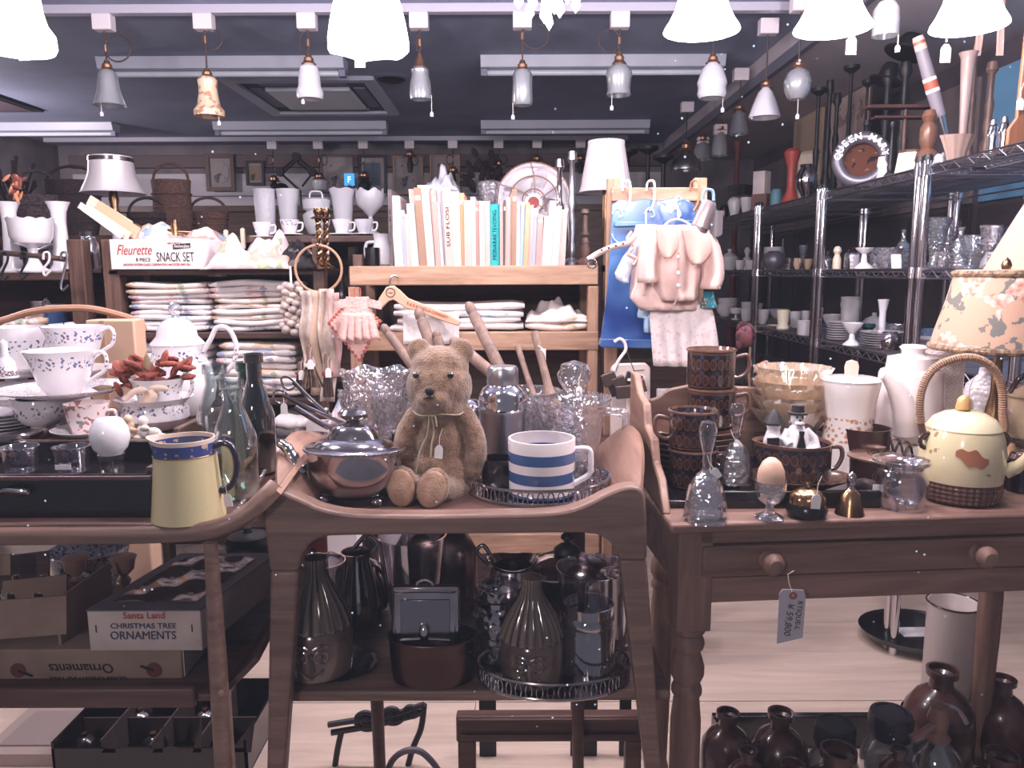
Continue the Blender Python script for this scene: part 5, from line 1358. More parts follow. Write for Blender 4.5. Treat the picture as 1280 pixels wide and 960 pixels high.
# curved wooden-handled scoop (leather strap)
base=P(1090,640,1.16);base.z=Z2
st=thing('sickle_blade','curved grey metal strap with white label lying beside the glass jar','strap',base)
pts=[P(1060,612,1.2),P(1080,606,1.2),P(1100,618,1.18),P(1112,634,1.16),P(1113,648,1.15),P(1104,651,1.15)]
O('strap',MB().tube(spline([q-base for q in pts],5),.009,10,flat=.35),mat('strap_metal',C(96,82,84),.35,.6),st)
q=P(1096,612,1.172)-base;O('label',MB().box(q.x-.008,q.x+.008,q.y-.001,q.y,q.z-.006,q.z+.006),M_paper,st)
# glass jar front
pot('glass_jar','small clear glass jar with rolled rim in front of the acorn teapot','jar',1121,642,[(24,0),(30,3),(33,14),(32,36),(26,48),(28,52),(34,56),(33,60)],M_glass,Y=1.18,z=Z2,th=2)
# brown sugar pots behind
pot('brown_bowl','plain brown glazed pot behind the sauce boat','pot',1075,612,[(26,0),(29,2),(30,50),(31,54)],M_darkbr,Y=1.36,z=Z2+.012,th=2)
pot('brown_sugar_pot','brown sugar pot with flat lid and button knob','pot',1090,622,[(26,0),(29,2),(30,32),(32,33)],M_darkbr,Y=1.27,z=Z2+.012,th=0,extra=[('lid',[(0,33),(33,33),(33,35),(26,38),(8,40),(7,43),(11,45),(11,47),(0,48)],M_brown),('sticker',MB(mpp(1090,622,1.27)).box(4,16,-20,-12,38,39),M_paper)])
# toast rack
base=P(1120,600,1.3);base.z=Z2
t=thing('toast_rack','silver wire toast rack behind the acorn teapot','toast rack',base)
for k in range(6):
 x_=1092+k*12;Y_=1.34
 tubepx('hoop',[(x_,610),(x_+2,560+k*3),(x_+12,546+k*4),(x_+22,556+k*3),(x_+26,604)],Y_+k*.008,.0022,M_silver,t,base)
A=P(1090,606,1.34)-base;B_=P(1186,606,1.38)-base
O('base_bar',MB().box(A.x,B_.x,A.y,A.y+.008,0,.008),M_silver,t)
# acorn biscuit barrel / teapot
M_yp=NT('cream_glaze',.18,coat=.5)
_k=mpp(1195,636,1.22)
_lf=M_yp.op('MULTIPLY',M_yp.op('GREATER_THAN',M_yp.noise(30,detail=3),.68),1)
_grad=M_yp.op('MULTIPLY_ADD',M_yp.op('DIVIDE',M_yp.z,_k),.02,-.6)
M_yp=M_yp.color(M_yp.mix(M_yp.op('MULTIPLY',_lf,.8),C(208,194,158),C(150,104,84)))
M_bask=NT('basket_glaze',.2,coat=.5)
_a=M_bask.op('MULTIPLY',M_bask.angle(),20);_w=M_bask.op('DIVIDE',M_bask.z,.014)
_c=M_bask.op('SINE',M_bask.op('MULTIPLY',M_bask.op('ADD',_a,_w),2*pi));_d=M_bask.op('SINE',M_bask.op('MULTIPLY',M_bask.op('SUBTRACT',_a,_w),2*pi))
_h=M_bask.op('MULTIPLY',_c,_d);M_bask.bump(_h,.6,.003)
M_bask=M_bask.color(M_bask.mix(M_bask.op('MULTIPLY_ADD',_h,.5,.5),C(52,32,32),C(108,72,60)))
p,s=place(1195,634,1.22,Z2)
yp=thing('acorn_teapot','cream pottery teapot with acorn knob, cane handle and brown basket-moulded base','teapot',p)
O('basket_base',MB(s).lathe([(0,0),(42,0),(46,3),(48,14),(47,27),(0,27)],48),M_bask,yp)
O('body',MB(s).lathe([(0,26),(47,26),(48.5,42),(48,62),(45,80),(41,90),(0,91)],48),M_yp,yp)
O('lid',MB(s).lathe([(42,90),(41,92),(34,102),(22,109),(8,112),(0,113)],40),mat('cream_lid',C(226,212,178),.18,coat=.5),yp)
O('knob',MB(s).lathe([(0,110),(5,111),(9,114),(8,120),(7,126),(3,130),(0,131)],16,c=(-4,-3,0)),mat('acorn',C(190,150,100),.3),yp)
hnd=spline([(-46,0,76),(-52,0,92),(-56,0,120),(-52,0,146),(-38,0,166),(-10,0,176),(14,0,173),(34,0,158),(44,0,134),(47,0,106),(50,0,90),(47,0,76)],5)
O('handle',MB(s).tube(hnd,4.2,10),mat('cane_brown',C(96,70,60),.5),yp)
wr=MB(s)
for k in range(6,len(hnd)-4,1):
 a_,b_=hnd[k],hnd[min(k+1,len(hnd)-1)];d_=(b_-a_).normalized()
 for f_ in(0,.5):
  c_=a_+(b_-a_)*f_;rot=d_.to_track_quat('Z','Y').to_matrix().to_4x4()
  wr.lathe([(4.1,-1),(5.2,-.6),(5.2,.6),(4.1,1)],8,None,Matrix.Translation(Vector(c_)*s)@rot)
w_=O('cane_wrapping',wr,mat('cane_wrap',C(170,134,112),.5),yp);w_['kind']='stuff'
for sx in(-1,1):O('handle_lug',MB(s).tube([(sx*46+8*cos(b),-3,74+9*sin(b))for b in[2*pi*i/14 for i in range(14)]],3,8,True),M_darkbr,yp)
O('leaf_relief',MB(s).sheet(lambda u,v:((-30+34*u),-(42-10*u+3*sin(pi*v))if False else-(48.8**2-(-30+34*u)**2)**.5-.3,66-10*u+(v-.5)*(6+14*sin(pi*u))+2*sin(14*u)),14,6,1.2),mat('leaf_brown',C(170,110,84),.3),yp)
O('spout',MB(s).tube(spline([(40,-24,40),(52,-32,50),(60,-38,66)],4),[9,9,8,8,7,7,6,6,6],12),M_yp,yp)
# ---- back row on the desk
M_canis=NT('flower_band',.22,coat=.4)
_k=mpp(1058,580,1.36);_z=M_canis.op('DIVIDE',M_canis.z,_k)
_a=M_canis.op('MULTIPLY',M_canis.angle(),2*pi*34)
_v=M_canis.voro(115);_b=M_canis.band(_z,44,74)
_pt=M_canis.op('MULTIPLY',_b,M_canis.op('LESS_THAN',_v,.42));_ct=M_canis.op('MULTIPLY',_b,M_canis.op('LESS_THAN',_v,.14))
M_canis=M_canis.color(M_canis.mix(_ct,M_canis.mix(_pt,C(224,212,212),C(186,138,112)),C(150,90,70)))
zd=Z2
pot('flower_canister','white milk glass canister with orange flower border and wooden lid handle','canister',1055,602,[(30,0),(32,2),(31,34),(27,70),(31,96),(34,112),(34,116)],M_canis,Y=1.38,z=zd,th=0,n=36,extra=[('lid',[(0,114),(34,115),(35,118),(30,121),(0,122)],M_white),('lid_handle',MB(mpp(1055,602,1.38)).prism([(-7,118),(-8,134),(-6,140),(0,142),(6,140),(8,134),(7,118)],-2,2),mat('pale_tab',C(226,196,180),.5))])
pot('white_coffee_pot','tall plain white ceramic coffee pot with long spout pointing left','coffee pot',1128,612,[(36,0),(39,2),(38,60),(37,118),(35,122)],mat('warm_white',C(220,208,208),.2,coat=.4),Y=1.42,z=zd,th=0,n=40,extra=[('lid',[(35,122),(30,124),(29,132),(28,138),(16,141),(13,142),(13,146),(16,150),(12,153),(0,154)],MATS['warm_white']),('spout',MB(mpp(1128,612,1.42)).tube(spline([(-16,-28,50),(-22,-32,78),(-32,-30,102),(-42,-28,116),(-50,-28,121)],5),[15]*5+[14,13.4,12.8,12,11.4]+[10.8,10,9.4,8.8,8]+[7.6,7.2,6.8,6.4,6,6],16),MATS['warm_white'])])
# stack of amber glass sundae dishes
M_amber=glassmat('amber_glass',(.97,.9,.82,1),.1,.05,C(232,212,192),.35)
for k in range(4):
 pot('amber_dish',['lowest','second','third','topmost'][k]+' pleated amber glass dish in the stack behind the clown','dish',985,568,[(20,0),(24,2),(36,18),(48-k,36),(49-k,38)],M_amber,Y=1.44,z=zd+.055+k*.026,th=1.4,n=48,fn=lambda r,z,t:(r*(1+.045*cos(16*t)*min(1,z/20)),z),group='stack of pleated amber glass dishes')
pot('brown_casserole','low brown casserole under the amber glass dishes','casserole',985,600,[(36,0),(44,4),(46,30),(44,40)],M_darkbr,Y=1.44,z=zd,th=0)
# basket weave vase on a lidded tin
pot('brown_crock','brown stoneware crock with flat lid under the wicker-moulded vase','crock',1188,585,[(40,0),(43,3),(43,44),(45,48)],M_brown,Y=1.46,z=zd,th=0,extra=[('lid',[(0,48),(46,48),(47,53),(44,56),(0,57)],M_darkbr),('sticker',MB(mpp(1188,585,1.46)).box(-6,10,-44.5,-43.6,24,36),M_paper)])
zv=zd+57*mpp(1188,585,1.46)
M_wick=NT('wicker_china',.3,coat=.3)
_a=M_wick.op('MULTIPLY',M_wick.angle(),22);_w=M_wick.op('DIVIDE',M_wick.z,.0075)
_ch=M_wick.op('MULTIPLY',M_wick.op('SINE',M_wick.op('MULTIPLY',_a,2*pi)),M_wick.op('SINE',M_wick.op('MULTIPLY',_w,2*pi)))
M_wick.bump(_ch,.35,.002)
M_wick=M_wick.color(M_wick.mix(M_wick.op('MULTIPLY_ADD',_ch,.5,.5),C(204,190,190),C(228,218,218)))
pot('wicker_vase','white basket-weave china vase with flat rim and a paper tag','vase',1178,528,[(27,0),(28,3),(22,6),(19,12),(19,70),(21,76),(27,80),(28,84)],M_wick,Y=1.46,z=zv,th=2,n=40,tags=(18,26,20,20))
pot('hobnail_bottle','white hobnail milk glass bottle lamp beside the wicker vase','bottle',1222,575,[(18,0),(22,3),(24,40),(24,78),(20,92),(8,104),(7,112)],NT('hobnail',.2,coat=.4).m,Y=1.5,z=zd,th=0,n=32)
_h=MATS['hobnail'];_nt=_h.node_tree;_b=_nt.nodes['Principled BSDF'];_b.inputs['Base Color'].default_value=C(222,214,220)
_vo=_nt.nodes.new('ShaderNodeTexVoronoi');_vo.inputs['Scale'].default_value=110;_bp=_nt.nodes.new('ShaderNodeBump');_bp.invert=True;_bp.inputs['Distance'].default_value=.002
_nt.links.new(_nt.nodes['Texture Coordinate'].outputs['Object'],_vo.inputs[0]);_nt.links.new(_vo.outputs['Distance'],_bp.inputs['Height']);_nt.links.new(_bp.outputs[0],_b.inputs['Normal'])
# floral lampshade
M_fsh=NT('rose_print_shade',.8)
_n1=M_fsh.noise(17,detail=3);_n2=M_fsh.noise(34,detail=5);_n3=M_fsh.noise(70,detail=3)
_rose=M_fsh.op('GREATER_THAN',_n1,.53);_leaf=M_fsh.op('MULTIPLY',M_fsh.op('GREATER_THAN',_n2,.53),M_fsh.op('LESS_THAN',_n1,.53))
_c=M_fsh.mix(_leaf,C(176,142,122),C(100,98,94));_c=M_fsh.mix(_rose,_c,M_fsh.mix(M_fsh.op('MULTIPLY_ADD',_n3,3,-1),C(226,196,186),C(166,104,88)))
M_fsh=M_fsh.color(_c)
p,s=place(1236,575,1.32,Z2)
fl_=thing('table_lamp','table lamp with rose-printed fabric shade and braided trim at the right edge','lamp',p)
zs0=168
O('lamp_base',MB(s).lathe([(0,0),(30,0),(30,4),(12,10),(9,30),(14,60),(10,90),(6,110),(5,160),(0,162)],24),M_brass,fl_)
sh=O('lamp_shade',MB(s).lathe([(76,zs0+0),(72,zs0+20),(62,zs0+56),(54,zs0+92),(53,zs0+95),(52,zs0+92),(60,zs0+56),(70,zs0+20),(74.5,zs0)],48),M_fsh,fl_)
M_braid=mat('braid',C(150,124,100),.9,col2=C(92,72,62),ns=120,bump=1,bs=200)
O('braid_trim',MB(s).tube([(75.5*cos(a),75.5*sin(a),zs0+1)for a in[2*pi*i/60 for i in range(60)]],4,8,True),M_braid,sh)
O('braid_trim',MB(s).tube([(54.5*cos(a),54.5*sin(a),zs0+90)for a in[2*pi*i/60 for i in range(60)]],4,8,True),M_braid,sh)
O('finial',MB(s).lathe([(0,zs0+92),(4,zs0+93),(6,zs0+100),(4,zs0+106),(0,zs0+110)],14),M_brass,fl_)
# tall cream lampshade behind at far right
p,s=place(1296,480,1.5,Z2)
cs=thing('table_lamp','tall lamp with plain cream conical shade partly out of frame behind the rose shade','lamp',p)
h0=(P(1290,340,1.5).z-Z2)/s
O('lamp_shade',MB(s).lathe([(74,h0-12),(60,h0+20),(40,h0+62),(26,h0+90),(25,h0+90),(39,h0+62),(59,h0+20),(73,h0-12)],40),mat('cream_shade',C(186,152,134),.8),cs)
O('lamp_stem',MB(s).lathe([(0,0),(40,0),(40,6),(10,14),(8,40),(14,80),(8,h0-10),(0,h0+80)],20),M_brass,cs)
# cream bean pot at right edge, glass stand
pot('cream_bean_pot','rounded cream pottery jar with lid at the right edge','jar',1285,560,[(28,0),(40,8),(46,28),(44,46),(34,58),(28,62)],mat('cream_ochre',C(214,190,160),.2,coat=.4),Y=1.36,z=Z2+.055,th=0,n=36,extra=[('lid',[(30,62),(32,64),(26,72),(10,78),(0,79)],MATS['cream_ochre'])],handle=[(-30,66),(-20,84),(0,92),(20,84),(30,66)],hr=3.5,hm=M_darkbr)
pot('glass_comport','cut glass comport carrying the cream jar','comport',1285,604,[(34,0),(36,3),(10,8),(10,24),(40,34),(52,52),(53,54)],M_cut,Y=1.36,z=Z2,th=0,n=40)
pot('bottle_opener_cup','dark small cup with a tan wooden ball behind the acorn teapot','cup',1250,615,[(16,0),(20,4),(22,34),(22,36)],M_black,Y=1.3,z=Z2,th=2,extra=[('ball',[(0,28),(14,32),(16,40),(10,52),(0,55)],mat('tan_ball',C(196,156,120),.5))])
pot('silver_pepper_pot','dark pepper pot with metal dome at the right end of the desk','pepper pot',1272,640,[(16,0),(18,2),(16,30),(15,40)],M_black,Y=1.26,z=Z2,th=0,extra=[('dome',[(15,40),(17,42),(15,48),(8,52),(0,53)],M_silver)])
# dried rose and twigs
base=P(935,500,1.5);base.z=Z2
dr_=thing('dried_rose','dark red dried rose on a long stem behind the brown mugs','dried flower',base)
tubepx('stem',[(944,540,1.5),(936,475,1.5),(937,435,1.5)],1.5,.0028,mat('dry_stem',C(120,96,84),.8),dr_,base)
tubepx('stem',[(944,545,1.5),(940,600,1.5),(938,618,1.5)],1.5,.0028,MATS['dry_stem'],dr_,base)
RR=random.Random(9);cc=P(932,420,1.5)-base;s=mpp(932,420,1.5)
M_dr=mat('dry_rose',C(88,34,44),.8,col2=C(54,20,30),ns=80)
for k in range(22):
 a=RR.uniform(0,2*pi);r=RR.uniform(2,12);
 Mx=Matrix.Translation(cc+Vector((r*cos(a)*s,r*sin(a)*s,RR.uniform(-9,9)*s)))@Matrix.Rotation(a,4,'Z')@Matrix.Rotation(RR.uniform(-.6,.6),4,'Y')
 O('petal',MB(s).ell((0,0,0),(3,8,9),8,5,Mx),M_dr,dr_)
base=P(960,500,1.52);base.z=Z2
t=thing('dried_rose','faded drooping dried flower right of the dark red one','dried flower',base)
tubepx('stem',[(938,560),(946,490),(955,470)],1.52,.0025,MATS['dry_stem'],t,base)
tubepx('stem',[(938,560),(938,600),(939,616)],1.52,.0025,MATS['dry_stem'],t,base)
cc=P(958,466,1.52)-base
for k in range(9):
 Mx=Matrix.Translation(cc+Vector((RR.uniform(-9,12)*s,RR.uniform(-5,5)*s,RR.uniform(-8,8)*s)))@Matrix.Rotation(RR.uniform(.3,1.4),4,'Y')
 O('petal',MB(s).ell((0,0,0),(4,5,10),8,5,Mx),mat('faded_petal',C(140,100,96),.8),t)
 # == below the desk
M_stone=mat('brown_stoneware',C(86,56,52),.25,coat=.4,col2=C(58,36,38),ns=16)
base=P(1060,960,1.5);base.z=0
cr_=thing('bottle_crate','low dark wooden crate of bottles on the floor under the desk','crate',base)
A=P(890,890,1.66)-base;B_=P(1262,890,1.66)-base
zc4=P(1000,897,1.66).z
O('back_board',MB().box(A.x,B_.x,A.y,A.y+.02,.0,zc4),M_black,cr_,bev=.003)
O('crate_floor',MB().box(A.x,B_.x,-.3,A.y,0,.012),M_floor,cr_)
O('side_board',MB().box(B_.x-.02,B_.x,-.3,A.y,0,zc4),M_pine,cr_,bev=.003)
O('side_board',MB().box(A.x,A.x+.02,-.3,A.y,0,zc4),M_black,cr_,bev=.003)
def stone(label,px,ytop,Y,prof,m_=M_stone,gp='stoneware bottles in the crate',**kw):
 """prof runs upward from the base; the top lands on ytop"""
 s=mpp(px,ytop,Y);top=P(px,ytop,Y);hz=prof[-1][1]
 k=(top.z-.012)/(hz*s)
 return pot('stoneware_bottle' if 'cap' not in kw else 'jar',label,'bottle',px,900,[(a,b*k)for a,b in prof],m_,Y=Y,z=.012,th=kw.get('th',2.2),group=gp)
sb1=[(36,0),(38,4),(38,130),(36,160),(26,178),(14,188),(13,205),(16,208),(16,216)]
def srow(label,px,ytop,Y,kk):
 s=mpp(px,ytop,Y);top=P(px,ytop,Y);hz=(top.z-.012)/s
 prof=[(36*kk,0),(38*kk,4),(38*kk,hz-66*kk),(36*kk,hz-48*kk),(26*kk,hz-32*kk),(13*kk,hz-22*kk),(12*kk,hz-10*kk),(17*kk,hz-7*kk),(17*kk,hz)]
 p=Vector((top.x,Y,.012))
 t=make('stoneware_bottle',label,'bottle',p,[('body',MB(s).vessel(prof,3,28),M_stone)],group='brown stoneware bottles in the crate')
 return t
srow('brown stoneware bottle with chipped lip at the left end of the crate',908,891,1.5,.85)
srow('brown stoneware bottle with square shoulders, second from the left at the back',974,891,1.5,.95)
srow('small brown stoneware bottle at the front left of the crate',933,938,1.36,.7)
srow('brown stoneware bottle only showing its rim at the bottom edge',988,956,1.34,.9)
srow('wide-necked brown stoneware jar in front of the dark-lidded glass jar',1046,938,1.34,1.3)
srow('small dark bottle in front of the grey-lidded jar',1122,937,1.34,.6)
srow('shiny brown stoneware flagon with collar standing at the back right',1176,838,1.6,1.1)
srow('dark brown jug in the shadow behind the desk leg',1252,850,1.62,.9)
srow('dark wide-mouthed bottle at the bottom right of the crate',1250,944,1.4,1.2)
def ljar(label,px,ytop,Y,r,m_lid):
 s=mpp(px,ytop,Y);top=P(px,ytop,Y);hz=(top.z-.012)/s
 p=Vector((top.x,Y,.012))
 t=thing('lidded_jar',label,'jar',p,0,'lidded glass jars in the crate')
 O('body',MB(s).vessel([(r,0),(r+2,4),(r+2,hz-70),(r,hz-52),(r*.72,hz-36),(r*.72,hz-26)],2,28),glassmat('jar_glass',(.75,.76,.78,1),.12,.04,C(180,180,186),.15),t)
 O('lid',MB(s).lathe([(0,hz-30),(r*.78,hz-30),(r*.82,hz-26),(r*.82,hz-6),(r*.76,hz),(r*.6,hz+1),(r*.58,hz-1),(0,hz-1)],28),m_lid,t)
 O('contents',MB(s).lathe([(0,4),(r-3,4),(r-3,hz-76),(0,hz-72)],20),mat('jar_contents',C(190,168,156),.8),t)
ljar('glass jar with dark lid, left of the two lidded jars',1042,905,1.46,30,M_dark)
ljar('glass jar with grey zinc lid, right of the two lidded jars',1112,892,1.48,32,mat('zinc',C(70,64,74),.4,.7))
s=mpp(1172,880,1.42);top=P(1172,882,1.42);hz=(top.z-.012)/s
t=thing('siphon_bottle','glass soda siphon with pale head and bent spout at the bottom right','siphon',Vector((top.x,1.42,.012)))
O('body',MB(s).vessel([(30,0),(34,4),(34,hz-90),(28,hz-66),(12,hz-48)],2,28),M_bclear,t)
O('head',MB(s).lathe([(12,hz-50),(16,hz-44),(10,hz-36),(13,hz-20),(9,hz-4),(11,hz),(0,hz+2)],18),mat('siphon_head',C(128,96,88),.3),t)
O('spout',MB(s).tube(spline([(-8,-4,hz-26),(-24,-8,hz-34),(-38,-10,hz-40)],4),5,10),MATS['siphon_head'],t)
O('lever',MB(s).tube(spline([(4,0,hz),(22,-3,hz-6),(34,-4,hz-24)],4),2.6,8),M_steel,t)
# tall white cylinder, black trays
p,s=place(1180,880,1.72,0)
hz=P(1180,755,1.72).z/s
make('enamel_cylinder','tall white enamel cylinder with dark rim under the desk','cylinder',p,[('body',MB(s).vessel([(28,0),(29,2),(29,hz-2),(30,hz)],2,32),mat('enamel_white',C(206,192,190),.4)),('rim',MB(s).tube([(30*cos(a),30*sin(a),hz)for a in[2*pi*i/32 for i in range(32)]],1.3,6,True),M_darkbr)])
p=P(1142,800,2.2);p.z=.02
make('black_tray','black rounded tray with a paper slip lying on the floor by the white cylinder','tray',p,[('tray',MB().vessel([(.13,0),(.15,.005),(.16,.02),(.165,.025)],.006,28,sy=.85),M_black),('paper_slip',MB().box(-.05,.05,-.03,.03,.012,.014),M_paper)])
pot('black_dish','second small black dish beside the white cylinder base','dish',1150,862,[(14,0),(18,2),(22,12)],M_black,Y=1.8,z=0,th=2)
# == linen, boxes and books on the shelves
def printmat(name,base,c1,c2,sc=22):
 n=NT(name,.9);n.b.inputs['Specular IOR Level'].default_value=.15
 f=n.op('GREATER_THAN',n.noise(sc,detail=3),.58);g=n.op('GREATER_THAN',n.noise(sc*1.7,detail=2),.62)
 n.bump(n.noise(40,detail=2),.4,.006)
 return n.color(n.mix(g,n.mix(f,base,c1),c2))
LIN=[printmat('linen_rose',C(228,218,220),C(212,176,178),C(150,160,178)),printmat('linen_blue',C(230,222,226),C(168,180,206),C(206,190,194)),printmat('linen_plain',C(232,224,226),C(222,212,214),C(226,216,218)),printmat('linen_peach',C(228,214,210),C(216,182,160),C(156,170,150))]
M_linw=LIN[2]
def folded(mbk,w_,d_,h_,seed):
 """a folded cloth: slab with soft rolled front fold and a sagging top"""
 r=random.Random(seed);a1,a2,a3=r.uniform(0,6),r.uniform(0,6),r.uniform(.6,1.4)
 nx,nk=12,10
 vs_,fs=[],[]
 for i in range(nx+1):
  u=i/nx;x=(u-.5)*w_
  edge=min(1,min(u,1-u)*30+.1)**.4
  wob=.12*h_*sin(9*u*a3+a1)+.08*h_*sin(21*u+a2)
  dz=.14*h_*sin(5*u*a3+a2)
  for k in range(nk):
   t=2*pi*k/nk
   y=(abs(cos(t))**.35)*(1 if cos(t)>0 else-1)*d_/2*(.9+.1*edge)
   z=(abs(sin(t))**.6)*(1 if sin(t)>0 else-1)*h_/2*(.35+.65*edge)
   vs_.append((x,y+wob,z+dz+h_/2))
 for i in range(nx):
  for k in range(nk):
   k2=(k+1)%nk;fs.append((i*nk+k,(i+1)*nk+k,(i+1)*nk+k2,i*nk+k2))
 fs.append(tuple(range(nk)));fs.append(tuple(reversed([nx*nk+k for k in range(nk)])))
 return mbk.add(vs_,fs)
ORD=['lowest','second from the bottom','third from the bottom','fourth from the bottom','fifth from the bottom','sixth from the bottom','seventh from the bottom','eighth from the bottom','ninth from the bottom','tenth from the bottom','eleventh from the bottom']
def stack(px0,px1,ybot,ytop,n,Y,where,z=None,d=.28,seed=0,mats=None,gp=None):
 base=P((px0+px1)/2,ybot,Y);s=mpp(px0,ybot,Y)
 if z is not None:base.z=z
 hh=(ybot-ytop)*s/n
 for k in range(n):
  r=random.Random(seed*31+k)
  w_=(px1-px0)*s*r.uniform(.9,1.02)
  mb=folded(MB(),w_,d,hh*1.3,seed*50+k)
  o=O('folded_cloth',mb,(mats or LIN)[r.randrange(len(mats or LIN))],None,(base.x+r.uniform(-.006,.006),Y+d/2+r.uniform(-.01,.006),base.z+k*hh),rz=r.uniform(-.02,.02),ang=180)
  lab=('topmost' if k==n-1 else ORD[k])+' folded cloth in the '+where
  tag(o,lab,'cloth',gp or('folded cloths in the '+where))
def shelfz(y):return P(250,y,YN).z
stack(158,262,414,354,9,YN+.01,'wide printed stack below the snack set',shelfz(414),seed=1)
stack(262,358,414,352,9,YN+.01,'printed stack beside the shell garland',shelfz(414),seed=2)
stack(270,372,497,430,8,YN+.01,'second-level stack behind the coffee pot',shelfz(497),seed=3)
stack(165,262,497,432,7,YN+.02,'stack behind the red dried flower',shelfz(497),seed=4)
M_dkcloth=[printmat('tweed_dark',C(96,88,92),C(60,54,60),C(140,126,126)),printmat('tweed_rust',C(150,120,112),C(92,66,62),C(190,176,176)),LIN[2]]
stack(342,388,575,518,5,YN-.06,'darker stack near the grape shears',shelfz(575),d=.2,seed=5,mats=M_dkcloth)
stack(330,380,650,585,4,YN-.04,'lowest dark stack behind the trolley',shelfz(650),d=.2,seed=6,mats=M_dkcloth)
zmb=P(592,415,YS).z;zlb=P(592,668,YS).z
stack(490,655,415,382,4,YS+.02,'flat pile on the middle pine board',zmb,d=.26,seed=7,mats=[LIN[2],LIN[1],printmat('linen_grey',C(206,204,212),C(150,156,172),C(226,220,222))])
stack(655,735,415,398,2,YS+.02,'small pile under the crumpled cloth',zmb,d=.26,seed=8,mats=[LIN[2],LIN[3]])
def crumple(label,px,py,Y,z,wpx,hpx,d,m_,seed,name='crumpled_cloth',cat='cloth'):
 p,s=place(px,py,Y,z);r=random.Random(seed);ph=[r.uniform(0,6.28)for _ in range(8)]
 def fn(u,v):
  x=(u-.5)*wpx*s;y=(v-.5)*d
  env=(sin(pi*u)**.5)*(sin(pi*v)**.5)
  f=.6+.22*sin(9*u+4*v+ph[0])+.16*sin(17*u-9*v+ph[1])+.12*sin(14*v+5*u+ph[2])+.06*sin(40*u+ph[3])
  return(x,y,max(0,hpx*s*env*f)+.001)
 o=O(name,MB().sheet(fn,40,22,.003),m_,None,(p.x,Y+d/2,p.z),ang=180);return tag(o,label,cat)
crumple('crumpled white cloth thrown on the right of the middle pine board',696,398,YS+.02,zmb+.03,78,30,.22,LIN[2],3)
# ---- snack set carton
Yk=YN-.02
base=P(196,334,Yk);base.z=ZN
t=thing('snack_set_box','white snack set carton with red and black lettering on the linen shelf','box',base)
A=P(139,334,Yk)-base;B_=P(252,297,Yk)-base
O('carton',MB().box(A.x,B_.x,0,.26,0,B_.z),mat('carton_white',C(232,220,222),.7),t,bev=.002)
boxtext(t,[('Fleurette',167,311,13,M_redink,.35,False,44),('8 PIECE',179,323,4.5,M_blackink,0,False,18),('SNACK SET',219,320,12,M_blackink,0,False,47),('ANCHOR HOCKING GLASS CORPORATION LANCASTER OHIO USA',196,329,3,M_redink,0,False,84),('HEAT PROOF',218,302.5,2.6,M_redink,0,False,18)],Yk-.001,base)
q=P(227,306,Yk-.001)-base;s=mpp(227,306,Yk)
O('printed_banner',MB(s).prism([(-11,-4),(11,-2),(11,4),(-11,2)],-.3,.3,Matrix.Translation(q)),M_blackink,t)
boxtext(t,[('Anchorglass',227,306,4,mat('print_white',C(235,228,228),.7),0,False,19)],Yk-.0025,base)
# papers and patterns behind the carton
for k,(x0,y0,x1,y1)in enumerate([(97,257,150,296),(103,262,158,299),(116,262,168,297),(130,268,176,296),(108,252,160,285)]):
 A=P(x0,y0,Yk+.1+.012*k);B_=P(x1,y1,Yk+.08+.012*k);d=B_-A;n_=Vector((0,1,0))
 up=d.cross(n_).normalized()*(.02+.01*(k%3))
 vs_=[A,B_,B_+up,A+up];c=A
 m=MB();m.add([v-c for v in vs_]+[v-c+Vector((0,.006,0))for v in vs_],[(0,1,2,3),(7,6,5,4),(0,4,5,1),(1,5,6,2),(2,6,7,3),(3,7,4,0)])
 o=O('paper_packet',m,[M_paper,M_cream,mat('buff_card',C(206,172,142),.8)][k%3],None,c,smooth=False);tag(o,['outermost white','cream','buff','short white','upper cream'][k]+' paper packet sloping out behind the snack set carton','packet','paper packets behind the carton')
crumple('heap of printed scarves behind the snack set carton',205,300,YN+.12,ZN+.07,130,40,.2,printmat('scarf_mix',C(222,206,206),C(196,150,140),C(150,170,190),14),5,'scarf_heap')
bpy.data.objects['scarf_heap'].name='printed_scarf'
crumple('pale floral tablecloth spilling over the shelf edge beside the carton',305,336,YN-.06,ZN,112,56,.26,printmat('floral_cloth',C(226,206,208),C(206,160,150),C(170,178,150),12),6,'tablecloth')
crumple('crumpled black patterned cloth on the linen shelf beside the hoop',362,334,YN-.05,ZN,64,40,.2,printmat('black_cloth',C(44,40,44),C(26,24,28),C(96,92,90),20),8,'black_cloth')
crumple('cream crocheted blanket heaped at the back of the linen shelf',340,320,YN+.2,ZN,120,44,.18,mat('cream_knit',C(222,204,196),.9,bump=.6,bs=90),12,'crochet_blanket')
# shell garland
base=P(365,385,YN-.05)
t=thing('shell_garland','plump braided garland of pale shells hanging from the linen shelf','garland',base)
RR=random.Random(3);s=mpp(365,385,YN)
M_shell=mat('shell',C(206,190,184),.5,col2=C(170,150,148),ns=30)
for k in range(46):
 a=k*2.4;zz=30-k*1.32;r=9+3*sin(k*.35)
 O('shell',MB(s).ell((r*cos(a),r*sin(a)*.7,zz),(6,5,4.4),8,6),M_shell,t)
O('cord',MB(s).tube([(0,0,30),(0,0,52)],1.4,6),M_string,t)
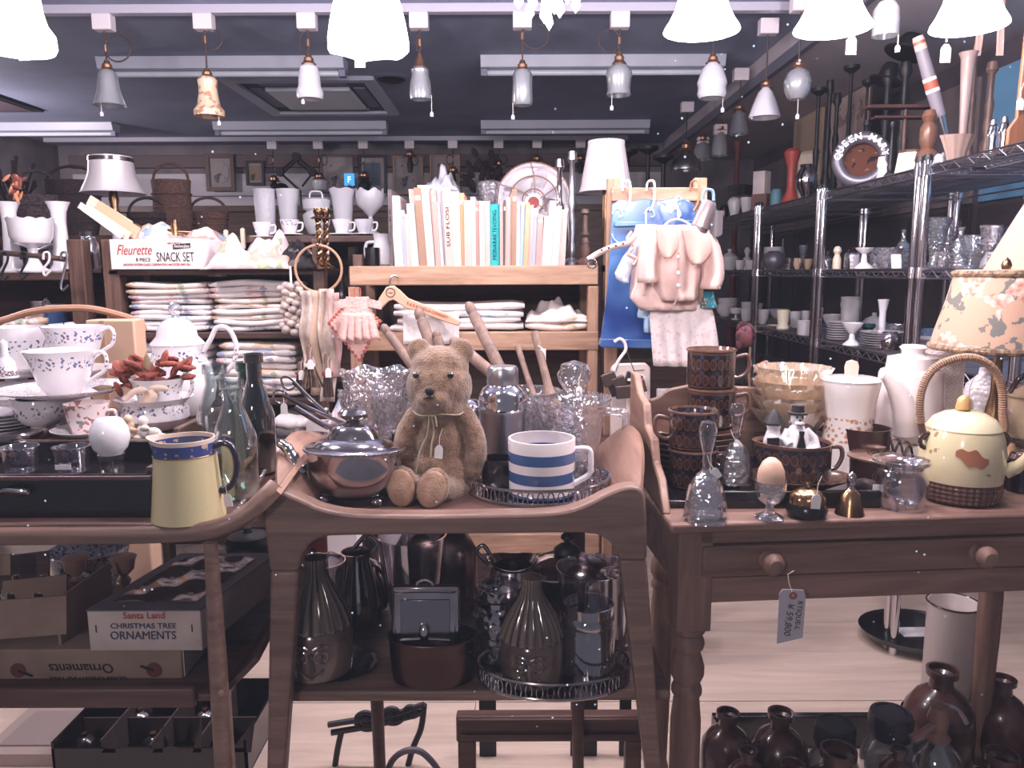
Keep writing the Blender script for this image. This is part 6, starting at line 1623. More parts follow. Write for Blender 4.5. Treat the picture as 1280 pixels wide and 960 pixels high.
# embroidery hoop with hanging things
base=P(398,333,YN-.1)
t=thing('wooden_hoop','thin wooden embroidery hoop hung on the shelf post','hoop',base)
O('outer_ring',MB(mpp(398,333,YN-.1)).tube([(29*cos(a),0,29*sin(a)-2)for a in[2*pi*i/40 for i in range(40)]],1.7,8,True),mat('hoop_wood',C(176,134,112),.5),t)
O('screw',MB(mpp(398,333,YN-.1)).ell((0,-1,28),2.5,8,6),M_brass,t)
M_lace2=mat('old_lace',C(206,188,180),.9,col2=C(180,160,152),ns=30,bump=.6,bs=120)
for k,(x0,x1,y0,y1,m_,lb_)in enumerate([(378,390,362,470,M_lace2,'cream lace ribbon strip hanging left below the hoop'),(390,402,362,492,mat('strip_tan',C(190,164,146),.8),'tan woven strip hanging below the hoop'),(402,416,360,500,M_lace2,'long cream trimming hanging below the hoop'),(412,423,365,470,mat('strip_rose',C(196,160,156),.8),'rose coloured trimming at the right of the hoop')]):
 A=P(x0,y1,YN-.11);B_=P(x1,y0,YN-.11)
 c=Vector(((A.x+B_.x)/2,YN-.11,A.z))
 w2=(B_.x-A.x)/2;h2=B_.z-A.z
 o=O('trimming_strip',MB().sheet(lambda u,v:((u-.5)*2*w2+.004*sin(9*v+k),.012*sin(6*u+3*k)+.01*sin(11*v),h2*(1-v)),8,14,.002),m_,None,c,ang=180);tag(o,lb_,'trimming','trimmings hanging below the hoop')
def whisk(label,px,ytop,ybot,Y,w_,m_):
 s=mpp(px,ytop,Y);b=P(px,ytop,Y);hh=ybot-ytop
 t=thing('hand_brush',label,'brush',b)
 O('grip',MB(s).lathe([(0,2),(3,1),(4,-6),(3.4,-hh*.3),(6,-hh*.42),(0,-hh*.44)],12),M_tool,t)
 br=MB(s)
 for k in range(40):
  a=2*pi*k/40*3.1;r=(k%5)/5
  br.tube([(5*r*cos(a),4*r*sin(a),-hh*.42),(w_*r*cos(a),w_*.5*r*sin(a),-hh)],.9,4)
 q=O('bristles',br,m_,t);q['kind']='stuff'
 O('binding',MB(s).lathe([(6,-hh*.4),(7,-hh*.43),(7,-hh*.48),(6,-hh*.5)],14),M_red if w_<10 else M_string,t)
 price_tag(t,(3*s,-8*s,-hh*.3*s),12*s)
M_brist=mat('straw_bristle',C(120,96,84),.9,col2=C(86,66,60),ns=50)
whisk('straw hand brush with a tag, the fuller one of the pair',386,432,484,YN-.2,20,M_brist)
whisk('darker narrow hand brush left of the fuller one',375,452,482,YN-.18,9,mat('dark_bristle',C(70,52,50),.9))
whisk('slim brush with brown wooden handle hanging beside the trimmings',408,442,496,YN-.2,8,mat('dark_bristle',C(70,52,50),.9))
# pink crocheted potholders
M_pink=mat('pink_crochet',C(226,184,178),.95,bump=.8,bs=140);M_pinkr=mat('rust_edge',C(176,98,84),.95,bump=.6,bs=120)
base=P(447,368,YN-.2);s=mpp(447,368,YN-.2)
t=thing('crochet_dress','pink crocheted doll dress potholder hanging from the pine shelf','potholder',base)
O('bodice',MB(s).sheet(lambda u,v:((u-.5)*(26+10*v),-4*sin(pi*u),-2-20*v),10,8,2.5),M_pink,t)
O('skirt',MB(s).sheet(lambda u,v:((u-.5)*(38+16*v),-5*sin(pi*u)+3*sin(34*u)*v,-22-34*v+2*sin(30*u)*v),40,8,2),M_pink,t,ang=180)
for sx in(-1,1):O('sleeve',MB(s).sheet(lambda u,v:(sx*(13+16*u),-2-3*sin(pi*u),-4-4*u-10*v),6,5,2),M_pink,t)
O('loop',MB(s).tube(spline([(-3,0,-2),(-4,0,8),(3,0,8),(3,0,-2)],4),.8,6),M_pinkr,t)
base=P(442,405,YN-.17);s=mpp(442,405,YN-.17)
t=thing('crochet_potholder','pink square potholder with rust scalloped edge behind the doll dress','potholder',base)
dia=[(-30,2),(0,34),(32,4),(6,-44)]
O('square',MB(s).prism(dia,-1.5,1.5),M_pink,t)
ed=MB(s);per=[]
for a,b in zip(dia,dia[1:]+dia[:1]):
 for i in range(9):per.append((a[0]+(b[0]-a[0])*i/9,a[1]+(b[1]-a[1])*i/9))
for x_,z_ in per:ed.ell((x_,0,z_),(3,2,3),8,5)
q=O('scalloped_edge',ed,M_pinkr,t);q['kind']='stuff'
# blue-white cushion and other cloths on the pine unit lower level
crumple('pale quilted cloth heaped on the lower linen level behind the cut glass vase',452,520,2.2,.55,90,60,.2,LIN[1],15,'quilted_cloth')
bpy.data.objects['quilted_cloth'].location.z=P(452,530,2.2).z
pot('storage_box','white linen storage box supporting the quilted cloth','box',452,640,[(66,0),(66,150),(64,152)],mat('box_white',C(214,206,210),.8),Y=2.28,z=0,th=0,n=4)
o=bpy.data.objects['storage_box'];o.scale=(1,.6,(P(452,532,2.2).z)/(152*mpp(452,640,2.28)));o.rotation_euler=(0,0,pi/4)if False else(0,0,0)
# wooden hanger
base=P(520,372,YS-.05);s=mpp(520,372,YS-.05)
t=thing('coat_hanger','pale wooden coat hanger with printed round stamp hanging on the pine shelf','hanger',base)
pl=[(470,382),(474,372),(483,358),(492,356),(500,362),(510,372),(530,380),(560,392),(576,402),(574,407),(562,404),(530,392),(506,384),(492,374),(486,376),(476,386)]
flat('bar',pl,YS-.05,mat('hanger_wood',C(214,168,142),.5),t,base,.014,bev=.003)
q=P(488,365,YS-.058)-base
O('stamp_ring',MB(s).tube([(5.5*cos(a),0,5.5*sin(a))for a in[2*pi*i/20 for i in range(20)]],.5,5,True,Matrix.Translation(q)),M_blackink,t)
boxtext(t,[('~m~',488,365,3,M_blackink,0,False,7)],YS-.0585,base)
qq=text_mb('R & R BONDS & COMPANY',4*s*1.3);w0=max(v.x for v in qq.v)-min(v.x for v in qq.v)
c=P(534,387.5,YS-.0585)-base
qq.v=[Matrix.Translation(c)@Matrix.Rotation(radians(20),4,'Y')@Vector((v.x*54*s/w0,v.y,v.z))for v in qq.v]
O('lettering',qq,M_redink,t,smooth=False)
O('hook',MB(s).tube(spline([(-32,0,14),(-32,0,22),(-28,0,28),(-22,0,26)],4),1.2,6),M_steel,t)
O('hook_nail',MB(s).tube([(-26,0,27),(-26,30,27)],1.2,6),M_dark,t)
c=P(532,420,2.2)
o=O('linen_sheet',MB().sheet(lambda u,v:((u-.5)*.17,.008*sin(8*u),.055-.09*v),10,6,.004),LIN[2],None,c,ang=180);tag(o,'plain white cloth panel hanging behind the rolling pins','cloth')
o.location=(c.x,YS-.02,c.z)
# ---- books
spines=[(487,492,236,0,'dark'),(492,503,244,2,'white'),(503,508,262,1,'paleblue'),(508,513,267,1,'blush'),(512,522,254,3,'white'),(516,528,236,4,'blush'),(522,531,234,4,'tan'),(527,541,231,4,'white'),(536,546,238,3,'blush'),(543,549,236,3,'rose'),(546,553,252,3,'white'),(549,557,236,3,'grey'),(556,566,234,2,'blush'),(564,576,239,1,'white'),(574,582,241,1,'tan2'),(581,590,250,0,'blush'),(589,595,246,0,'white'),(594,601,251,0,'rose'),(600,606,251,0,'white'),(606,613,251,0,'blush'),(613,625,255,0,'teal'),(625,629,251,0,'rose'),(629,632,250,-1,'dark'),(632,640,246,-1,'blush'),(640,646,236,-1,'tan'),(645,650,252,-1,'white'),(650,656,252,-2,'blue'),(656,661,253,-2,'tan2'),(660,666,256,-2,'blush'),(665,672,262,-2,'bluegrey'),(671,678,268,-2,'rose'),(678,686,270,-3,'white'),(685,693,251,-3,'white'),(692,700,258,-3,'white'),(699,708,262,-2,'blush')]
BK={'dark':C(92,80,84),'white':C(216,206,208),'paleblue':C(186,196,214),'blush':C(204,172,166),'tan':C(150,120,102),'rose':C(188,152,146),'grey':C(176,172,184),'tan2':C(206,164,126),'teal':C(40,164,168),'blue':C(168,194,226),'bluegrey':C(180,188,212)}
for k,(x0,x1,yt,lean,cn)in enumerate(spines):
 Yb=YS+.015+(k%3)*.006
 A=P(x0,332,Yb);s=mpp(x0,300,Yb);w_=(x1-x0)*s*.97;hh=P(x0,yt,Yb).z-ZS
 m_=mat('book_'+cn,BK[cn],.7)
 p=Vector((A.x-lean*s*-1.0*0,Yb,ZS))
 sh=-lean*1.6*s/1.0
 def shr(mb):
  mb.v=[Vector((v.x+sh*(v.z/hh),v.y,v.z))for v in mb.v];return mb
 off=-sh*.5
 nbk={'dark':'dark-spined','white':'white','paleblue':'pale blue','blush':'blush','tan':'tan','rose':'rose','grey':'grey film-wrapped','tan2':'ochre','teal':'bright teal','blue':'sky blue','bluegrey':'lavender blue'}[cn]
 cnt=sum(1 for q_ in spines[:k]if q_[4]==cn)+1;tot=sum(1 for q_ in spines if q_[4]==cn)
 ordn=['first','second','third','fourth','fifth','sixth','seventh','eighth','ninth','tenth','eleventh'][cnt-1]
 lab=f'{nbk} book on the pine shelf' if tot==1 else f'{ordn} {nbk} book from the left on the pine shelf'
 t=thing('book',lab,'book',(p.x+off+w_/2,Yb,ZS),0,'row of books on the pine shelf')
 O('cover',shr(MB().box(-w_/2,w_/2,0,.002,0,hh).box(-w_/2,-w_/2+.0012,.002,.17,0,hh).box(w_/2-.0012,w_/2,.002,.17,0,hh)),m_,t,smooth=False)
 O('pages',shr(MB().box(-w_/2+.0013,w_/2-.0013,.003,.166,.003,hh-.003)),M_paper,t,smooth=False)
 if cn=='teal' or k==0 or k==12:
  tx={'teal':'MONARAKTEVOING','dark':'TALES'}.get(cn,'SUB FLOSI')
  q=text_mb(tx,w_*.62);wid=max(v.x for v in q.v)-min(v.x for v in q.v);kk=hh*(.8 if cn=='teal' else .5)/wid
  q.v=[Vector((-v.z,-.0006,v.x*kk+hh*.5))for v in q.v]
  O('lettering',shr(q),mat('spine_ink',C(70,90,100)if cn=='teal' else C(84,74,78),.7),t,smooth=False)
 else:
  O('spine_band',shr(MB().box(-w_/2*.8,w_/2*.8,-.0006,.0,hh*.84,hh*.9)),mat('spine_print',C(196,178,176),.7),t,smooth=False)
  # plastic bag on books
M_film=glassmat('plastic_film',(.9,.9,.93,1),.12,.15,C(220,220,230),.3)
crumple('crumpled clear plastic bag on top of the books',552,240,YS+.05,P(552,236,YS+.05).z,44,34,.12,M_film,21,'plastic_bag','bag')
bpy.data.objects['plastic_bag'].location.z=P(552,238,YS+.05).z
pot('glass_tumbler','cut glass tumbler behind the teal book','tumbler',612,256,[(9,0),(10,2),(13,26),(14,28)],M_cut,Y=YS+.25,z=P(612,256,YS+.25).z,th=1.4,fn=lambda r,z,t:(r*(1+.06*cos(8*t)),z))
# ---- white electric fan behind the books
YF=2.86
base=P(667,262,YF);s=mpp(667,262,YF)
t=thing('desk_fan','old white desk fan with thin wire guard behind the books','fan',base)
O('back_dish',MB(s).lathe([(0,12),(20,10),(40,4),(47,-3),(46,-4),(38,1),(18,7),(0,9)],40,None,Matrix.Translation((0,.02,10*s))@Matrix.Rotation(pi/2,4,'X')@Matrix.Scale(-1,4,(0,0,1))),mat('fan_white',C(222,214,222),.4),t)
for r in(14,30,46):O('guard_ring',MB(s).tube([(r*cos(a),-12+r*.1,10+r*sin(a))for a in[2*pi*i/36 for i in range(36)]],.9,6,True),mat('guard_brown',C(140,104,92),.4),t)
for k in range(6):
 a=k*pi/3+.3;O('guard_wire',MB(s).tube(spline([(8*cos(a),-13,10+8*sin(a)),(28*cos(a+.2),-13,10+28*sin(a+.2)),(46*cos(a+.3),-7,10+46*sin(a+.3))],4),.8,5),MATS['guard_brown'],t)
O('hub',MB(s).lathe([(0,-6),(11,-5),(13,0),(11,4),(0,5)],20,None,Matrix.Translation((0,-.012,8*s))@Matrix.Rotation(pi/2,4,'X')),mat('fan_white',C(222,214,222),.4),t)
O('hub_badge',MB(s).lathe([(0,-1),(7,-1),(7,1),(0,1)],20,None,Matrix.Translation((0,-.025,8*s))@Matrix.Rotation(pi/2,4,'X')),M_red,t)
for k in range(4):
 a=k*pi/2+.5
 O('blade',MB(s).sheet(lambda u,v:((8+32*u)*cos(a+(v-.5)*.9*(.4+u)),-4+6*(v-.5),10+(8+32*u)*sin(a+(v-.5)*.9*(.4+u))),6,4,.8),mat('blade_grey',C(190,184,194),.4),t)
O('stand',MB(s).lathe([(0,-90),(26,-90),(26,-84),(8,-78),(6,-10),(0,0)],20,c=(0,14,0)),M_steel,t)
# small stand for the fan
make('fan_pedestal','dark stool behind the bookshelf that carries the white fan','stool',(base.x,YF+.05,0),[('seat',MB().lathe([(0,base.z-90*s-.03),(.12,base.z-90*s-.03),(.12,base.z-90*s),(0,base.z-90*s)],20),M_darkwood),('leg',MB().tube([(-.08,-.06,0),(-.06,-.04,base.z-90*s-.03)],.012,8),M_darkwood),('leg',MB().tube([(.08,-.06,0),(.06,-.04,base.z-90*s-.03)],.012,8),M_darkwood),('leg',MB().tube([(0,.08,0),(0,.06,base.z-90*s-.03)],.012,8),M_darkwood)])
# ---- white pleated lampshade
YW=2.9
p=P(756,330,YW);s=mpp(756,240,YW)
t=thing('standard_lamp','lamp with tall white pleated shade behind the easel','lamp',Vector((p.x,YW,0)))
z0_=P(756,241,YW).z;z1_=P(756,177,YW).z
O('lamp_shade',MB().lathe([(33*s,z0_),(17*s+(33-22)*s*.5,(z0_+z1_)/2),(22.5*s,z1_),(21.5*s,z1_),(32*s,z0_)],72,lambda r,z,th:(r*(1+.018*cos(24*th)),z)),mat('pleated_white',C(228,216,224),.8),t)
O('pole',MB().tube([(0,0,0),(0,0,z0_+.05)],.012,10),M_brass,t)
O('base',MB().lathe([(0,0),(.13,0),(.13,.02),(.03,.05),(0,.05)],24),M_brass,t)
# == easel, enamel panel and clothes
YE=2.18
base=P(835,240,YE);base.z=0
t=thing('wooden_easel','rough wooden frame that the blue enamel panel and clothes hang from','frame',base)
zt_=P(770,222,YE).z
for x0,x1 in((761,777),(871,887)):
 A=P(x0,222,YE)-base;B_=P(x1,222,YE)-base
 O('post',MB().box(A.x,B_.x,.02,.045,0,A.z),M_shelfpine_z,t,bev=.002,smooth=False)
A=P(765,252,YE)-base;B_=P(885,235,YE)-base
O('cross_rail',MB().box(A.x,B_.x,.0,.02,A.z,B_.z),M_shelfpine,t,bev=.002,smooth=False)
M_blue=NT('blue_enamel',.2,coat=.4)
_nb=M_blue.noise(5,detail=2)
M_blue=M_blue.color(M_blue.mix(M_blue.op('MULTIPLY_ADD',_nb,3.2,-1.1),C(32,56,124),C(98,142,196)))
base=P(835,430,YE-.02)
t=thing('enamel_utensil_rack','blue shaded enamel utensil rack panel hanging on the wooden frame','panel',base)
flat('panel',[(765,256),(775,250),(790,252),(806,249),(824,252),(842,248),(858,250),(868,256),(870,262),(868,400),(860,426),(750,424),(757,380),(762,320)],YE-.02,M_blue,t,base,.012,bev=.003)
flat('drip_shelf',[(748,432),(750,423),(862,425),(870,434),(862,436),(752,434)],YE-.05,M_blue,t,base,.05,bev=.003)
flat('top_bar',[(768,284),(768,278),(868,276),(868,282)],YE-.035,M_blue,t,base,.012,bev=.002)
for cx in(772,812,845):
 tubepx('embossed_scroll',[(cx-6,268),(cx-2,262),(cx+4,264),(cx+6,270),(cx+2,273)],YE-.028,.003,mat('enamel_light',C(170,196,230),.2),t,base)
tubepx('embossed_line',[(765,292),(768,300),(778,306),(784,302)],YE-.028,.002,MATS['enamel_light'],t,base)
for k,(hx,m_,lb_)in enumerate([(783,mat('hook_white',C(228,222,224),.4),'white plastic hook, leftmost on the rail'),(813,MATS['hook_white']if 'hook_white' in MATS else M_white,'white plastic hook in the middle of the rail'),(868,mat('copper_hook',C(176,120,92),.4),'copper coloured hook over the right end of the rail')]):
 b=P(hx,232,YE-.02)
 t=thing('hanger_hook',lb_,'hook',b,0,'hooks over the easel rail')
 s=mpp(hx,232,YE)
 O('hook',MB(s).tube(spline([(-3,8,-6),(-2,4,4),(3,-6,4),(4,-10,-6),(3,-11,-22),(-2,-11,-32)],4),1.5,8),m_,t)
 # clothes
def cloth(label,name,fn,nu,nv,m_,base,th=.004,cat='garment'):
 o=O(name,MB().sheet(fn,nu,nv,th),m_,None,base,ang=180);return tag(o,label,cat)
def lerp(a,b,t):return a+(b-a)*t
def prof_cloth(rows,Y,base,bulge=.03,fold=.012,nf=5,ph=0):
 """rows: (py, xleft, xright) from the top; returns fn(u,v)"""
 def fn(u,v):
  k=v*(len(rows)-1);i=min(int(k),len(rows)-2);f=k-i
  y=lerp(rows[i][0],rows[i+1][0],f);a=lerp(rows[i][1],rows[i+1][1],f);b=lerp(rows[i][2],rows[i+1][2],f)
  q=P(lerp(a,b,u),y,Y)-base
  q.y=(Y-base.y)-bulge*sin(pi*u)*(.5+.5*v)+fold*v*sin(nf*2*pi*u+ph+2*v)
  return q
 return fn
M_pinkc=mat('pink_cotton',C(214,182,176),.9,col2=C(220,190,184),ns=30,bump=.15,bs=30)
M_whitec=printmat('white_sprig_cotton',C(230,218,220),C(224,206,206),C(216,190,192),50)
Yg=2.06
base=P(847,280,Yg)
jk=thing('child_jacket','pink short-sleeved child\'s jacket with round collar hanging on a hanger','garment',base)
O('body_front',MB().sheet(prof_cloth([(283,822,868),(292,808,884),(310,806,886),(335,810,880),(360,814,874),(376,822,872)],Yg,base,.05,.008,3),30,14,.003),M_pinkc,jk,ang=180)
O('under_hem',MB().sheet(prof_cloth([(345,800,872),(372,787,873),(388,802,873)],Yg+.012,base,.03,.006,4),24,6,.003),M_pinkc,jk,ang=180)
O('sleeve',MB().sheet(prof_cloth([(288,808,828),(308,801,826),(330,798,822),(354,798,822)],Yg-.02,base,.05,.004,1),12,10,.003),M_pinkc,jk,ang=180)
O('sleeve',MB().sheet(prof_cloth([(287,866,884),(305,872,898),(325,877,903),(346,879,905),(362,875,900)],Yg-.02,base,.05,.004,1),12,10,.003),M_pinkc,jk,ang=180)
col=mat('pink_collar',C(214,178,168),.9)
O('collar',MB().sheet(prof_cloth([(284,820,842),(296,822,847),(310,824,847),(318,828,842),(323,832,837)],Yg-.062,base,.018,.001,1),12,10,.004),col,jk,ang=180)
O('collar',MB().sheet(prof_cloth([(284,850,874),(298,855,887),(314,858,889),(326,862,882),(331,867,875)],Yg-.062,base,.018,.001,1),12,10,.004),col,jk,ang=180)
tubepx('placket',[(848,316),(848,345),(846,372),(842,382)],Yg-.052,.002,mat('placket',C(206,170,164),.9),jk,base)
for yy_ in(322,342,358):O('button',MB().ell(tuple(P(848,yy_,Yg-.055)-base),(.006,.002,.006),10,6),M_white,jk)
tubepx('hanger',[(826,288),(836,278),(848,275),(860,280),(872,288)],Yg-.01,.003,MATS['hook_white'],jk,base)
tubepx('hanger_hook',[(848,275),(848,262),(844,252),(848,246),(853,250)],Yg-.01,.003,MATS['hook_white'],jk,base)
base=P(808,290,Yg-.01)
j2=thing('baby_blouse','pale pink frilled baby blouse hanging left of the jacket','garment',base)
O('body_front',MB().sheet(prof_cloth([(282,796,822),(300,790,826),(330,792,822),(370,788,818)],Yg+.03,base,.03,.006,3),14,10,.003),mat('blush_cotton',C(230,204,198),.9),j2,ang=180)
tubepx('frill',[(790,290),(784,300),(792,308),(786,318),(796,324),(792,332)],Yg+.0,.004,mat('frill_pink',C(222,182,174),.9),j2,base)
O('hanger_loop',MB().tube(spline([P(808,284,Yg)-base,P(808,266,Yg)-base,P(812,260,Yg)-base],4),.002,6),M_string,j2)
base=P(790,320,Yg+.02)
cloth('pale blue checked baby dress edge hanging left behind the blouse','checked_dress',prof_cloth([(306,792,800),(320,780,796),(345,768,786),(354,780,784)],Yg+.02,base,.01,.003,2),8,8,printmat('blue_check',C(206,212,226),C(180,192,214),C(220,214,222),60),base)
base=P(855,390,Yg+.02)
cloth('long white sprigged cotton skirt hanging below the pink jacket','cotton_skirt',prof_cloth([(382,812,888),(400,812,892),(430,815,897),(458,818,898)],Yg+.02,base,.02,.008,5),30,10,M_whitec,base)
base=P(804,390,Yg+.03)
cloth('light blue cotton hem showing left of the white skirt','blue_apron',prof_cloth([(380,800,816),(396,796,812),(398,806,814),(416,806,816)],Yg+.05,base,.01,.003,2),8,8,mat('light_blue_cotton',C(170,196,220),.9),base)
base=P(884,374,Yg+.0)
cloth('turquoise printed scrap peeping out under the jacket sleeve','turquoise_scarf',prof_cloth([(366,880,890),(376,878,892),(386,876,896)],Yg+.01,base,.01,.003,2),8,6,printmat('turq',C(60,140,160),C(120,90,60),C(170,210,215),80),base)
# belt and cow bell
base=P(760,310,2.1)
t=thing('pale_belt','pale leather strap with holes hanging across the blue panel','belt',base)
tubepx('strap',[(735,325,2.1),(750,316,2.1),(770,308,2.08),(786,304,2.06),(794,294,2.06)],2.1,.008,mat('pale_leather',C(214,186,178),.7),t,base)
for k in range(4):
 q=P(752+9*k,313-2.6*k,2.06)-base;O('rivet',MB().ell(tuple(q),.003,8,5),M_dark,t)
O('buckle',MB().tube([(P(740,330,2.09)-base)+Vector((.012*cos(a),0,.012*sin(a)))for a in[2*pi*i/14 for i in range(14)]],.003,6,True),M_chrome,t)
base=P(884,262,2.0);s=mpp(884,262,2.0)
t=thing('cow_bell','flattened grey metal bell on a strap at the right of the jacket','bell',base)
Mx=Matrix.Rotation(.35,4,'Y')
O('shell',MB(s).lathe([(0,10),(8,10),(10,6),(11,-16),(12,-24),(10,-24),(0,-18)],24,None,Mx,sy=.6),mat('worn_metal',C(172,158,160),.35,.8),t)
O('loop',MB(s).tube(spline([(-6,0,8),(-4,0,22),(6,0,22),(8,0,10)],4),2,8),mat('strap_blue',C(130,160,190),.6),t)
O('clapper_cup',MB(s).lathe([(9,-18),(11,-22),(11,-34),(8,-36),(0,-36)],20,None,Mx,sy=.6),mat('worn_dark',C(112,100,104),.4,.7),t)
base=P(893,275,2.03);s=mpp(893,275,2.03)
t=thing('eyeglass_case','grey transparent pouch hanging beside the metal bell','pouch',base)
O('pouch',MB(s).sheet(lambda u,v:((u-.5)*13+2,-3*sin(pi*u)-3,10-28*v-4*sin(pi*u)*v),8,8,2),mat('grey_pouch',C(110,102,108),.4),t)
O('loop',MB(s).tube([(2,0,10),(0,2,24)],1,6),M_cord,t)
# marble cutting board and ornament on hanger
Ym=2.1
base=P(788,550,Ym)
t=thing('cutting_board','white marble cutting board with groove standing behind the centre trolley','board',base)
flat('board',[(762,546),(763,460),(768,455),(806,454),(812,460),(811,546)],Ym,mat('marble',C(222,206,202),.4,col2=C(206,188,186),ns=8),t,base,.02,bev=.004)
tubepx('groove_rim',[(785,545),(784,500),(790,478),(800,470),(806,482),(807,545)],Ym-.012,.003,mat('marble_rim',C(230,214,210),.4),t,base)
tubepx('slot',[(792,464),(805,463)],Ym-.012,.0015,M_walnut,t,base,smooth_n=1)
base2=P(790,640,Ym+.02)
bx_=make('bench','low dark bench behind the trolleys that carries the marble board','bench',(base.x,Ym+.005,0),[('seat',MB().box(-.1,.16,-.06,.06,base.z-.03,base.z),M_darkwood),('leg',MB().box(-.04,-.01,-.06,.06,0,base.z-.03),M_darkwood),('leg',MB().box(.1,.13,-.06,.06,0,base.z-.03),M_darkwood)])
base=P(775,470,Ym-.05);s=mpp(775,470,Ym-.05)
t=thing('tin_ornament','cluster of dark tin cookie cutters hanging from a white wire hanger','ornament',base)
O('hanger_hook',MB(s).tube(spline([(-8,0,-6),(-8,0,6),(-2,0,20),(6,0,32),(4,0,42),(-2,0,46),(-8,0,42)],4),2,8),MATS['hook_white'],t)
RR=random.Random(4)
for k,(x_,z_,w_,h_)in enumerate([(-14,-4,9,8),(-6,-16,8,9),(4,-20,10,8),(16,-6,10,9),(24,-14,8,8),(14,-20,9,7),(-2,-8,8,7)]):
 Mx=Matrix.Translation((x_*s,RR.uniform(-4,2)*s,z_*s))@Matrix.Rotation(RR.uniform(-.5,.5),4,'Y')
 O('cutter',MB(s).box(-w_,w_,-4,4,-h_,h_,Mx),[mat('tin_dark',C(96,82,80),.4,.7),M_dark][k%2],t,bev=.002)
O('label',MB(s).box(8,20,-6,-5,-6,-3),M_paper,t)
O('string',MB(s).tube([(4,0,34),(-6,2,4),(-10,0,0)],.7,5),M_cord,t);O('string',MB(s).tube([(6,0,34),(18,2,4),(20,0,0)],.7,5),M_cord,t)
c=P(838,500,Ym+.04)
o=O('china_plaque',MB().box(-.03,.04,0,.016,-.03+(base.z-base.z),.11),M_white,None,(P(832,500,Ym+.04).x,Ym+.02,bpy.data.objects['cutting_board'].location.z+.03),bev=.004)
tag(o,'white plaque with a blue printed spot beside the marble board','plaque')
O('printed_spot',MB().lathe([(0,-.001),(.022,-.001),(.022,0),(0,0)],20,None,Matrix.Translation((.012,-.001,.05))@Matrix.Rotation(pi/2,4,'X')),floral('blue_spot',-1,1,C(206,210,226),C(70,86,140),130,.5),o)
# == milk glass and oddments on the left shelf tops
G1='milk glass at the left edge'
Yv=YN+.12
mv=[(15,0),(16,2),(11,10),(9,34),(8,60),(9,74),(12,82),(14,86)]
pot('milk_glass_vase','slim ridged milk glass vase with dried flowers, leftmost','vase',17,334,mv,M_milk,Y=Yv,z=zat(338,YN),th=1.2,group=G1,fn=lambda r,z,t:(r*(1+.02*sin(z*2.2)),z))
pot('milk_glass_vase','slim milk glass vase beside the dark shelf posts','vase',79,334,mv,M_milk,Y=Yv,z=zat(338,YN),th=1.2,group=G1)
pot('milk_glass_comport','footed milk glass comport with scalloped rim between the two vases','comport',43,336,[(18,0),(19,2),(10,8),(5,18),(6,30),(20,36),(24,44),(25,60),(27,66)],M_milk,Y=Yv-.08,z=zat(338,YN),th=1.5,group=G1,n=40,fn=lambda r,z,t:(r,z+(1.2*cos(12*t)if z>64 else 0)))
base=P(22,248,Yv);s=mpp(22,248,Yv)
t=thing('dried_lily','dried orange flowers standing in the leftmost milk glass vase','dried flower',base)
RR=random.Random(2)
O('stem',MB(s).tube([(-3,0,-8),(0,0,6),(3,0,20)],1,6),MATS['dry_stem'],t)
for k in range(16):
 a=RR.uniform(0,6.28);zz=RR.uniform(2,28)
 Mx=Matrix.Translation((RR.uniform(-10,12)*s,RR.uniform(-5,5)*s,zz*s))@Matrix.Rotation(RR.uniform(-1.3,1.3),4,'Y')@Matrix.Rotation(a,4,'Z')
 O('petal',MB(s).ell((0,0,0),(2.4,2,7),6,5,Mx),[mat('dry_orange',C(196,128,96),.8),mat('dry_brown',C(120,62,56),.8)][k%2],t)
 # ladle-top pans behind vases
pot('steel_pan','steel pan with shiny lid behind the left vases','pan',80,300,[(26,0),(28,2),(29,26),(30,28)],M_silver,Y=YN+.3,z=zat(338,YN),th=0,extra=[('lid',[(30,28),(24,33),(8,37),(4,40),(0,41)],M_silver)])
pot('glass_coffee_jar','dark glass jar between the two shelf posts','jar',113,332,[(10,0),(12,2),(12,34),(8,40),(8,44)],M_dglass,Y=YN+.1,z=zat(338,YN),th=1,extra=[('cap',[(8,44),(9,44),(9,50),(0,51)],M_dark)])
make('glass_prop','short wooden shelf piece between the dark shelf posts','board',P(113,334,YN+.1),[('board',MB().box(-.06,.06,-.05,.25,-.012,0),M_darkwood,{'smooth':False})])
# hooks and hangers on the left rail
base=P(40,318,YN-.08)
t=thing('hanging_rail','rough iron rail with hooks in front of the milk glass','rail',base)
tubepx('rail',[(-20,312),(20,315),(50,318),(82,322)],YN-.08,.008,M_darkwood,t,base)
for x_,m_,yb_ in((6,M_dark,348),(30,M_dark,346),(58,M_white,342),(80,M_steel,360)):
 tubepx('hook',[(x_-4,322),(x_-3,314),(x_+3,314),(x_+3,324),(x_-4,yb_-8),(x_-2,yb_),(x_+5,yb_-6)],YN-.09,.0035,m_,t,base)
pot('steel_tumbler','small shiny steel tumbler on the left shelf below the hooks','tumbler',52,428,[(6,0),(7,2),(8,52),(9,54)],M_steel,Y=YN+.05,z=zat(430,YN),th=1)
crumple('pale pink folded garment on the far left shelf',22,428,YN+.02,zat(430,YN),74,60,.2,mat('pale_pink_cloth',C(226,204,200),.9),31,'folded_garment')
stack(0,44,430,398,4,YN-.02,'pinkish stack under the left hooks',zat(430,YN),d=.2,seed=12,mats=[LIN[3],LIN[2]])
pot('blue_enamel_tin','blue enamel tin with white rim on the far left shelf','tin',70,428,[(14,0),(15,2),(15,44),(16,46)],mat('blue_tin',C(50,84,140),.3),Y=YN+.1,z=zat(430,YN),th=1,extra=[('rim',[(15,44),(16.5,45),(16.5,48),(15,48)],M_white)])
stack(48,90,430,404,3,YN-.03,'small white stack beside the dark post',zat(430,YN),d=.18,seed=13,mats=[LIN[2]])
base=P(140,420,1.9)
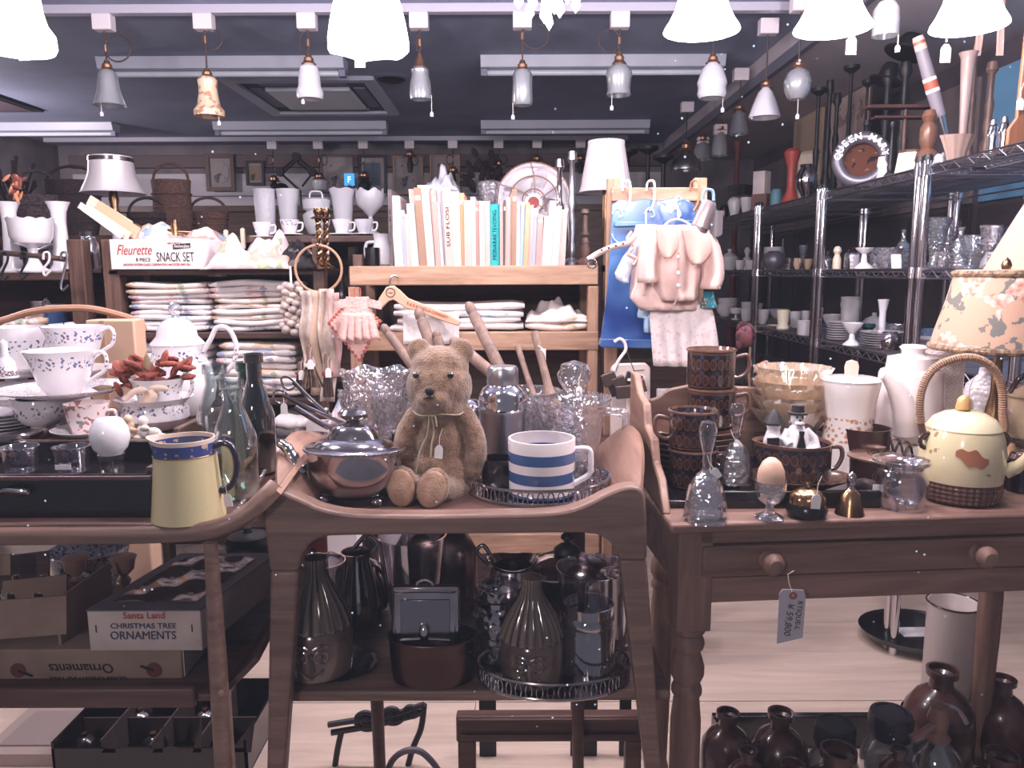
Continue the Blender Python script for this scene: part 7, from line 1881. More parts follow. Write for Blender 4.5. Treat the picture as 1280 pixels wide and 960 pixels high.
make('paper_bag','kraft paper bag standing behind the china cups','bag',Vector((P(140,480,1.9).x,1.9,0)),[('bag',MB().box(-.055,.065,0,.06,0,P(140,398,1.9).z),mat('kraft',C(206,170,146),.8),{'bev':.004}),('fold',MB().box(-.02,-.008,-.003,.0,.5,P(140,399,1.9).z),mat('kraft_dark',C(178,140,118),.8))])
# == on the back counter: lamp, baskets, milk glass
s=mpp(142,240,2.95);p=P(142,262,2.95)
YLp=2.95
zlamp=ZN
t=thing('table_lamp','table lamp with bell-shaped aluminium shade above the linen shelf','lamp',Vector((P(142,240,YN+.3).x,YN+.3,ZN)))
Yl_=YN+.3;s=mpp(142,240,Yl_)
zb_l=P(142,240,Yl_).z-ZN;zt_l=P(142,194,Yl_).z-ZN
O('lamp_shade',MB().lathe([(38*s,zb_l),(32*s,zb_l+(zt_l-zb_l)*.2),(27*s,zb_l+(zt_l-zb_l)*.55),(25*s,zt_l-.004),(25*s,zt_l),(24*s,zt_l-.004),(26*s,zb_l+(zt_l-zb_l)*.55),(37*s,zb_l+.002)],44),mat('aluminium',C(206,198,204),.38,.45),t)
O('shade_band',MB().lathe([(25.4*s,zt_l-.018),(26*s,zt_l-.016),(25.8*s,zt_l-.004),(25*s,zt_l-.003)],44),M_silver,t)
O('socket',MB().lathe([(0,zb_l-.075),(.012,zb_l-.075),(.016,zb_l-.06),(.013,zb_l-.045),(.017,zb_l-.02),(.012,zb_l+.01),(0,zb_l+.02)],16),M_brass,t)
O('lamp_base',MB().lathe([(0,0),(.05,0),(.05,.012),(.016,.02),(.012,zb_l-.075),(0,zb_l-.07)],20),M_white,t)
M_wicker=mat('dark_wicker',C(64,48,50),.8,col2=C(38,30,36),ns=90,bump=1,bs=140,stretch=(1,1,3))
M_wickb=mat('brown_wicker',C(104,74,66),.8,col2=C(70,48,46),ns=90,bump=1,bs=140,stretch=(1,1,3))
def basket(label,px,ybot,w_,h_,ytop,m_,Y,flare=1.15,sy=.7):
 p,s=place(px,ybot,Y,ZK)
 t=thing('wicker_basket',label,'basket',p,0,'baskets at the back left')
 k=[(w_*.85,0),(w_,h_*.3),(w_*flare*.95,h_*.8),(w_*flare,h_)]
 O('body',MB(s).vessel(k,2,32,lambda r,z,th:(r*(1+.012*cos(28*th)),z),sy=sy),m_,t)
 hh=ybot-ytop
 O('handle',MB(s).tube([(w_*flare*.9*cos(a),0,h_+(hh-h_)*sin(a))for a in[pi*i/20 for i in range(21)]],1.8,8),m_,t)
 for zz in(.25,.5,.75):
  O('weave_band',MB(s).tube([(w_*(.85+(flare-.85)*zz)*1.03*cos(a),w_*(.85+(flare-.85)*zz)*1.03*sy*sin(a),h_*zz)for a in[2*pi*i/30 for i in range(30)]],1.2,6,True),m_,t)
basket('black wicker basket with hooped handle behind the metal-shaded lamp',96,292,30,68,206,M_wicker,YK+.15)
basket('brown cylindrical wicker basket with arched handle',218,292,24,68,204,M_wickb,YK+.1,1.0)
basket('round grey willow basket behind the left milk glass',50,292,30,50,212,mat('grey_willow',C(92,76,80),.85,col2=C(60,50,56),ns=90,bump=1,bs=140),YK+.1)
basket('wide dark basket at the far left behind the dried flowers',10,292,32,40,222,M_wicker,YK+.25)
basket('low dark basket right of the aluminium lampshade',186,292,22,28,246,M_wicker,YK+.05)
basket('low brown basket under the oval picture',262,292,22,30,244,M_wickb,YK+.2)
base=P(12,200,YK+.3);s=mpp(12,200,YK+.3)
t=thing('dried_bunch','dark bunch of dried foliage at the upper left edge','dried flower',Vector((base.x,base.y,ZK)))
for k in range(26):
 a=RR.uniform(-1,1);hh=RR.uniform(60,104)
 O('twig',MB(s).tube(spline([(0,0,30),(a*14,RR.uniform(-8,8),hh*.6),(a*34,RR.uniform(-14,14),hh)],3),[1.4]*6+[2.5],5),mat('dark_foliage',C(58,44,50),.9),t)
 # turned wood pieces and candelabra at 210-240, 255-285
for k,(px_,lb_)in enumerate([(170,'rounded wooden darning egg, left of three'),(186,'rounded wooden darning egg, middle of three'),(197,'rounded wooden darning egg, right of three')]):
 p=P(px_,280,YN+.34);s=mpp(px_,280,YN+.34)
 make('darning_egg',lb_,'darning egg',Vector((p.x,p.y,ZN)),[('egg',MB(s).lathe([(0,30),(7,34),(10,44),(8,54),(0,58)],16),[mat('egg_wood',C(150,104,90),.4),M_cream,M_red][k]),('handle',MB(s).lathe([(0,0),(4,0),(4,32),(0,33)],12),MATS['egg_wood'])],group='darning eggs behind the carton')
base=Vector((P(218,270,YN+.2).x,YN+.2,ZN));s=mpp(218,270,YN+.2)
t=thing('brass_valve','brass cross-shaped spindle standing behind the snack set carton','spindle',base)
O('post',MB(s).lathe([(0,0),(6,0),(6,30),(4,40),(5,52),(4,62),(0,64)],14),M_brass,t)
O('cross_arm',MB(s).tube([(-20,0,47),(-14,0,48),(0,0,47),(14,0,46),(22,0,46)],[2,3.4,2.6,3.4,2],10),M_brass,t)
pot('glass_dome_jar','clear glass jar lying behind the heap of scarves','jar',262,300,[(16,0),(20,4),(22,30),(18,44),(10,48)],M_glass,Y=YN+.3,z=ZN,th=1.4)
pot('candle_holder','white candle in a dark holder right of the glass jar','candle',283,300,[(7,0),(8,6),(3,10),(6,24),(4,26)],M_dark,Y=YN+.33,z=ZN,th=0,extra=[('candle',[(3,26),(3,48),(0,50)],M_cream)])
pot('candle_holder','white candle in a dark holder near the small black frame','candle',304,300,[(7,0),(8,6),(3,10),(6,24),(4,26)],M_dark,Y=YN+.33,z=ZN,th=0,extra=[('candle',[(3,26),(3,50),(0,52)],M_cream)])
G2='milk glass on the back counter'
pot('milk_glass_vase','frosted embossed milk glass vase, leftmost on the back counter','vase',333,290,[(9,0),(11,2),(12,22),(13,40),(13,54),(14,56)],mat('frost_milk',C(206,204,214),.35,bump=.6,bs=90),Y=YK+.05,z=ZK,th=1,group=G2)
pot('milk_glass_vase','plain tapered milk glass vase second from the left on the back counter','vase',362,290,[(8,0),(9,2),(11,24),(14,54),(14.5,56)],M_opal,Y=YK+.06,z=ZK,th=1,group=G2)
pot('milk_glass_vase','ribbed flaring milk glass vase with wavy rim on the back counter','vase',430,292,[(9,0),(10,2),(11,20),(14,46),(16,54),(17,56)],M_opal,Y=YK+.06,z=ZK,th=1,group=G2,fn=lambda r,z,t:(r*(1+.015*sin(z*2)),z+(1*cos(6*t)if z>50 else 0)))
pot('milk_glass_sugar','lidded milk glass sugar bowl with loop knob on the back counter','sugar bowl',397,292,[(10,0),(12,2),(16,14),(17,24),(12,28),(16,31),(17,42),(14,44)],M_opal,Y=YK+.02,z=ZK,th=0,group=G2,handle=[(-8,44),(-6,52),(6,52),(8,44)],hr=1.2,hname='knob_loop')
pot('milk_glass_comport','footed milk glass bowl with deeply scalloped rim on the back counter','comport',464,292,[(10,0),(11,2),(3,6),(2.5,22),(8,28),(16,36),(18,48),(17,54)],M_opal,Y=YK+.05,z=ZK,th=1.2,group=G2,n=40,fn=lambda r,z,t:(r,z+(2.5*cos(6*t)if z>50 else 0)))
for k,(px_,lb_)in enumerate([(329,'small white cup under the leftmost milk glass vase'),(363,'small white cup with painted blue flowers on a saucer'),(428,'small white cup in front of the ribbed vase'),(456,'plain white cup and saucer below the scalloped comport')]):
 Yq_=YN+.28
 pot('small_cup',lb_,'cup',px_,300,[(6,0),(7,1),(11,14),(12,18)],[M_white,M_cup2,M_white,M_opal][k],Y=Yq_,z=P(px_,292+(3 if k==0 else 0),Yq_).z,th=1,group='small cups on the side shelf',handle=[(10,14),(16,14),(15,6),(9,4)],hr=1.2,extra=[('saucer',[(0,-1.5),(8,-1.5),(16,0),(16,1),(8,-.2),(0,-.2)],M_white)])
A=P(318,294,YN+.28);B_=P(492,294,YN+.28);zz_=P(400,294,YN+.28).z-.003
o=O('plate_shelf',MB().box(-(B_.x-A.x)/2,(B_.x-A.x)/2,-.06,.1,-.02,0),M_darkwood,None,((A.x+B_.x)/2,YN+.28,zz_),bev=.002,smooth=False);tag(o,'narrow wooden plate shelf carrying the small white cups','shelf')
for sx in(-.18,.2):O('bracket_post',MB().box(sx-.015,sx+.015,.04,.07,ZN-zz_,-.02),M_darkwood,o,smooth=False)
# brass barley-twist candlesticks
for px_,lb_ in((400,'twisted brass candlestick, left one in front of the post'),(409,'twisted brass candlestick, right one in front of the post')):
 p,s=place(px_,334,YN-.03-(.02 if px_==400 else 0),ZN);
 t=thing('brass_candlestick',lb_,'candlestick',p,0,'pair of twisted brass candlesticks')
 for ph in(0,pi):
  O('twist',MB(s).tube([(2.2*cos(ph+k*.55),2.2*sin(ph+k*.55),4+k*1.6)for k in range(36)],2,8),M_brass,t)
 O('foot',MB(s).lathe([(0,0),(10,0),(10,2),(4,5),(0,6)],18),M_brass,t)
 O('drip_pan',MB(s).lathe([(0,60),(9,61),(10,63),(4,64),(6,70),(5,74),(4,74),(0,70)],18),M_brass,t)
pot('white_jug','white jug with curved handle beside the first books','jug',478,334,[(9,0),(12,3),(13,18),(9,30),(10,38),(11,40)],M_opal,Y=YS+.12,z=ZS,th=1.2,handle=[(-9,30),(-19,28),(-20,12),(-11,6)],hr=2.2)
pot('black_mug','small black mug beside the white jug','mug',466,334,[(8,0),(9,1),(9,22),(9,23)],M_black,Y=YS+.08,z=ZS,th=1)
pot('dark_bottle','tall dark bottle with white label left of the pine shelf','bottle',428,380,[(8,0),(9,2),(9,44),(7,54),(4,62),(4,72)],M_black,Y=YN+.04,z=shelfz(414),th=0,extra=[('label',MB(mpp(428,380,YN+.04)).box(-5,5,-10,-9,20,40),M_paper)])
# scissor lamp, framed pictures
def frame(label,x0,x1,y0,y1,m_,fill,Y=BACK-.06,oval=False,fw=3.2):
 c=P((x0+x1)/2,(y0+y1)/2,Y);s=mpp(x0,y0,Y);w_,h_=(x1-x0)/2,(y1-y0)/2
 t=thing('framed_picture',label,'picture',c,0,'pictures on the back wall')
 O('frame_side',MB(s).box(-w_,-w_+fw,-2,2,-h_,h_),m_,t,smooth=False,bev=.002);O('frame_side',MB(s).box(w_-fw,w_,-2,2,-h_,h_),m_,t,smooth=False,bev=.002)
 O('frame_side',MB(s).box(-w_+fw,w_-fw,-2,2,h_-fw,h_),m_,t,smooth=False,bev=.002);O('frame_side',MB(s).box(-w_+fw,w_-fw,-2,2,-h_,-h_+fw),m_,t,smooth=False,bev=.002)
 O('mount',MB(s).box(-w_+fw,w_-fw,0,1.6,-h_+fw,h_-fw),mat('mount_grey',C(150,140,146),.8),t,smooth=False)
 if oval:O('print',MB(s).lathe([(0,0),(w_*.6,0),(w_*.6,.5),(0,.5)],28,None,Matrix.Translation((0,-.4*s,0))@Matrix.Rotation(pi/2,4,'X')@Matrix.Scale(1.2,4,(0,1,0))),fill,t)
 else:O('print',MB(s).box(-w_*.55,w_*.55,-.6,0,-h_*.6,h_*.6),fill,t,smooth=False)
pr1=printmat('faded_print',C(160,150,152),C(112,104,112),C(90,84,96),12);pr2=printmat('sepia_print',C(150,126,112),C(112,92,86),C(84,72,74),12);pr3=printmat('blue_print_picture',C(96,104,122),C(74,82,102),C(120,126,138),10)
M_frb=mat('frame_brown',C(88,58,54),.5);M_frg=mat('frame_gilt',C(160,116,84),.4);M_frk=mat('frame_black',C(34,28,34),.5)
frame('oval picture in a brown square frame on the back wall',258,294,192,237,M_frb,pr1,oval=True,fw=5)
frame('small picture in a black frame beside the scissor lamp',308,331,200,230,M_frk,pr2)
frame('unframed-looking buff print behind the small grey pendant',402,443,195,240,mat('frame_buff',C(120,104,104),.6),pr1,fw=1.5)
frame('blue-grey figure print in a dark frame on the back wall',449,484,194,240,M_frk,pr3)
frame('left of two prints in thin gilt frames on the back wall',492,530,195,242,M_frg,pr1,fw=2)
frame('right of two prints in thin gilt frames on the back wall',538,576,194,242,M_frg,pr2,fw=2)
Ysl=BACK-.35
base=P(370,250,Ysl);s=mpp(370,220,Ysl)
t=thing('scissor_lamp','black folding arm lamp with an A-shaped frame before the back wall','lamp',Vector((base.x,Ysl,ZK2)))
b0=Vector((base.x,Ysl,ZK2))
for a,b in(((371,195),(350,214)),((374,197),(352,217)),((371,195),(393,213)),((369,199),(389,215)),((350,214),(376,238)),((393,213),(378,232))):
 tubepx('arm',[a,b],Ysl,.008,M_dark,t,b0,smooth_n=1)
for a in((371,195),(350,214),(391,214)):
 O('joint',MB().lathe([(0,-.02),(.03,-.02),(.03,.02),(0,.02)],16,None,Matrix.Translation(P(a[0],a[1],Ysl)-b0)@Matrix.Rotation(pi/2,4,'X')),M_dark,t)
O('lamp_head',MB(s).lathe([(13,-12),(12,-4),(7,4),(3,6),(0,6)],20,None,Matrix.Translation(P(352,234,Ysl)-b0)),M_dark,t)
O('stem',MB().tube([P(376,238,Ysl)-b0,(P(376,238,Ysl)-b0).xyz*Vector((1,1,0))if False else Vector(((P(376,238,Ysl)-b0).x,0,0))],.008,8),M_dark,t)
c=P(437,224,BACK-.3)
t=thing('lit_sign','tiny glowing blue and white sign near the back wall','sign',Vector((c.x,c.y,ZK2)))
O('screen',MB().box(-.036,.036,0,.01,c.z-ZK2-.04,c.z-ZK2+.045),mat('lit_blue',C(60,150,210),.5,emit=C(60,150,220),es=1.2),t,smooth=False)
q=text_mb('F',.06);q.v=[v+Vector((0,-.002,c.z-ZK2))for v in q.v];O('lettering',q,mat('lit_white',C(240,245,250),.5,emit=(1,1,1,1),es=1.2),t,smooth=False)
O('stand',MB().box(-.012,.012,0,.012,0,c.z-ZK2-.03),M_dark,t)
# foliage and black lamp bases at the back
base=Vector((P(605,240,BACK-.4).x,BACK-.4,ZK2));s=mpp(605,215,BACK-.4)
t=thing('dried_foliage','dark dried foliage spray against the back wall above the books','dried flower',base)
for k in range(30):
 a=RR.uniform(-1.2,1.2);hh=RR.uniform(30,62)
 q=(sin(a)*hh*.5,RR.uniform(-8,8),10+cos(a)*hh)
 O('leaf',MB(s).ell((0,0,0),(4,2,7),6,4,Matrix.Translation(Vector(q)*s)@Matrix.Rotation(a+RR.uniform(-.5,.5),4,'Y')),MATS['dark_foliage'],t)
O('stem',MB(s).tube([(0,0,0),(0,0,40)],1.6,6),MATS['dark_foliage'],t)
def dark_stand(label,px,ytop,Y,zf,kind,nm='lamp_base',cat='stand',m_=None):
 s=mpp(px,ytop,Y);top=P(px,ytop,Y).z;hz=(top-zf)/s
 prof={'disc':[(0,0),(14,0),(14,3),(3,6),(3,hz*.4),(4.5,hz*.45),(3,hz*.5),(2.6,hz-12),(5,hz-10),(13,hz-6),(13,hz-2),(0,hz)],'turn':[(0,0),(12,0),(12,4),(5,10),(7,20),(4,30),(6,hz*.4),(4,hz*.5),(6,hz*.55),(3.5,hz*.62),(3,hz*.9),(6,hz*.93),(5,hz),(0,hz)],'urn':[(0,0),(10,0),(10,4),(4,8),(12,hz*.3),(14,hz*.5),(8,hz*.75),(4,hz*.85),(7,hz),(0,hz)]}[kind]
 parts=[('column',MB(s).lathe(prof,20),m_ or M_dark)]
 return make(nm,label,cat,Vector((P(px,ytop,Y).x,Y,zf)),parts)
dark_stand('black lamp stand with disc top in front of the grey side wall',811,182,4.5,ZK2*.6,'disc')
dark_stand('shorter black disc-topped stand left of the dark metal pendant',830,193,4.4,.62,'disc')
dark_stand('small black stand behind the pleated lampshade',785,186,5.3,ZK2,'disc')
dark_stand('slim pale turned stem right of the fan',716,190,2.62,1.14,'turn','bamboo_flute','stem',M_steel)
dark_stand('short silver stem behind the fan',700,200,2.66,1.14,'turn','bamboo_flute','stem',M_silver)
dark_stand('dark wooden stem beside the last book',732,262,2.5,1.14,'turn','wooden_baluster','baluster',M_darkwood_z)
make('side_plinth','dark cabinet behind the easel that carries stands','cabinet',(P(790,300,4.5).x+.1,4.4,0),[('body',MB().box(-.35,.3,-.15,.3,0,.62),M_darkwood,{'smooth':False}),('top',MB().box(-.36,.31,-.16,.31,.62,.64),M_darkwood,{'smooth':False})])
make('stem_rack','dark slatted rack right of the bookshelf that holds stems','rack',(P(754,330,2.5).x,2.5,0),[('post',MB().box(0,.04,0,.04,0,1.2),M_darkwood_z,{'smooth':False}),('top_board',MB().box(0,.06,0,.3,1.12,1.14),M_darkwood,{'smooth':False}),('slat',MB().box(0,.06,-.004,.01,1.0,1.03),M_darkwood,{'smooth':False}),('slat',MB().box(0,.06,-.004,.01,.9,.93),M_darkwood,{'smooth':False})])
# == chrome wire racks along the right wall
XF=1.12
SH=[1.397,1.122,.868,.60]
def RY_(px,py,X):return X*F/(px-640)*ray(px,py).y
def wire_rack(label,ya,yb,x0=XF,x1=1.6):
 t=thing('wire_rack',label,'rack',(x0,ya,0),0,'chrome wire racks along the right wall')
 w_,d_=x1-x0,yb-ya
 for(x,y)in((0,0),(0,d_),(w_,0),(w_,d_)):
  p=O('post',MB().tube([(x,y,0),(x,y,1.415)],.0125,12),M_chrome,t)
  O('post_cap',MB().lathe([(0,1.43),(.01,1.428),(.013,1.42),(.013,1.412),(0,1.412)],12,c=(x,y,0)),M_dark,p)
  for z in SH:O('collar',MB().lathe([(.0125,z-.025),(.016,z-.024),(.0145,z+.005),(.0125,z+.006)],12,c=(x,y,0)),M_chrome,p)
 for z in SH:
  sh=O('wire_shelf',MB().tube([(0,0,z),(w_,0,z),(w_,d_,z),(0,d_,z)],.004,6,True),M_steel,t)
  O('lower_rim',MB().tube([(0,0,z-.024),(w_,0,z-.024),(w_,d_,z-.024),(0,d_,z-.024)],.003,6,True),M_steel,sh)
  g=MB();n=int(d_/.026)
  for k in range(1,n):
   g.tube([(0,d_*k/n,z),(w_,d_*k/n,z)],.0018,4)
  for x in(w_*.33,w_*.66):g.tube([(x,0,z-.006),(x,d_,z-.006)],.0025,4)
  q=O('shelf_wire',g,M_steel,sh);q['kind']='stuff'
  zz=MB();m_=int(d_/.03)
  zz.tube([(0,d_*k/m_,z-(.022 if k%2 else .002))for k in range(m_+1)],.0016,4)
  O('truss_wire',zz,M_steel,sh)
YA=[1.70,2.13,2.17,2.82,2.86,3.54,3.58,4.8]
wire_rack('chrome wire rack nearest the window on the right',YA[0],YA[1])
wire_rack('chrome wire rack second from the window, holding mixed china',YA[2],YA[3])
wire_rack('chrome wire rack third from the window beside the pink jacket',YA[4],YA[5])
wire_rack('chrome wire rack farthest back along the right wall',YA[6],YA[7])
K_={}
def it(name,label,cat,px,py,lvl,prof,m_,X=1.24,**kw):
 """py is where its base shows; it stands on rack shelf lvl"""
 Y=RY_(px,py,X)
 return pot(name,label,cat,px,py,prof,m_,Y=Y,z=SH[lvl]+.004,**kw)
M_gl=mat('grey_china',C(196,192,200),.3,coat=.3)
M_mini=glassmat('rack_glass',(.8,.82,.86,1),.2,.06,C(200,204,214),.12,bump=.5,bs=70)
gA,gB,gC='things on the top shelf of the racks','glassware on the second shelf of the racks','china on the third shelf of the racks'
# --- second shelf: glass
B_vase=lambda w,h:[(w*.6,0),(w*.65,1),(w*.4,h*.15),(w*.5,h*.4),(w*.7,h*.75),(w,h)]
B_bowl=lambda w,h:[(w*.4,0),(w*.5,h*.08),(w*.8,h*.45),(w,h)]
B_gob=lambda w,h:[(w*.6,0),(w*.6,1),(w*.15,h*.1),(w*.15,h*.4),(w*.7,h*.55),(w,h)]
B_cup=lambda w,h:[(w*.6,0),(w*.75,h*.06),(w*.95,h*.6),(w,h)]
B_btl=lambda w,h:[(w*.9,0),(w,1),(w,h*.5),(w*.8,h*.62),(w*.3,h*.75),(w*.3,h*.95),(w*.4,h)]
rows=[('glass_vase','frosted glass vase at the near end of the second rack shelf',1168,338,B_vase(17,62),M_mini,1.3),('glass_decanter','cut glass decanter with ball stopper beside the frosted vase',1198,338,B_btl(11,50),M_cut,1.22),('glass_bowl','big cut glass bowl on the second rack shelf',1222,336,B_bowl(32,34),M_cut,1.42),('glass_goblet','tall cut glass goblet beside the rose lampshade',1235,338,B_gob(13,52),M_cut,1.2),('green_glass_bowl','bright green glass bowl high on the second rack shelf',1231,262,B_bowl(15,18),glassmat('green_glass',(.1,.55,.35,1),.15),1.45),('white_saucepan','white stemmed cake stand on the second rack shelf',1080,327,[(12,0),(12,1),(4,8),(3,18),(10,24),(11,26)],M_milk,1.16),('glass_canister','clear glass canister with dark lid beside the stemmed white stand',1066,326,[(9,0),(10,2),(10,16),(8,20)],M_glass,1.2),('glass_bowl','cut glass fruit bowl holding trinkets on the second rack shelf',1108,324,B_bowl(19,26),M_cut,1.25),('brown_bottle','small brown medicine bottle on the second rack shelf',1068,300,B_btl(6,26),mat('amber_bottle',C(60,30,24),.15,coat=.5),1.4),('glass_jar','square glass jar with stopper behind the fruit bowl',1128,320,B_btl(9,48),M_mini,1.35),('glass_tumbler','clear tumbler between the rack posts',1093,322,B_cup(8,26),M_mini,1.42),('glass_tumbler','blue tinted tumbler on the second rack shelf',1110,310,B_cup(7,26),glassmat('blue_glass',(.5,.62,.82,1),.15),1.5),('salt_shaker','pale yellow-headed shaker beside the rack post',1046,330,[(5,0),(5,12),(3,18),(5,22),(4,26),(2,28)],M_cream,1.18),('glass_stopper_bottle','small clear scent bottle by the rack post',1034,330,B_btl(6,22),M_glass,1.2),('silver_cup','shiny silver cup on the second rack shelf',986,332,B_cup(6,14),M_chrome,1.16),('mesh_basket','round wire-mesh ball on the second rack shelf',967,334,[(8,0),(12,5),(13,12),(10,20),(6,23)],mat('mesh_grey',C(96,92,104),.4,.6),1.17),('china_dish','tan shell-shaped dish on the second rack shelf',997,326,B_bowl(6,14),mat('tan_shell',C(200,168,144),.5),1.25),('china_dish','second tan shell dish, right of the first',1010,324,B_bowl(6,13),MATS['tan_shell']if 'tan_shell' in MATS else M_cream,1.3),('china_pot','pale stoneware pot with wide rim between the racks',966,322,[(9,0),(10,2),(9,18),(11,22),(11,28)],M_gl,1.3),('china_cup','white cup on the farther second shelf',925,336,B_cup(6,12),M_gl,1.18),('china_cup','second white cup next to the rack post on the farther second shelf',937,336,B_cup(6,12),M_gl,1.18),('china_tureen','grey china tureen on the farther second shelf',912,325,[(7,0),(8,2),(11,12),(11,16),(6,20),(2,22),(3,26)],M_gl,1.3),('china_bust','small pale bust on the farther second shelf',934,322,[(5,0),(5,3),(2,6),(5,14),(2,17),(4,24),(2,28)],M_gl,1.35),('glass_jug','cut glass water jug behind the decanter on the second rack shelf',1182,330,B_vase(15,58),M_cut,1.4),('glass_comport','wide glass comport between the decanter and the tall goblet',1212,338,B_gob(16,40),M_mini,1.2),('glass_tumbler','small glass tumbler beside the near rack post',1176,341,B_cup(8,20),M_cut,1.16),('glass_vase','blue-grey glass vase behind the green bowl',1258,320,B_vase(14,50),glassmat('bluegrey_glass',(.6,.7,.85,1),.15),1.4),('glass_bowl','brown glass bowl high behind the frosted vase',1180,280,B_bowl(20,16),M_darkbr,1.5),('china_figure','white china swan on top of the fruit bowl',1102,300,[(6,0),(9,4),(6,9),(2,12),(3,18),(1,20)],M_gl,1.3),('silver_teapot','small dull silver pot at the back of the second rack shelf',952,326,[(6,0),(10,4),(11,12),(6,18),(2,22)],M_silver,1.35),('glass_candlestick','clear glass candlestick between the two tan dishes',1003,330,B_gob(5,30),M_mini,1.3),('glass_bottle','thin clear bottle standing at the back of the second shelf',978,322,B_btl(4,38),M_mini,1.42),]
for(nm,lb_,px_,py_,pf,m_,X_)in rows:
 it(nm,lb_,nm.split('_')[-1],px_,py_,1,pf,m_,X_,th=1.0 if m_ not in(M_chrome,)else .8,n=20,group=gB)
 # price cards
for k,(px_,py_,lb_)in enumerate([(1070,314,'white price card before the brown medicine bottle'),(1122,316,'white price card between the rack posts'),(1212,280,'white card propped under the green bowl, left one'),(1248,280,'white card propped under the green bowl, right one')]):
 X_=1.2 if k<2 else 1.4
 Y=RY_(px_,py_,X_);p=P(px_,py_,Y);s=mpp(px_,py_,Y)
 make('price_card',lb_,'card',Vector((p.x,p.y,SH[1]+.004)),[('card',MB(s).prism([(-6,0),(6,0),(6,18),(-6,18)]if k<2 else[(-16,0),(16,0),(13,14),(-13,14)],-.5,.5,Matrix.Rotation(-.2,4,'X')),M_paper,{'smooth':False})],group='price cards on the second rack shelf')if k<2 else None
 if k>=2:
  make('glass_tray',lb_.replace('white card propped','pale upturned dish'),'dish',Vector((p.x,p.y,SH[1]+.004)),[('dish',MB(s).lathe([(0,20),(10,20),(16,8),(17,0),(0,0)],20),M_gl)])
  # --- third shelf: china
rows=[('china_jar','tall white jar with ringed rim on the third rack shelf',1060,428,[(9,0),(10,2),(11,34),(12,38),(11,46),(12,48)],M_gl,1.3),('footed_dish','white stemmed dish in front of the tall jar',1064,430,[(11,0),(11,1),(4,7),(3,14),(10,22),(13,28)],M_milk,1.14),('green_bottle','dark teal glass bottle with white cap on the third rack shelf',1084,424,[(8,0),(10,4),(10,14),(6,20),(9,22),(9,26)],mat('dark_teal',C(20,60,66),.15,coat=.5),1.2),('milk_glass_vase','slim white bud vase on the third rack shelf',1101,424,[(7,0),(8,2),(4,12),(4,40),(6,52),(7,56)],M_milk,1.25),('silver_box','silver relief box with face on the third rack shelf',1112,420,[(12,0),(14,4),(13,16),(8,22)],M_silver,1.2),('glass_dish','cut glass dish behind the silver relief box',1118,406,B_bowl(14,18),M_mini,1.4),('china_mug','cream goblet-shaped mug between the racks',978,412,[(7,0),(8,2),(6,6),(7,14),(8,24)],mat('cream_china',C(216,206,186),.4),1.16),('china_plate','flat pale plate below the cream mug',974,415,[(12,0),(14,1),(16,2)],M_cream,1.2),('china_tub','white ribbed tub beside the rack post on the third shelf',1005,424,[(8,0),(9,2),(10,16),(11,18)],M_gl,1.14),('china_cup','white cup on the ribbed tub\'s left',993,418,B_cup(7,20),M_gl,1.25),('china_tureen','white lidded tureen behind the white plates',1092,408,[(10,0),(14,4),(15,14),(10,20),(3,23),(3,27)],M_gl,1.42),('blue_dish','pale blue glass dish by the near rack post',1164,402,B_bowl(18,20),glassmat('paleblue_glass',(.6,.76,.95,1),.15,.05,C(120,160,210),.3),1.4),('china_bowl','white bowl behind the stemmed dish',1040,404,B_bowl(12,16),M_gl,1.42),('china_mug','white mug at the back between the racks',1020,408,B_cup(8,22),M_gl,1.4),('china_bowl','white bowl on the far third shelf next to the post',944,398,B_bowl(9,14),M_gl,1.4),('china_cup','small white cup stacked at the back of the third shelf',1006,404,B_cup(5,18),M_gl,1.35),('china_bowl','pale bowl under the saucers of the third shelf',973,392,B_bowl(12,12),M_gl,1.4),('china_bowl','white fluted pudding basin on the farther third shelf',909,392,[(9,0),(10,2),(12,14),(12,18)],M_gl,1.3),('china_bowl','grey china bowl below the pudding basin',905,408,B_bowl(12,14),M_gl,1.18),('china_bowl','white stemmed bowl on the farther third shelf',919,408,B_gob(9,14),M_gl,1.16),('china_cup','white cup beside the stemmed bowl on the farther third shelf',932,410,B_cup(7,16),M_gl,1.17),('china_cup','white square cup at the farther third shelf back',934,396,B_cup(8,18),M_gl,1.3),('china_bowl','pale bowl behind the rack post on the third shelf',952,412,B_bowl(9,18),M_gl,1.18),]
for(nm,lb_,px_,py_,pf,m_,X_)in rows:
 it(nm,lb_,nm.split('_')[-1],px_,py_,2,pf,m_,X_,th=1.0,n=20,group=gC)
for k in range(7):
 px_=1102;Y=RY_(px_,434,1.2);p=P(px_,434,Y);s=mpp(px_,434,Y)
 o=O('oval_platter',MB(s).lathe([(0,0),(16,0),(26,2.4),(27,3),(16,1.4),(0,1)],28),M_white,None,(p.x,p.y,SH[2]+.004+k*.0075));tag(o,ORD[k]+' white plate of the pile right of the teal bottle','plate','pile of white plates on the third rack shelf')
for k in range(8):
 px_=1048;Y=RY_(px_,424,1.18);p=P(px_,424,Y);s=mpp(px_,424,Y)
 o=O('saucer',MB(s).lathe([(0,0),(8,0),(14,2),(14.5,3),(8,1.4),(0,1)],24),M_gl,None,(p.x,p.y,SH[2]+.004+k*.0085));tag(o,ORD[k]+' saucer of the stack left of the tall white jar','saucer','stack of saucers on the third rack shelf')
for k in range(6):
 px_=1168;Y=RY_(px_,425,1.22);p=P(px_,425,Y);s=mpp(px_,425,Y)
 o=O('oval_platter',MB(s).lathe([(0,0),(18,0),(26,3),(27,4),(16,1.4),(0,1)],28),M_gl,None,(p.x,p.y,SH[2]+.004+k*.009));tag(o,ORD[k]+' white plate of the pile beside the nearest rack post','plate','pile of plates near the first rack post')
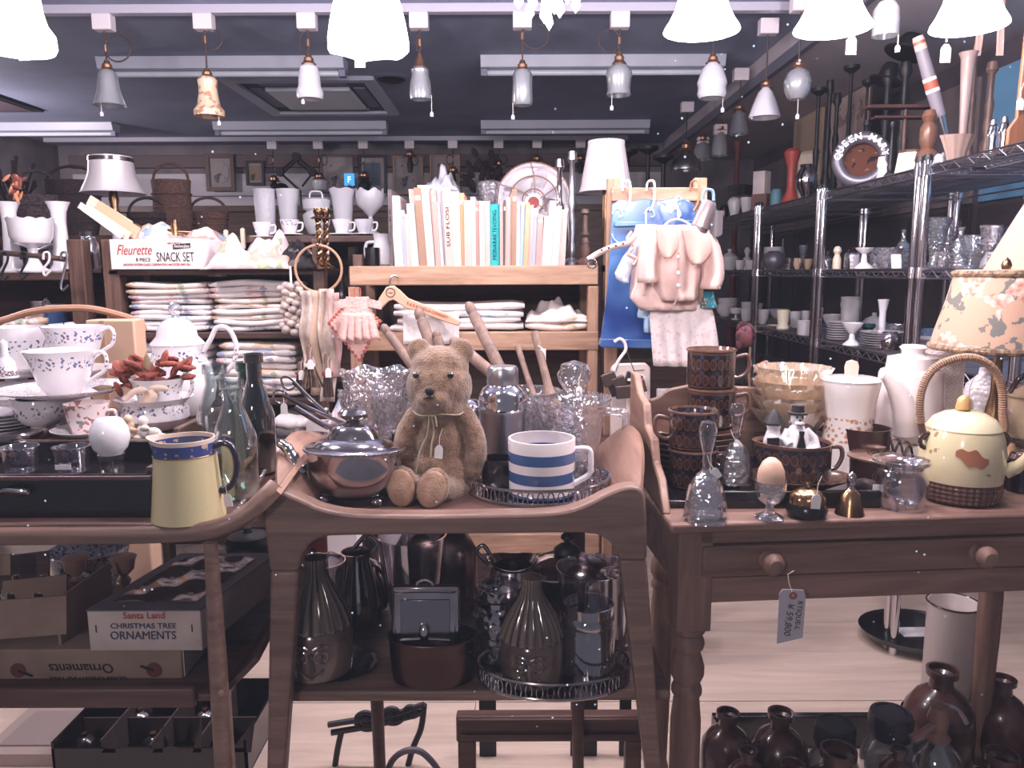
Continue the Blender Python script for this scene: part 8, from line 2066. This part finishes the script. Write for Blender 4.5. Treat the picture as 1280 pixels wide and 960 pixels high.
for k,(px_,lb_,m_,pf)in enumerate([(1060,'brown covered dish on the low rack shelf',M_darkbr,B_bowl(18,22)),(985,'grey dish on the low rack shelf',M_gl,B_bowl(16,12)),(1010,'dim glass bowl on the low rack shelf',M_mini,B_bowl(14,16)),(940,'dark pot on the low rack shelf',M_darkbr,B_cup(12,22)),(1085,'pale wooden crate end on the low rack shelf',M_cream,B_cup(16,18))]):
 it('low_shelf_dish',lb_,'dish',px_,500,3,pf,m_,1.25,th=1.2,n=20,group='dishes on the low rack shelf')
 # --- top shelf
ZT_=SH[0]+.004
def top(px,py,X):
 Y=RY_(px,py,X);p=P(px,py,Y);p.z=ZT_;return p,mpp(px,py,Y),Y
def topstand(label,px,ytop,X,kind,cat='candlestick',nm='candlestick',m_=None,k=1.0):
 Y=RY_(px,ytop,X);s=mpp(px,ytop,Y);hz=(P(px,ytop,Y).z-ZT_)/s
 prof={'disc':[(0,0),(11,0),(11,3),(3,6),(4,hz*.2),(2.4,hz*.26),(4,hz*.45),(2.4,hz*.5),(2.2,hz-12),(4,hz-10),(9.5,hz-6),(9.5,hz-2),(0,hz)],'turn':[(0,0),(10,0),(10,3),(4,8),(5.5,hz*.2),(3,hz*.28),(4.6,hz*.4),(3,hz*.48),(4,hz*.6),(2.6,hz*.66),(2.6,hz*.88),(5,hz*.92),(4,hz),(0,hz)],'fat':[(0,0),(13,0),(12,4),(8,8),(14,hz*.2),(12,hz*.32),(7,hz*.38),(10,hz*.5),(10,hz*.72),(6,hz*.8),(9,hz*.9),(6,hz),(0,hz)],'flute':[(0,0),(14,0),(12,6),(4,14),(5,hz*.4),(7,hz*.7),(9,hz*.95),(12,hz),(0,hz-3)]}[kind]
 t=make(nm,label,cat,Vector((P(px,ytop,Y).x,Y,ZT_)),[('stem',MB(s*1.0).lathe([(a*k,b)for a,b in prof],18),m_ or M_dark)],group='dark turned stands on the rack tops')
 return t
topstand('dark turned stand with disc top left of the round mirror ring',1025,110,1.3,'disc')
topstand('tallest dark disc-topped stand behind the ring',1066,82,1.35,'disc')
topstand('slim dark turned candlestick beside the first stand',1039,102,1.36,'turn')
topstand('short dark candlestick behind the ring',1048,118,1.42,'turn')
topstand('black turned candlestick in front of the ring\'s right side',1085,152,1.18,'turn')
topstand('tall black column between the striped paddle and the ring',1112,90,1.4,'turn',k=1.6)
topstand('second tall black column next to the striped paddle',1134,80,1.42,'turn',k=1.6)
topstand('dark candlestick with small flame-shaped top',1086,100,1.45,'disc',k=.7)
topstand('fat brown turned lamp base beside the striped paddle',1163,140,1.2,'fat','lamp base','lamp_base',mat('lamp_brown',C(106,72,58),.35))
topstand('slim iron candlestick in front of the small cream shade',1117,154,1.16,'turn',k=.7)
topstand('tall grey ribbed trumpet vase with frilled top',1212,68,1.22,'flute','vase','trumpet_vase',mat('grey_glaze',C(140,120,118),.3,coat=.3),k=.95)
topstand('dark turned post beside the trumpet vase',1242,80,1.3,'turn','post','turned_post',M_darkwood_z,k=1.4)
topstand('brown table leg leaning place by the frilled vase',1222,60,1.4,'turn','post','turned_post',M_darkwood_z,k=1.0)
bpy.data.objects[[o.name for o in COL.objects if o.get('label','').startswith('brown table leg')][0]]['label']='slim brown turned post just behind the frilled trumpet vase'
# ring with lettering
p,s,Y=top(1075,232,1.16)
t=thing('porthole_mirror','round ring-shaped souvenir reading QUEEN MARY leaning on the rack top','souvenir',p,radians(-24))
R1,R2=33,20
O('ring',MB(s).tube([(27*cos(a),0,31+27*sin(a))for a in[2*pi*i/40 for i in range(40)]],7.5,12,True),mat('ring_grey',C(112,108,120),.35,.5),t)
O('centre',MB(s).lathe([(0,-1),(21,-1),(21,1),(0,1)],28,None,Matrix.Translation((0,.01,31*s))@Matrix.Rotation(pi/2,4,'X')),printmat('ring_picture',C(88,54,46),C(40,30,34),C(120,98,74),30),t)
for k,chx in enumerate('QUEEN MARY'):
 if chx==' ':continue
 a=radians(170-k*17.5)
 q=text_mb(chx,11*s,extrude=.001,bold=.0004)
 Mx=Matrix.Translation((27*s*cos(a),-8*s,(31+27*sin(a))*s))@Matrix.Rotation(-(a-pi/2),4,'Y')
 q.v=[Mx@v for v in q.v];O('letter',q,mat('letter_silver',C(220,218,224),.25,.7),t,smooth=False)
O('foot',MB(s).box(-14,14,-3,5,0,5),M_dark,t)
# small cream lampshade, striped paddle, hats, shelf piece
p,s,Y=top(1137,208,1.19)
make('small_lampshade','small cream octagonal lampshade on the rack top','lampshade',p,[('shade',MB(s).lathe([(18,0),(14,28),(13,28),(17,0)],8),M_cream,{'smooth':False}),('trim',MB(s).lathe([(14,27),(14.8,27.5),(14.6,30),(13.6,30)],8),M_brown),('lower_trim',MB(s).lathe([(18,0),(18.6,.5),(18,2.5),(17.5,2)],8),M_brown)])
p,s,Y=top(1104,214,1.22)
make('paper_lampshade','narrow white lampshade behind the iron candlestick','lampshade',p,[('shade',MB(s).lathe([(10,0),(6,34),(5,34),(9,0)],20),M_paper),('ring',MB(s).tube([(6*cos(a),6*sin(a),34)for a in[2*pi*i/16 for i in range(16)]],.8,5,True),M_brass)])
Ypd=RY_(1165,120,1.22)
A=P(1186,186,Ypd);B_=P(1148,48,Ypd);A.z=max(A.z,ZT_+.004);s=mpp(1165,120,Ypd);d=B_-A
t=thing('striped_paddle','long tapered paddle with red and white bands leaning on the rack top','paddle',A)
def seg(nm,u0,u1,r0,r1,m_):O(nm,MB().tube([d*u0,d*u1],[r0*s,r1*s],14),m_,t)
seg('blade_tip',0,.28,2.6,6,M_steel);seg('grey_section',.28,.50,7,8,mat('paddle_grey',C(128,120,132),.5));seg('white_band',.50,.53,8.2,8.2,M_paper);seg('red_band',.53,.60,8.2,8,mat('paddle_red',C(176,84,66),.5));seg('white_band',.60,.63,8.2,8,M_paper)
seg('grey_section',.63,.88,7.8,7,MATS['paddle_grey']);seg('pink_band',.88,.93,7.2,7,mat('paddle_pink',C(222,176,164),.5));seg('brown_band',.93,.96,7,7,mat('paddle_brown',C(160,100,80),.5));seg('pink_tip',.96,1,7,6,MATS['paddle_pink'])
for k,(px_,ytop,w_,lb_)in enumerate([(1135,45,26,'large dark felt hat balanced on the tall columns'),(1108,80,18,'smaller dark hat left of the large one')]):
 Y=RY_(px_,ytop,1.4);s=mpp(px_,ytop,Y);c=P(px_,ytop+22,Y)
 make('felt_hat',lb_,'hat',c,[('brim',MB(s).lathe([(0,0),(w_,-3),(w_+2,-1),(w_*.5,3),(0,3)],28,None,Matrix.Rotation(.35,4,'Y')),M_dark),('crown',MB(s).lathe([(w_*.6,2),(w_*.58,14),(w_*.45,20),(0,17)],24,None,Matrix.Rotation(.35,4,'Y')),M_dark)],group='dark hats on stands')
 # wooden T shelf bracket
p,s,Y=top(1130,180,1.3)
t=thing('sewing_stand','brown wooden tray top on a slim post at the rack top','stand',p)
hz=(P(1130,136,Y).z-ZT_)/s
O('tray_top',MB(s).box(-50,40,-8,8,hz-2,hz+2),M_frb,t,bev=.002);O('lower_tray',MB(s).box(-40,30,-7,7,hz-14,hz-11),M_frb,t,bev=.002)
O('post',MB(s).lathe([(0,0),(9,0),(9,3),(2,6),(3,hz*.6),(2,hz-2),(0,hz-2)],14),M_frb,t)
price_tag(t,(30*s,-9*s,(hz+4)*s),12*s)
# draped white fabric and fan brush next to vase
p,s,Y=top(1196,196,1.18)
make('shell_fan','pale fluted shell vase at the foot of the trumpet vase','vase',p,[('bowl',MB(s).vessel([(10,0),(11,2),(14,14),(20,30),(22,34)],1.4,40,lambda r,z,th:(r*(1+.05*cos(12*th)),z),sy=.5),mat('shell_taupe',C(150,126,118),.5))])
p,s,Y=top(1176,200,1.17)
make('crystal_lamp_drop','crumpled clear plastic wrap beside the brown lamp base','wrap',p,[('film',MB(s).sheet(lambda u,v:((u-.5)*24,(v-.5)*14+2*sin(9*u),14*sin(pi*u)*sin(pi*v)*(1+.4*sin(14*u+9*v))),14,12,.6),M_film)])
for k,(px_,lb_)in enumerate([(1240,'chrome table lighter with rings on the rack top, left one'),(1254,'chrome table lighter with rings on the rack top, right one')]):
 p,s,Y=top(px_,190,1.2)
 make('chrome_shaker',lb_,'shaker',p,[('body',MB(s).lathe([(0,0),(7,0),(8,3),(6,18),(8,24),(6,36),(0,38)],18),M_chrome),('cap',MB(s).lathe([(0,37),(5,38),(4,44),(0,46)],14),M_steel)],group='chrome shakers on the rack top')
p,s,Y=top(1270,183,1.2)
hz=(P(1270,10,Y).z-ZT_)/s
make('wooden_clock_case','warm brown wooden panel with curved foot at the far right edge','panel',p,[('panel',MB(s).prism([(-12,0),(30,0),(30,hz),(0,hz),(-3,40),(-12,26)],-3,3),woodmat('warm_panel',C(120,76,54),C(160,108,80),.5,'z'),{'bev':.003})])
price_tag(bpy.data.objects['wooden_clock_case'],(-2*s,-5*s,62*s),14*s)
# streamers at top right
for k,(x0,lb_)in enumerate([(1222,'pink and white striped ribbon hanging at the top right, left one'),(1248,'pink and white striped ribbon hanging at the top right, right one')]):
 Y=RY_(x0,40,1.3);c=P(x0,72,Y);s=mpp(x0,40,Y)
 hz=(1.95-c.z)/s
 make('striped_ribbon',lb_,'ribbon',c,[('ribbon',MB(s).sheet(lambda u,v:((u-.5)*9+3*sin(5*v+k),2*sin(7*v),hz*v),4,16,.6),mat('ribbon_pink',C(222,190,182),.7,col2=C(176,120,110),ns=3,stretch=(160,1,1)))],group='striped ribbons at the top right')
 # far top shelf items
rows=[('paper_box','white and grey printed box standing on a brown box at the rack top',952,245,[(11,0),(11,48)],mat('box_print',C(196,178,176),.7,col2=C(150,150,160),ns=5),1.18,4),('teal_box','teal rounded case beside the brown box',970,258,[(6,0),(7,2),(7,18),(5,22)],mat('teal_case',C(80,120,136),.5),1.18,16),('red_column','dull red fluted vase with flared top and foot',988,254,[(12,0),(11,3),(5,16),(5,42),(9,56),(10,62),(6,66)],M_red,1.17,16),('white_vase','white faceted vase at the far end of the rack top',918,270,[(4,0),(5,2),(9,20),(7,24),(4,26)],M_gl,1.2,10),('white_vase','second white vase right of the faceted one',933,266,[(4,0),(5,2),(8,20),(8,22)],M_gl,1.2,10),('copper_pot','small copper coloured pot at the far end of the rack top',905,272,[(5,0),(6,2),(6,14),(4,18)],M_copper,1.18,16),('silver_urn','dark silver urn behind the red fluted vase',1008,240,[(9,0),(9,3),(4,6),(12,22),(13,34),(8,44),(9,48)],M_silver,1.25,20),('cream_paper_roll','cream crumpled paper shade behind the dark stands',1012,225,[(12,0),(14,40),(15,70),(11,74)],M_cream,1.45,14),('dark_case','dark box behind the white vases',925,262,[(16,0),(16,44)],M_black,1.3,4),('dark_case','tall dark red panel behind the printed box',930,268,[(14,0),(14,30)],mat('dark_red',C(74,32,36),.6),1.3,4),]
for(nm,lb_,px_,py_,pf,m_,X_,nn)in rows:
 it(nm,lb_,nm.split('_')[-1],px_,py_,0,pf,m_,X_,th=0,n=nn,group=gA)
it('wooden_box','small brown wooden box under the printed box','box',953,262,0,[(14,0),(14,18)],M_frb,1.15,th=0,n=4,group=gA)
# picture boards at the wall behind the racks
for k,(px_,y0,y1,lb_,m_)in enumerate([(1060,120,170,'pale landscape print leaning on the right wall behind the stands',printmat('wall_print',C(170,150,146),C(140,110,104),C(120,118,128),8)),(1010,130,180,'buff poster leaning on the right wall',mat('poster_buff',C(170,146,128),.8))]):
 X_=1.6;Y=RY_(px_,y1,X_);p=P(px_,y1,Y);p.z=ZT_
 hz=P(px_,y0,Y).z-ZT_
 make('wall_poster',lb_,'poster',p,[('sheet',MB().box(-.006,.006,-.2,.2,0.0,hz),m_,{'smooth':False}),('backing',MB().box(.006,.012,-.21,.21,0,hz+.01),M_frb,{'smooth':False})])
 # hanging shop bag pipe
dark_stand('thin red pole standing beyond the racks',924,152,5.15,0,'turn','red_pole','pole',mat('red_pole',C(110,54,52),.6))
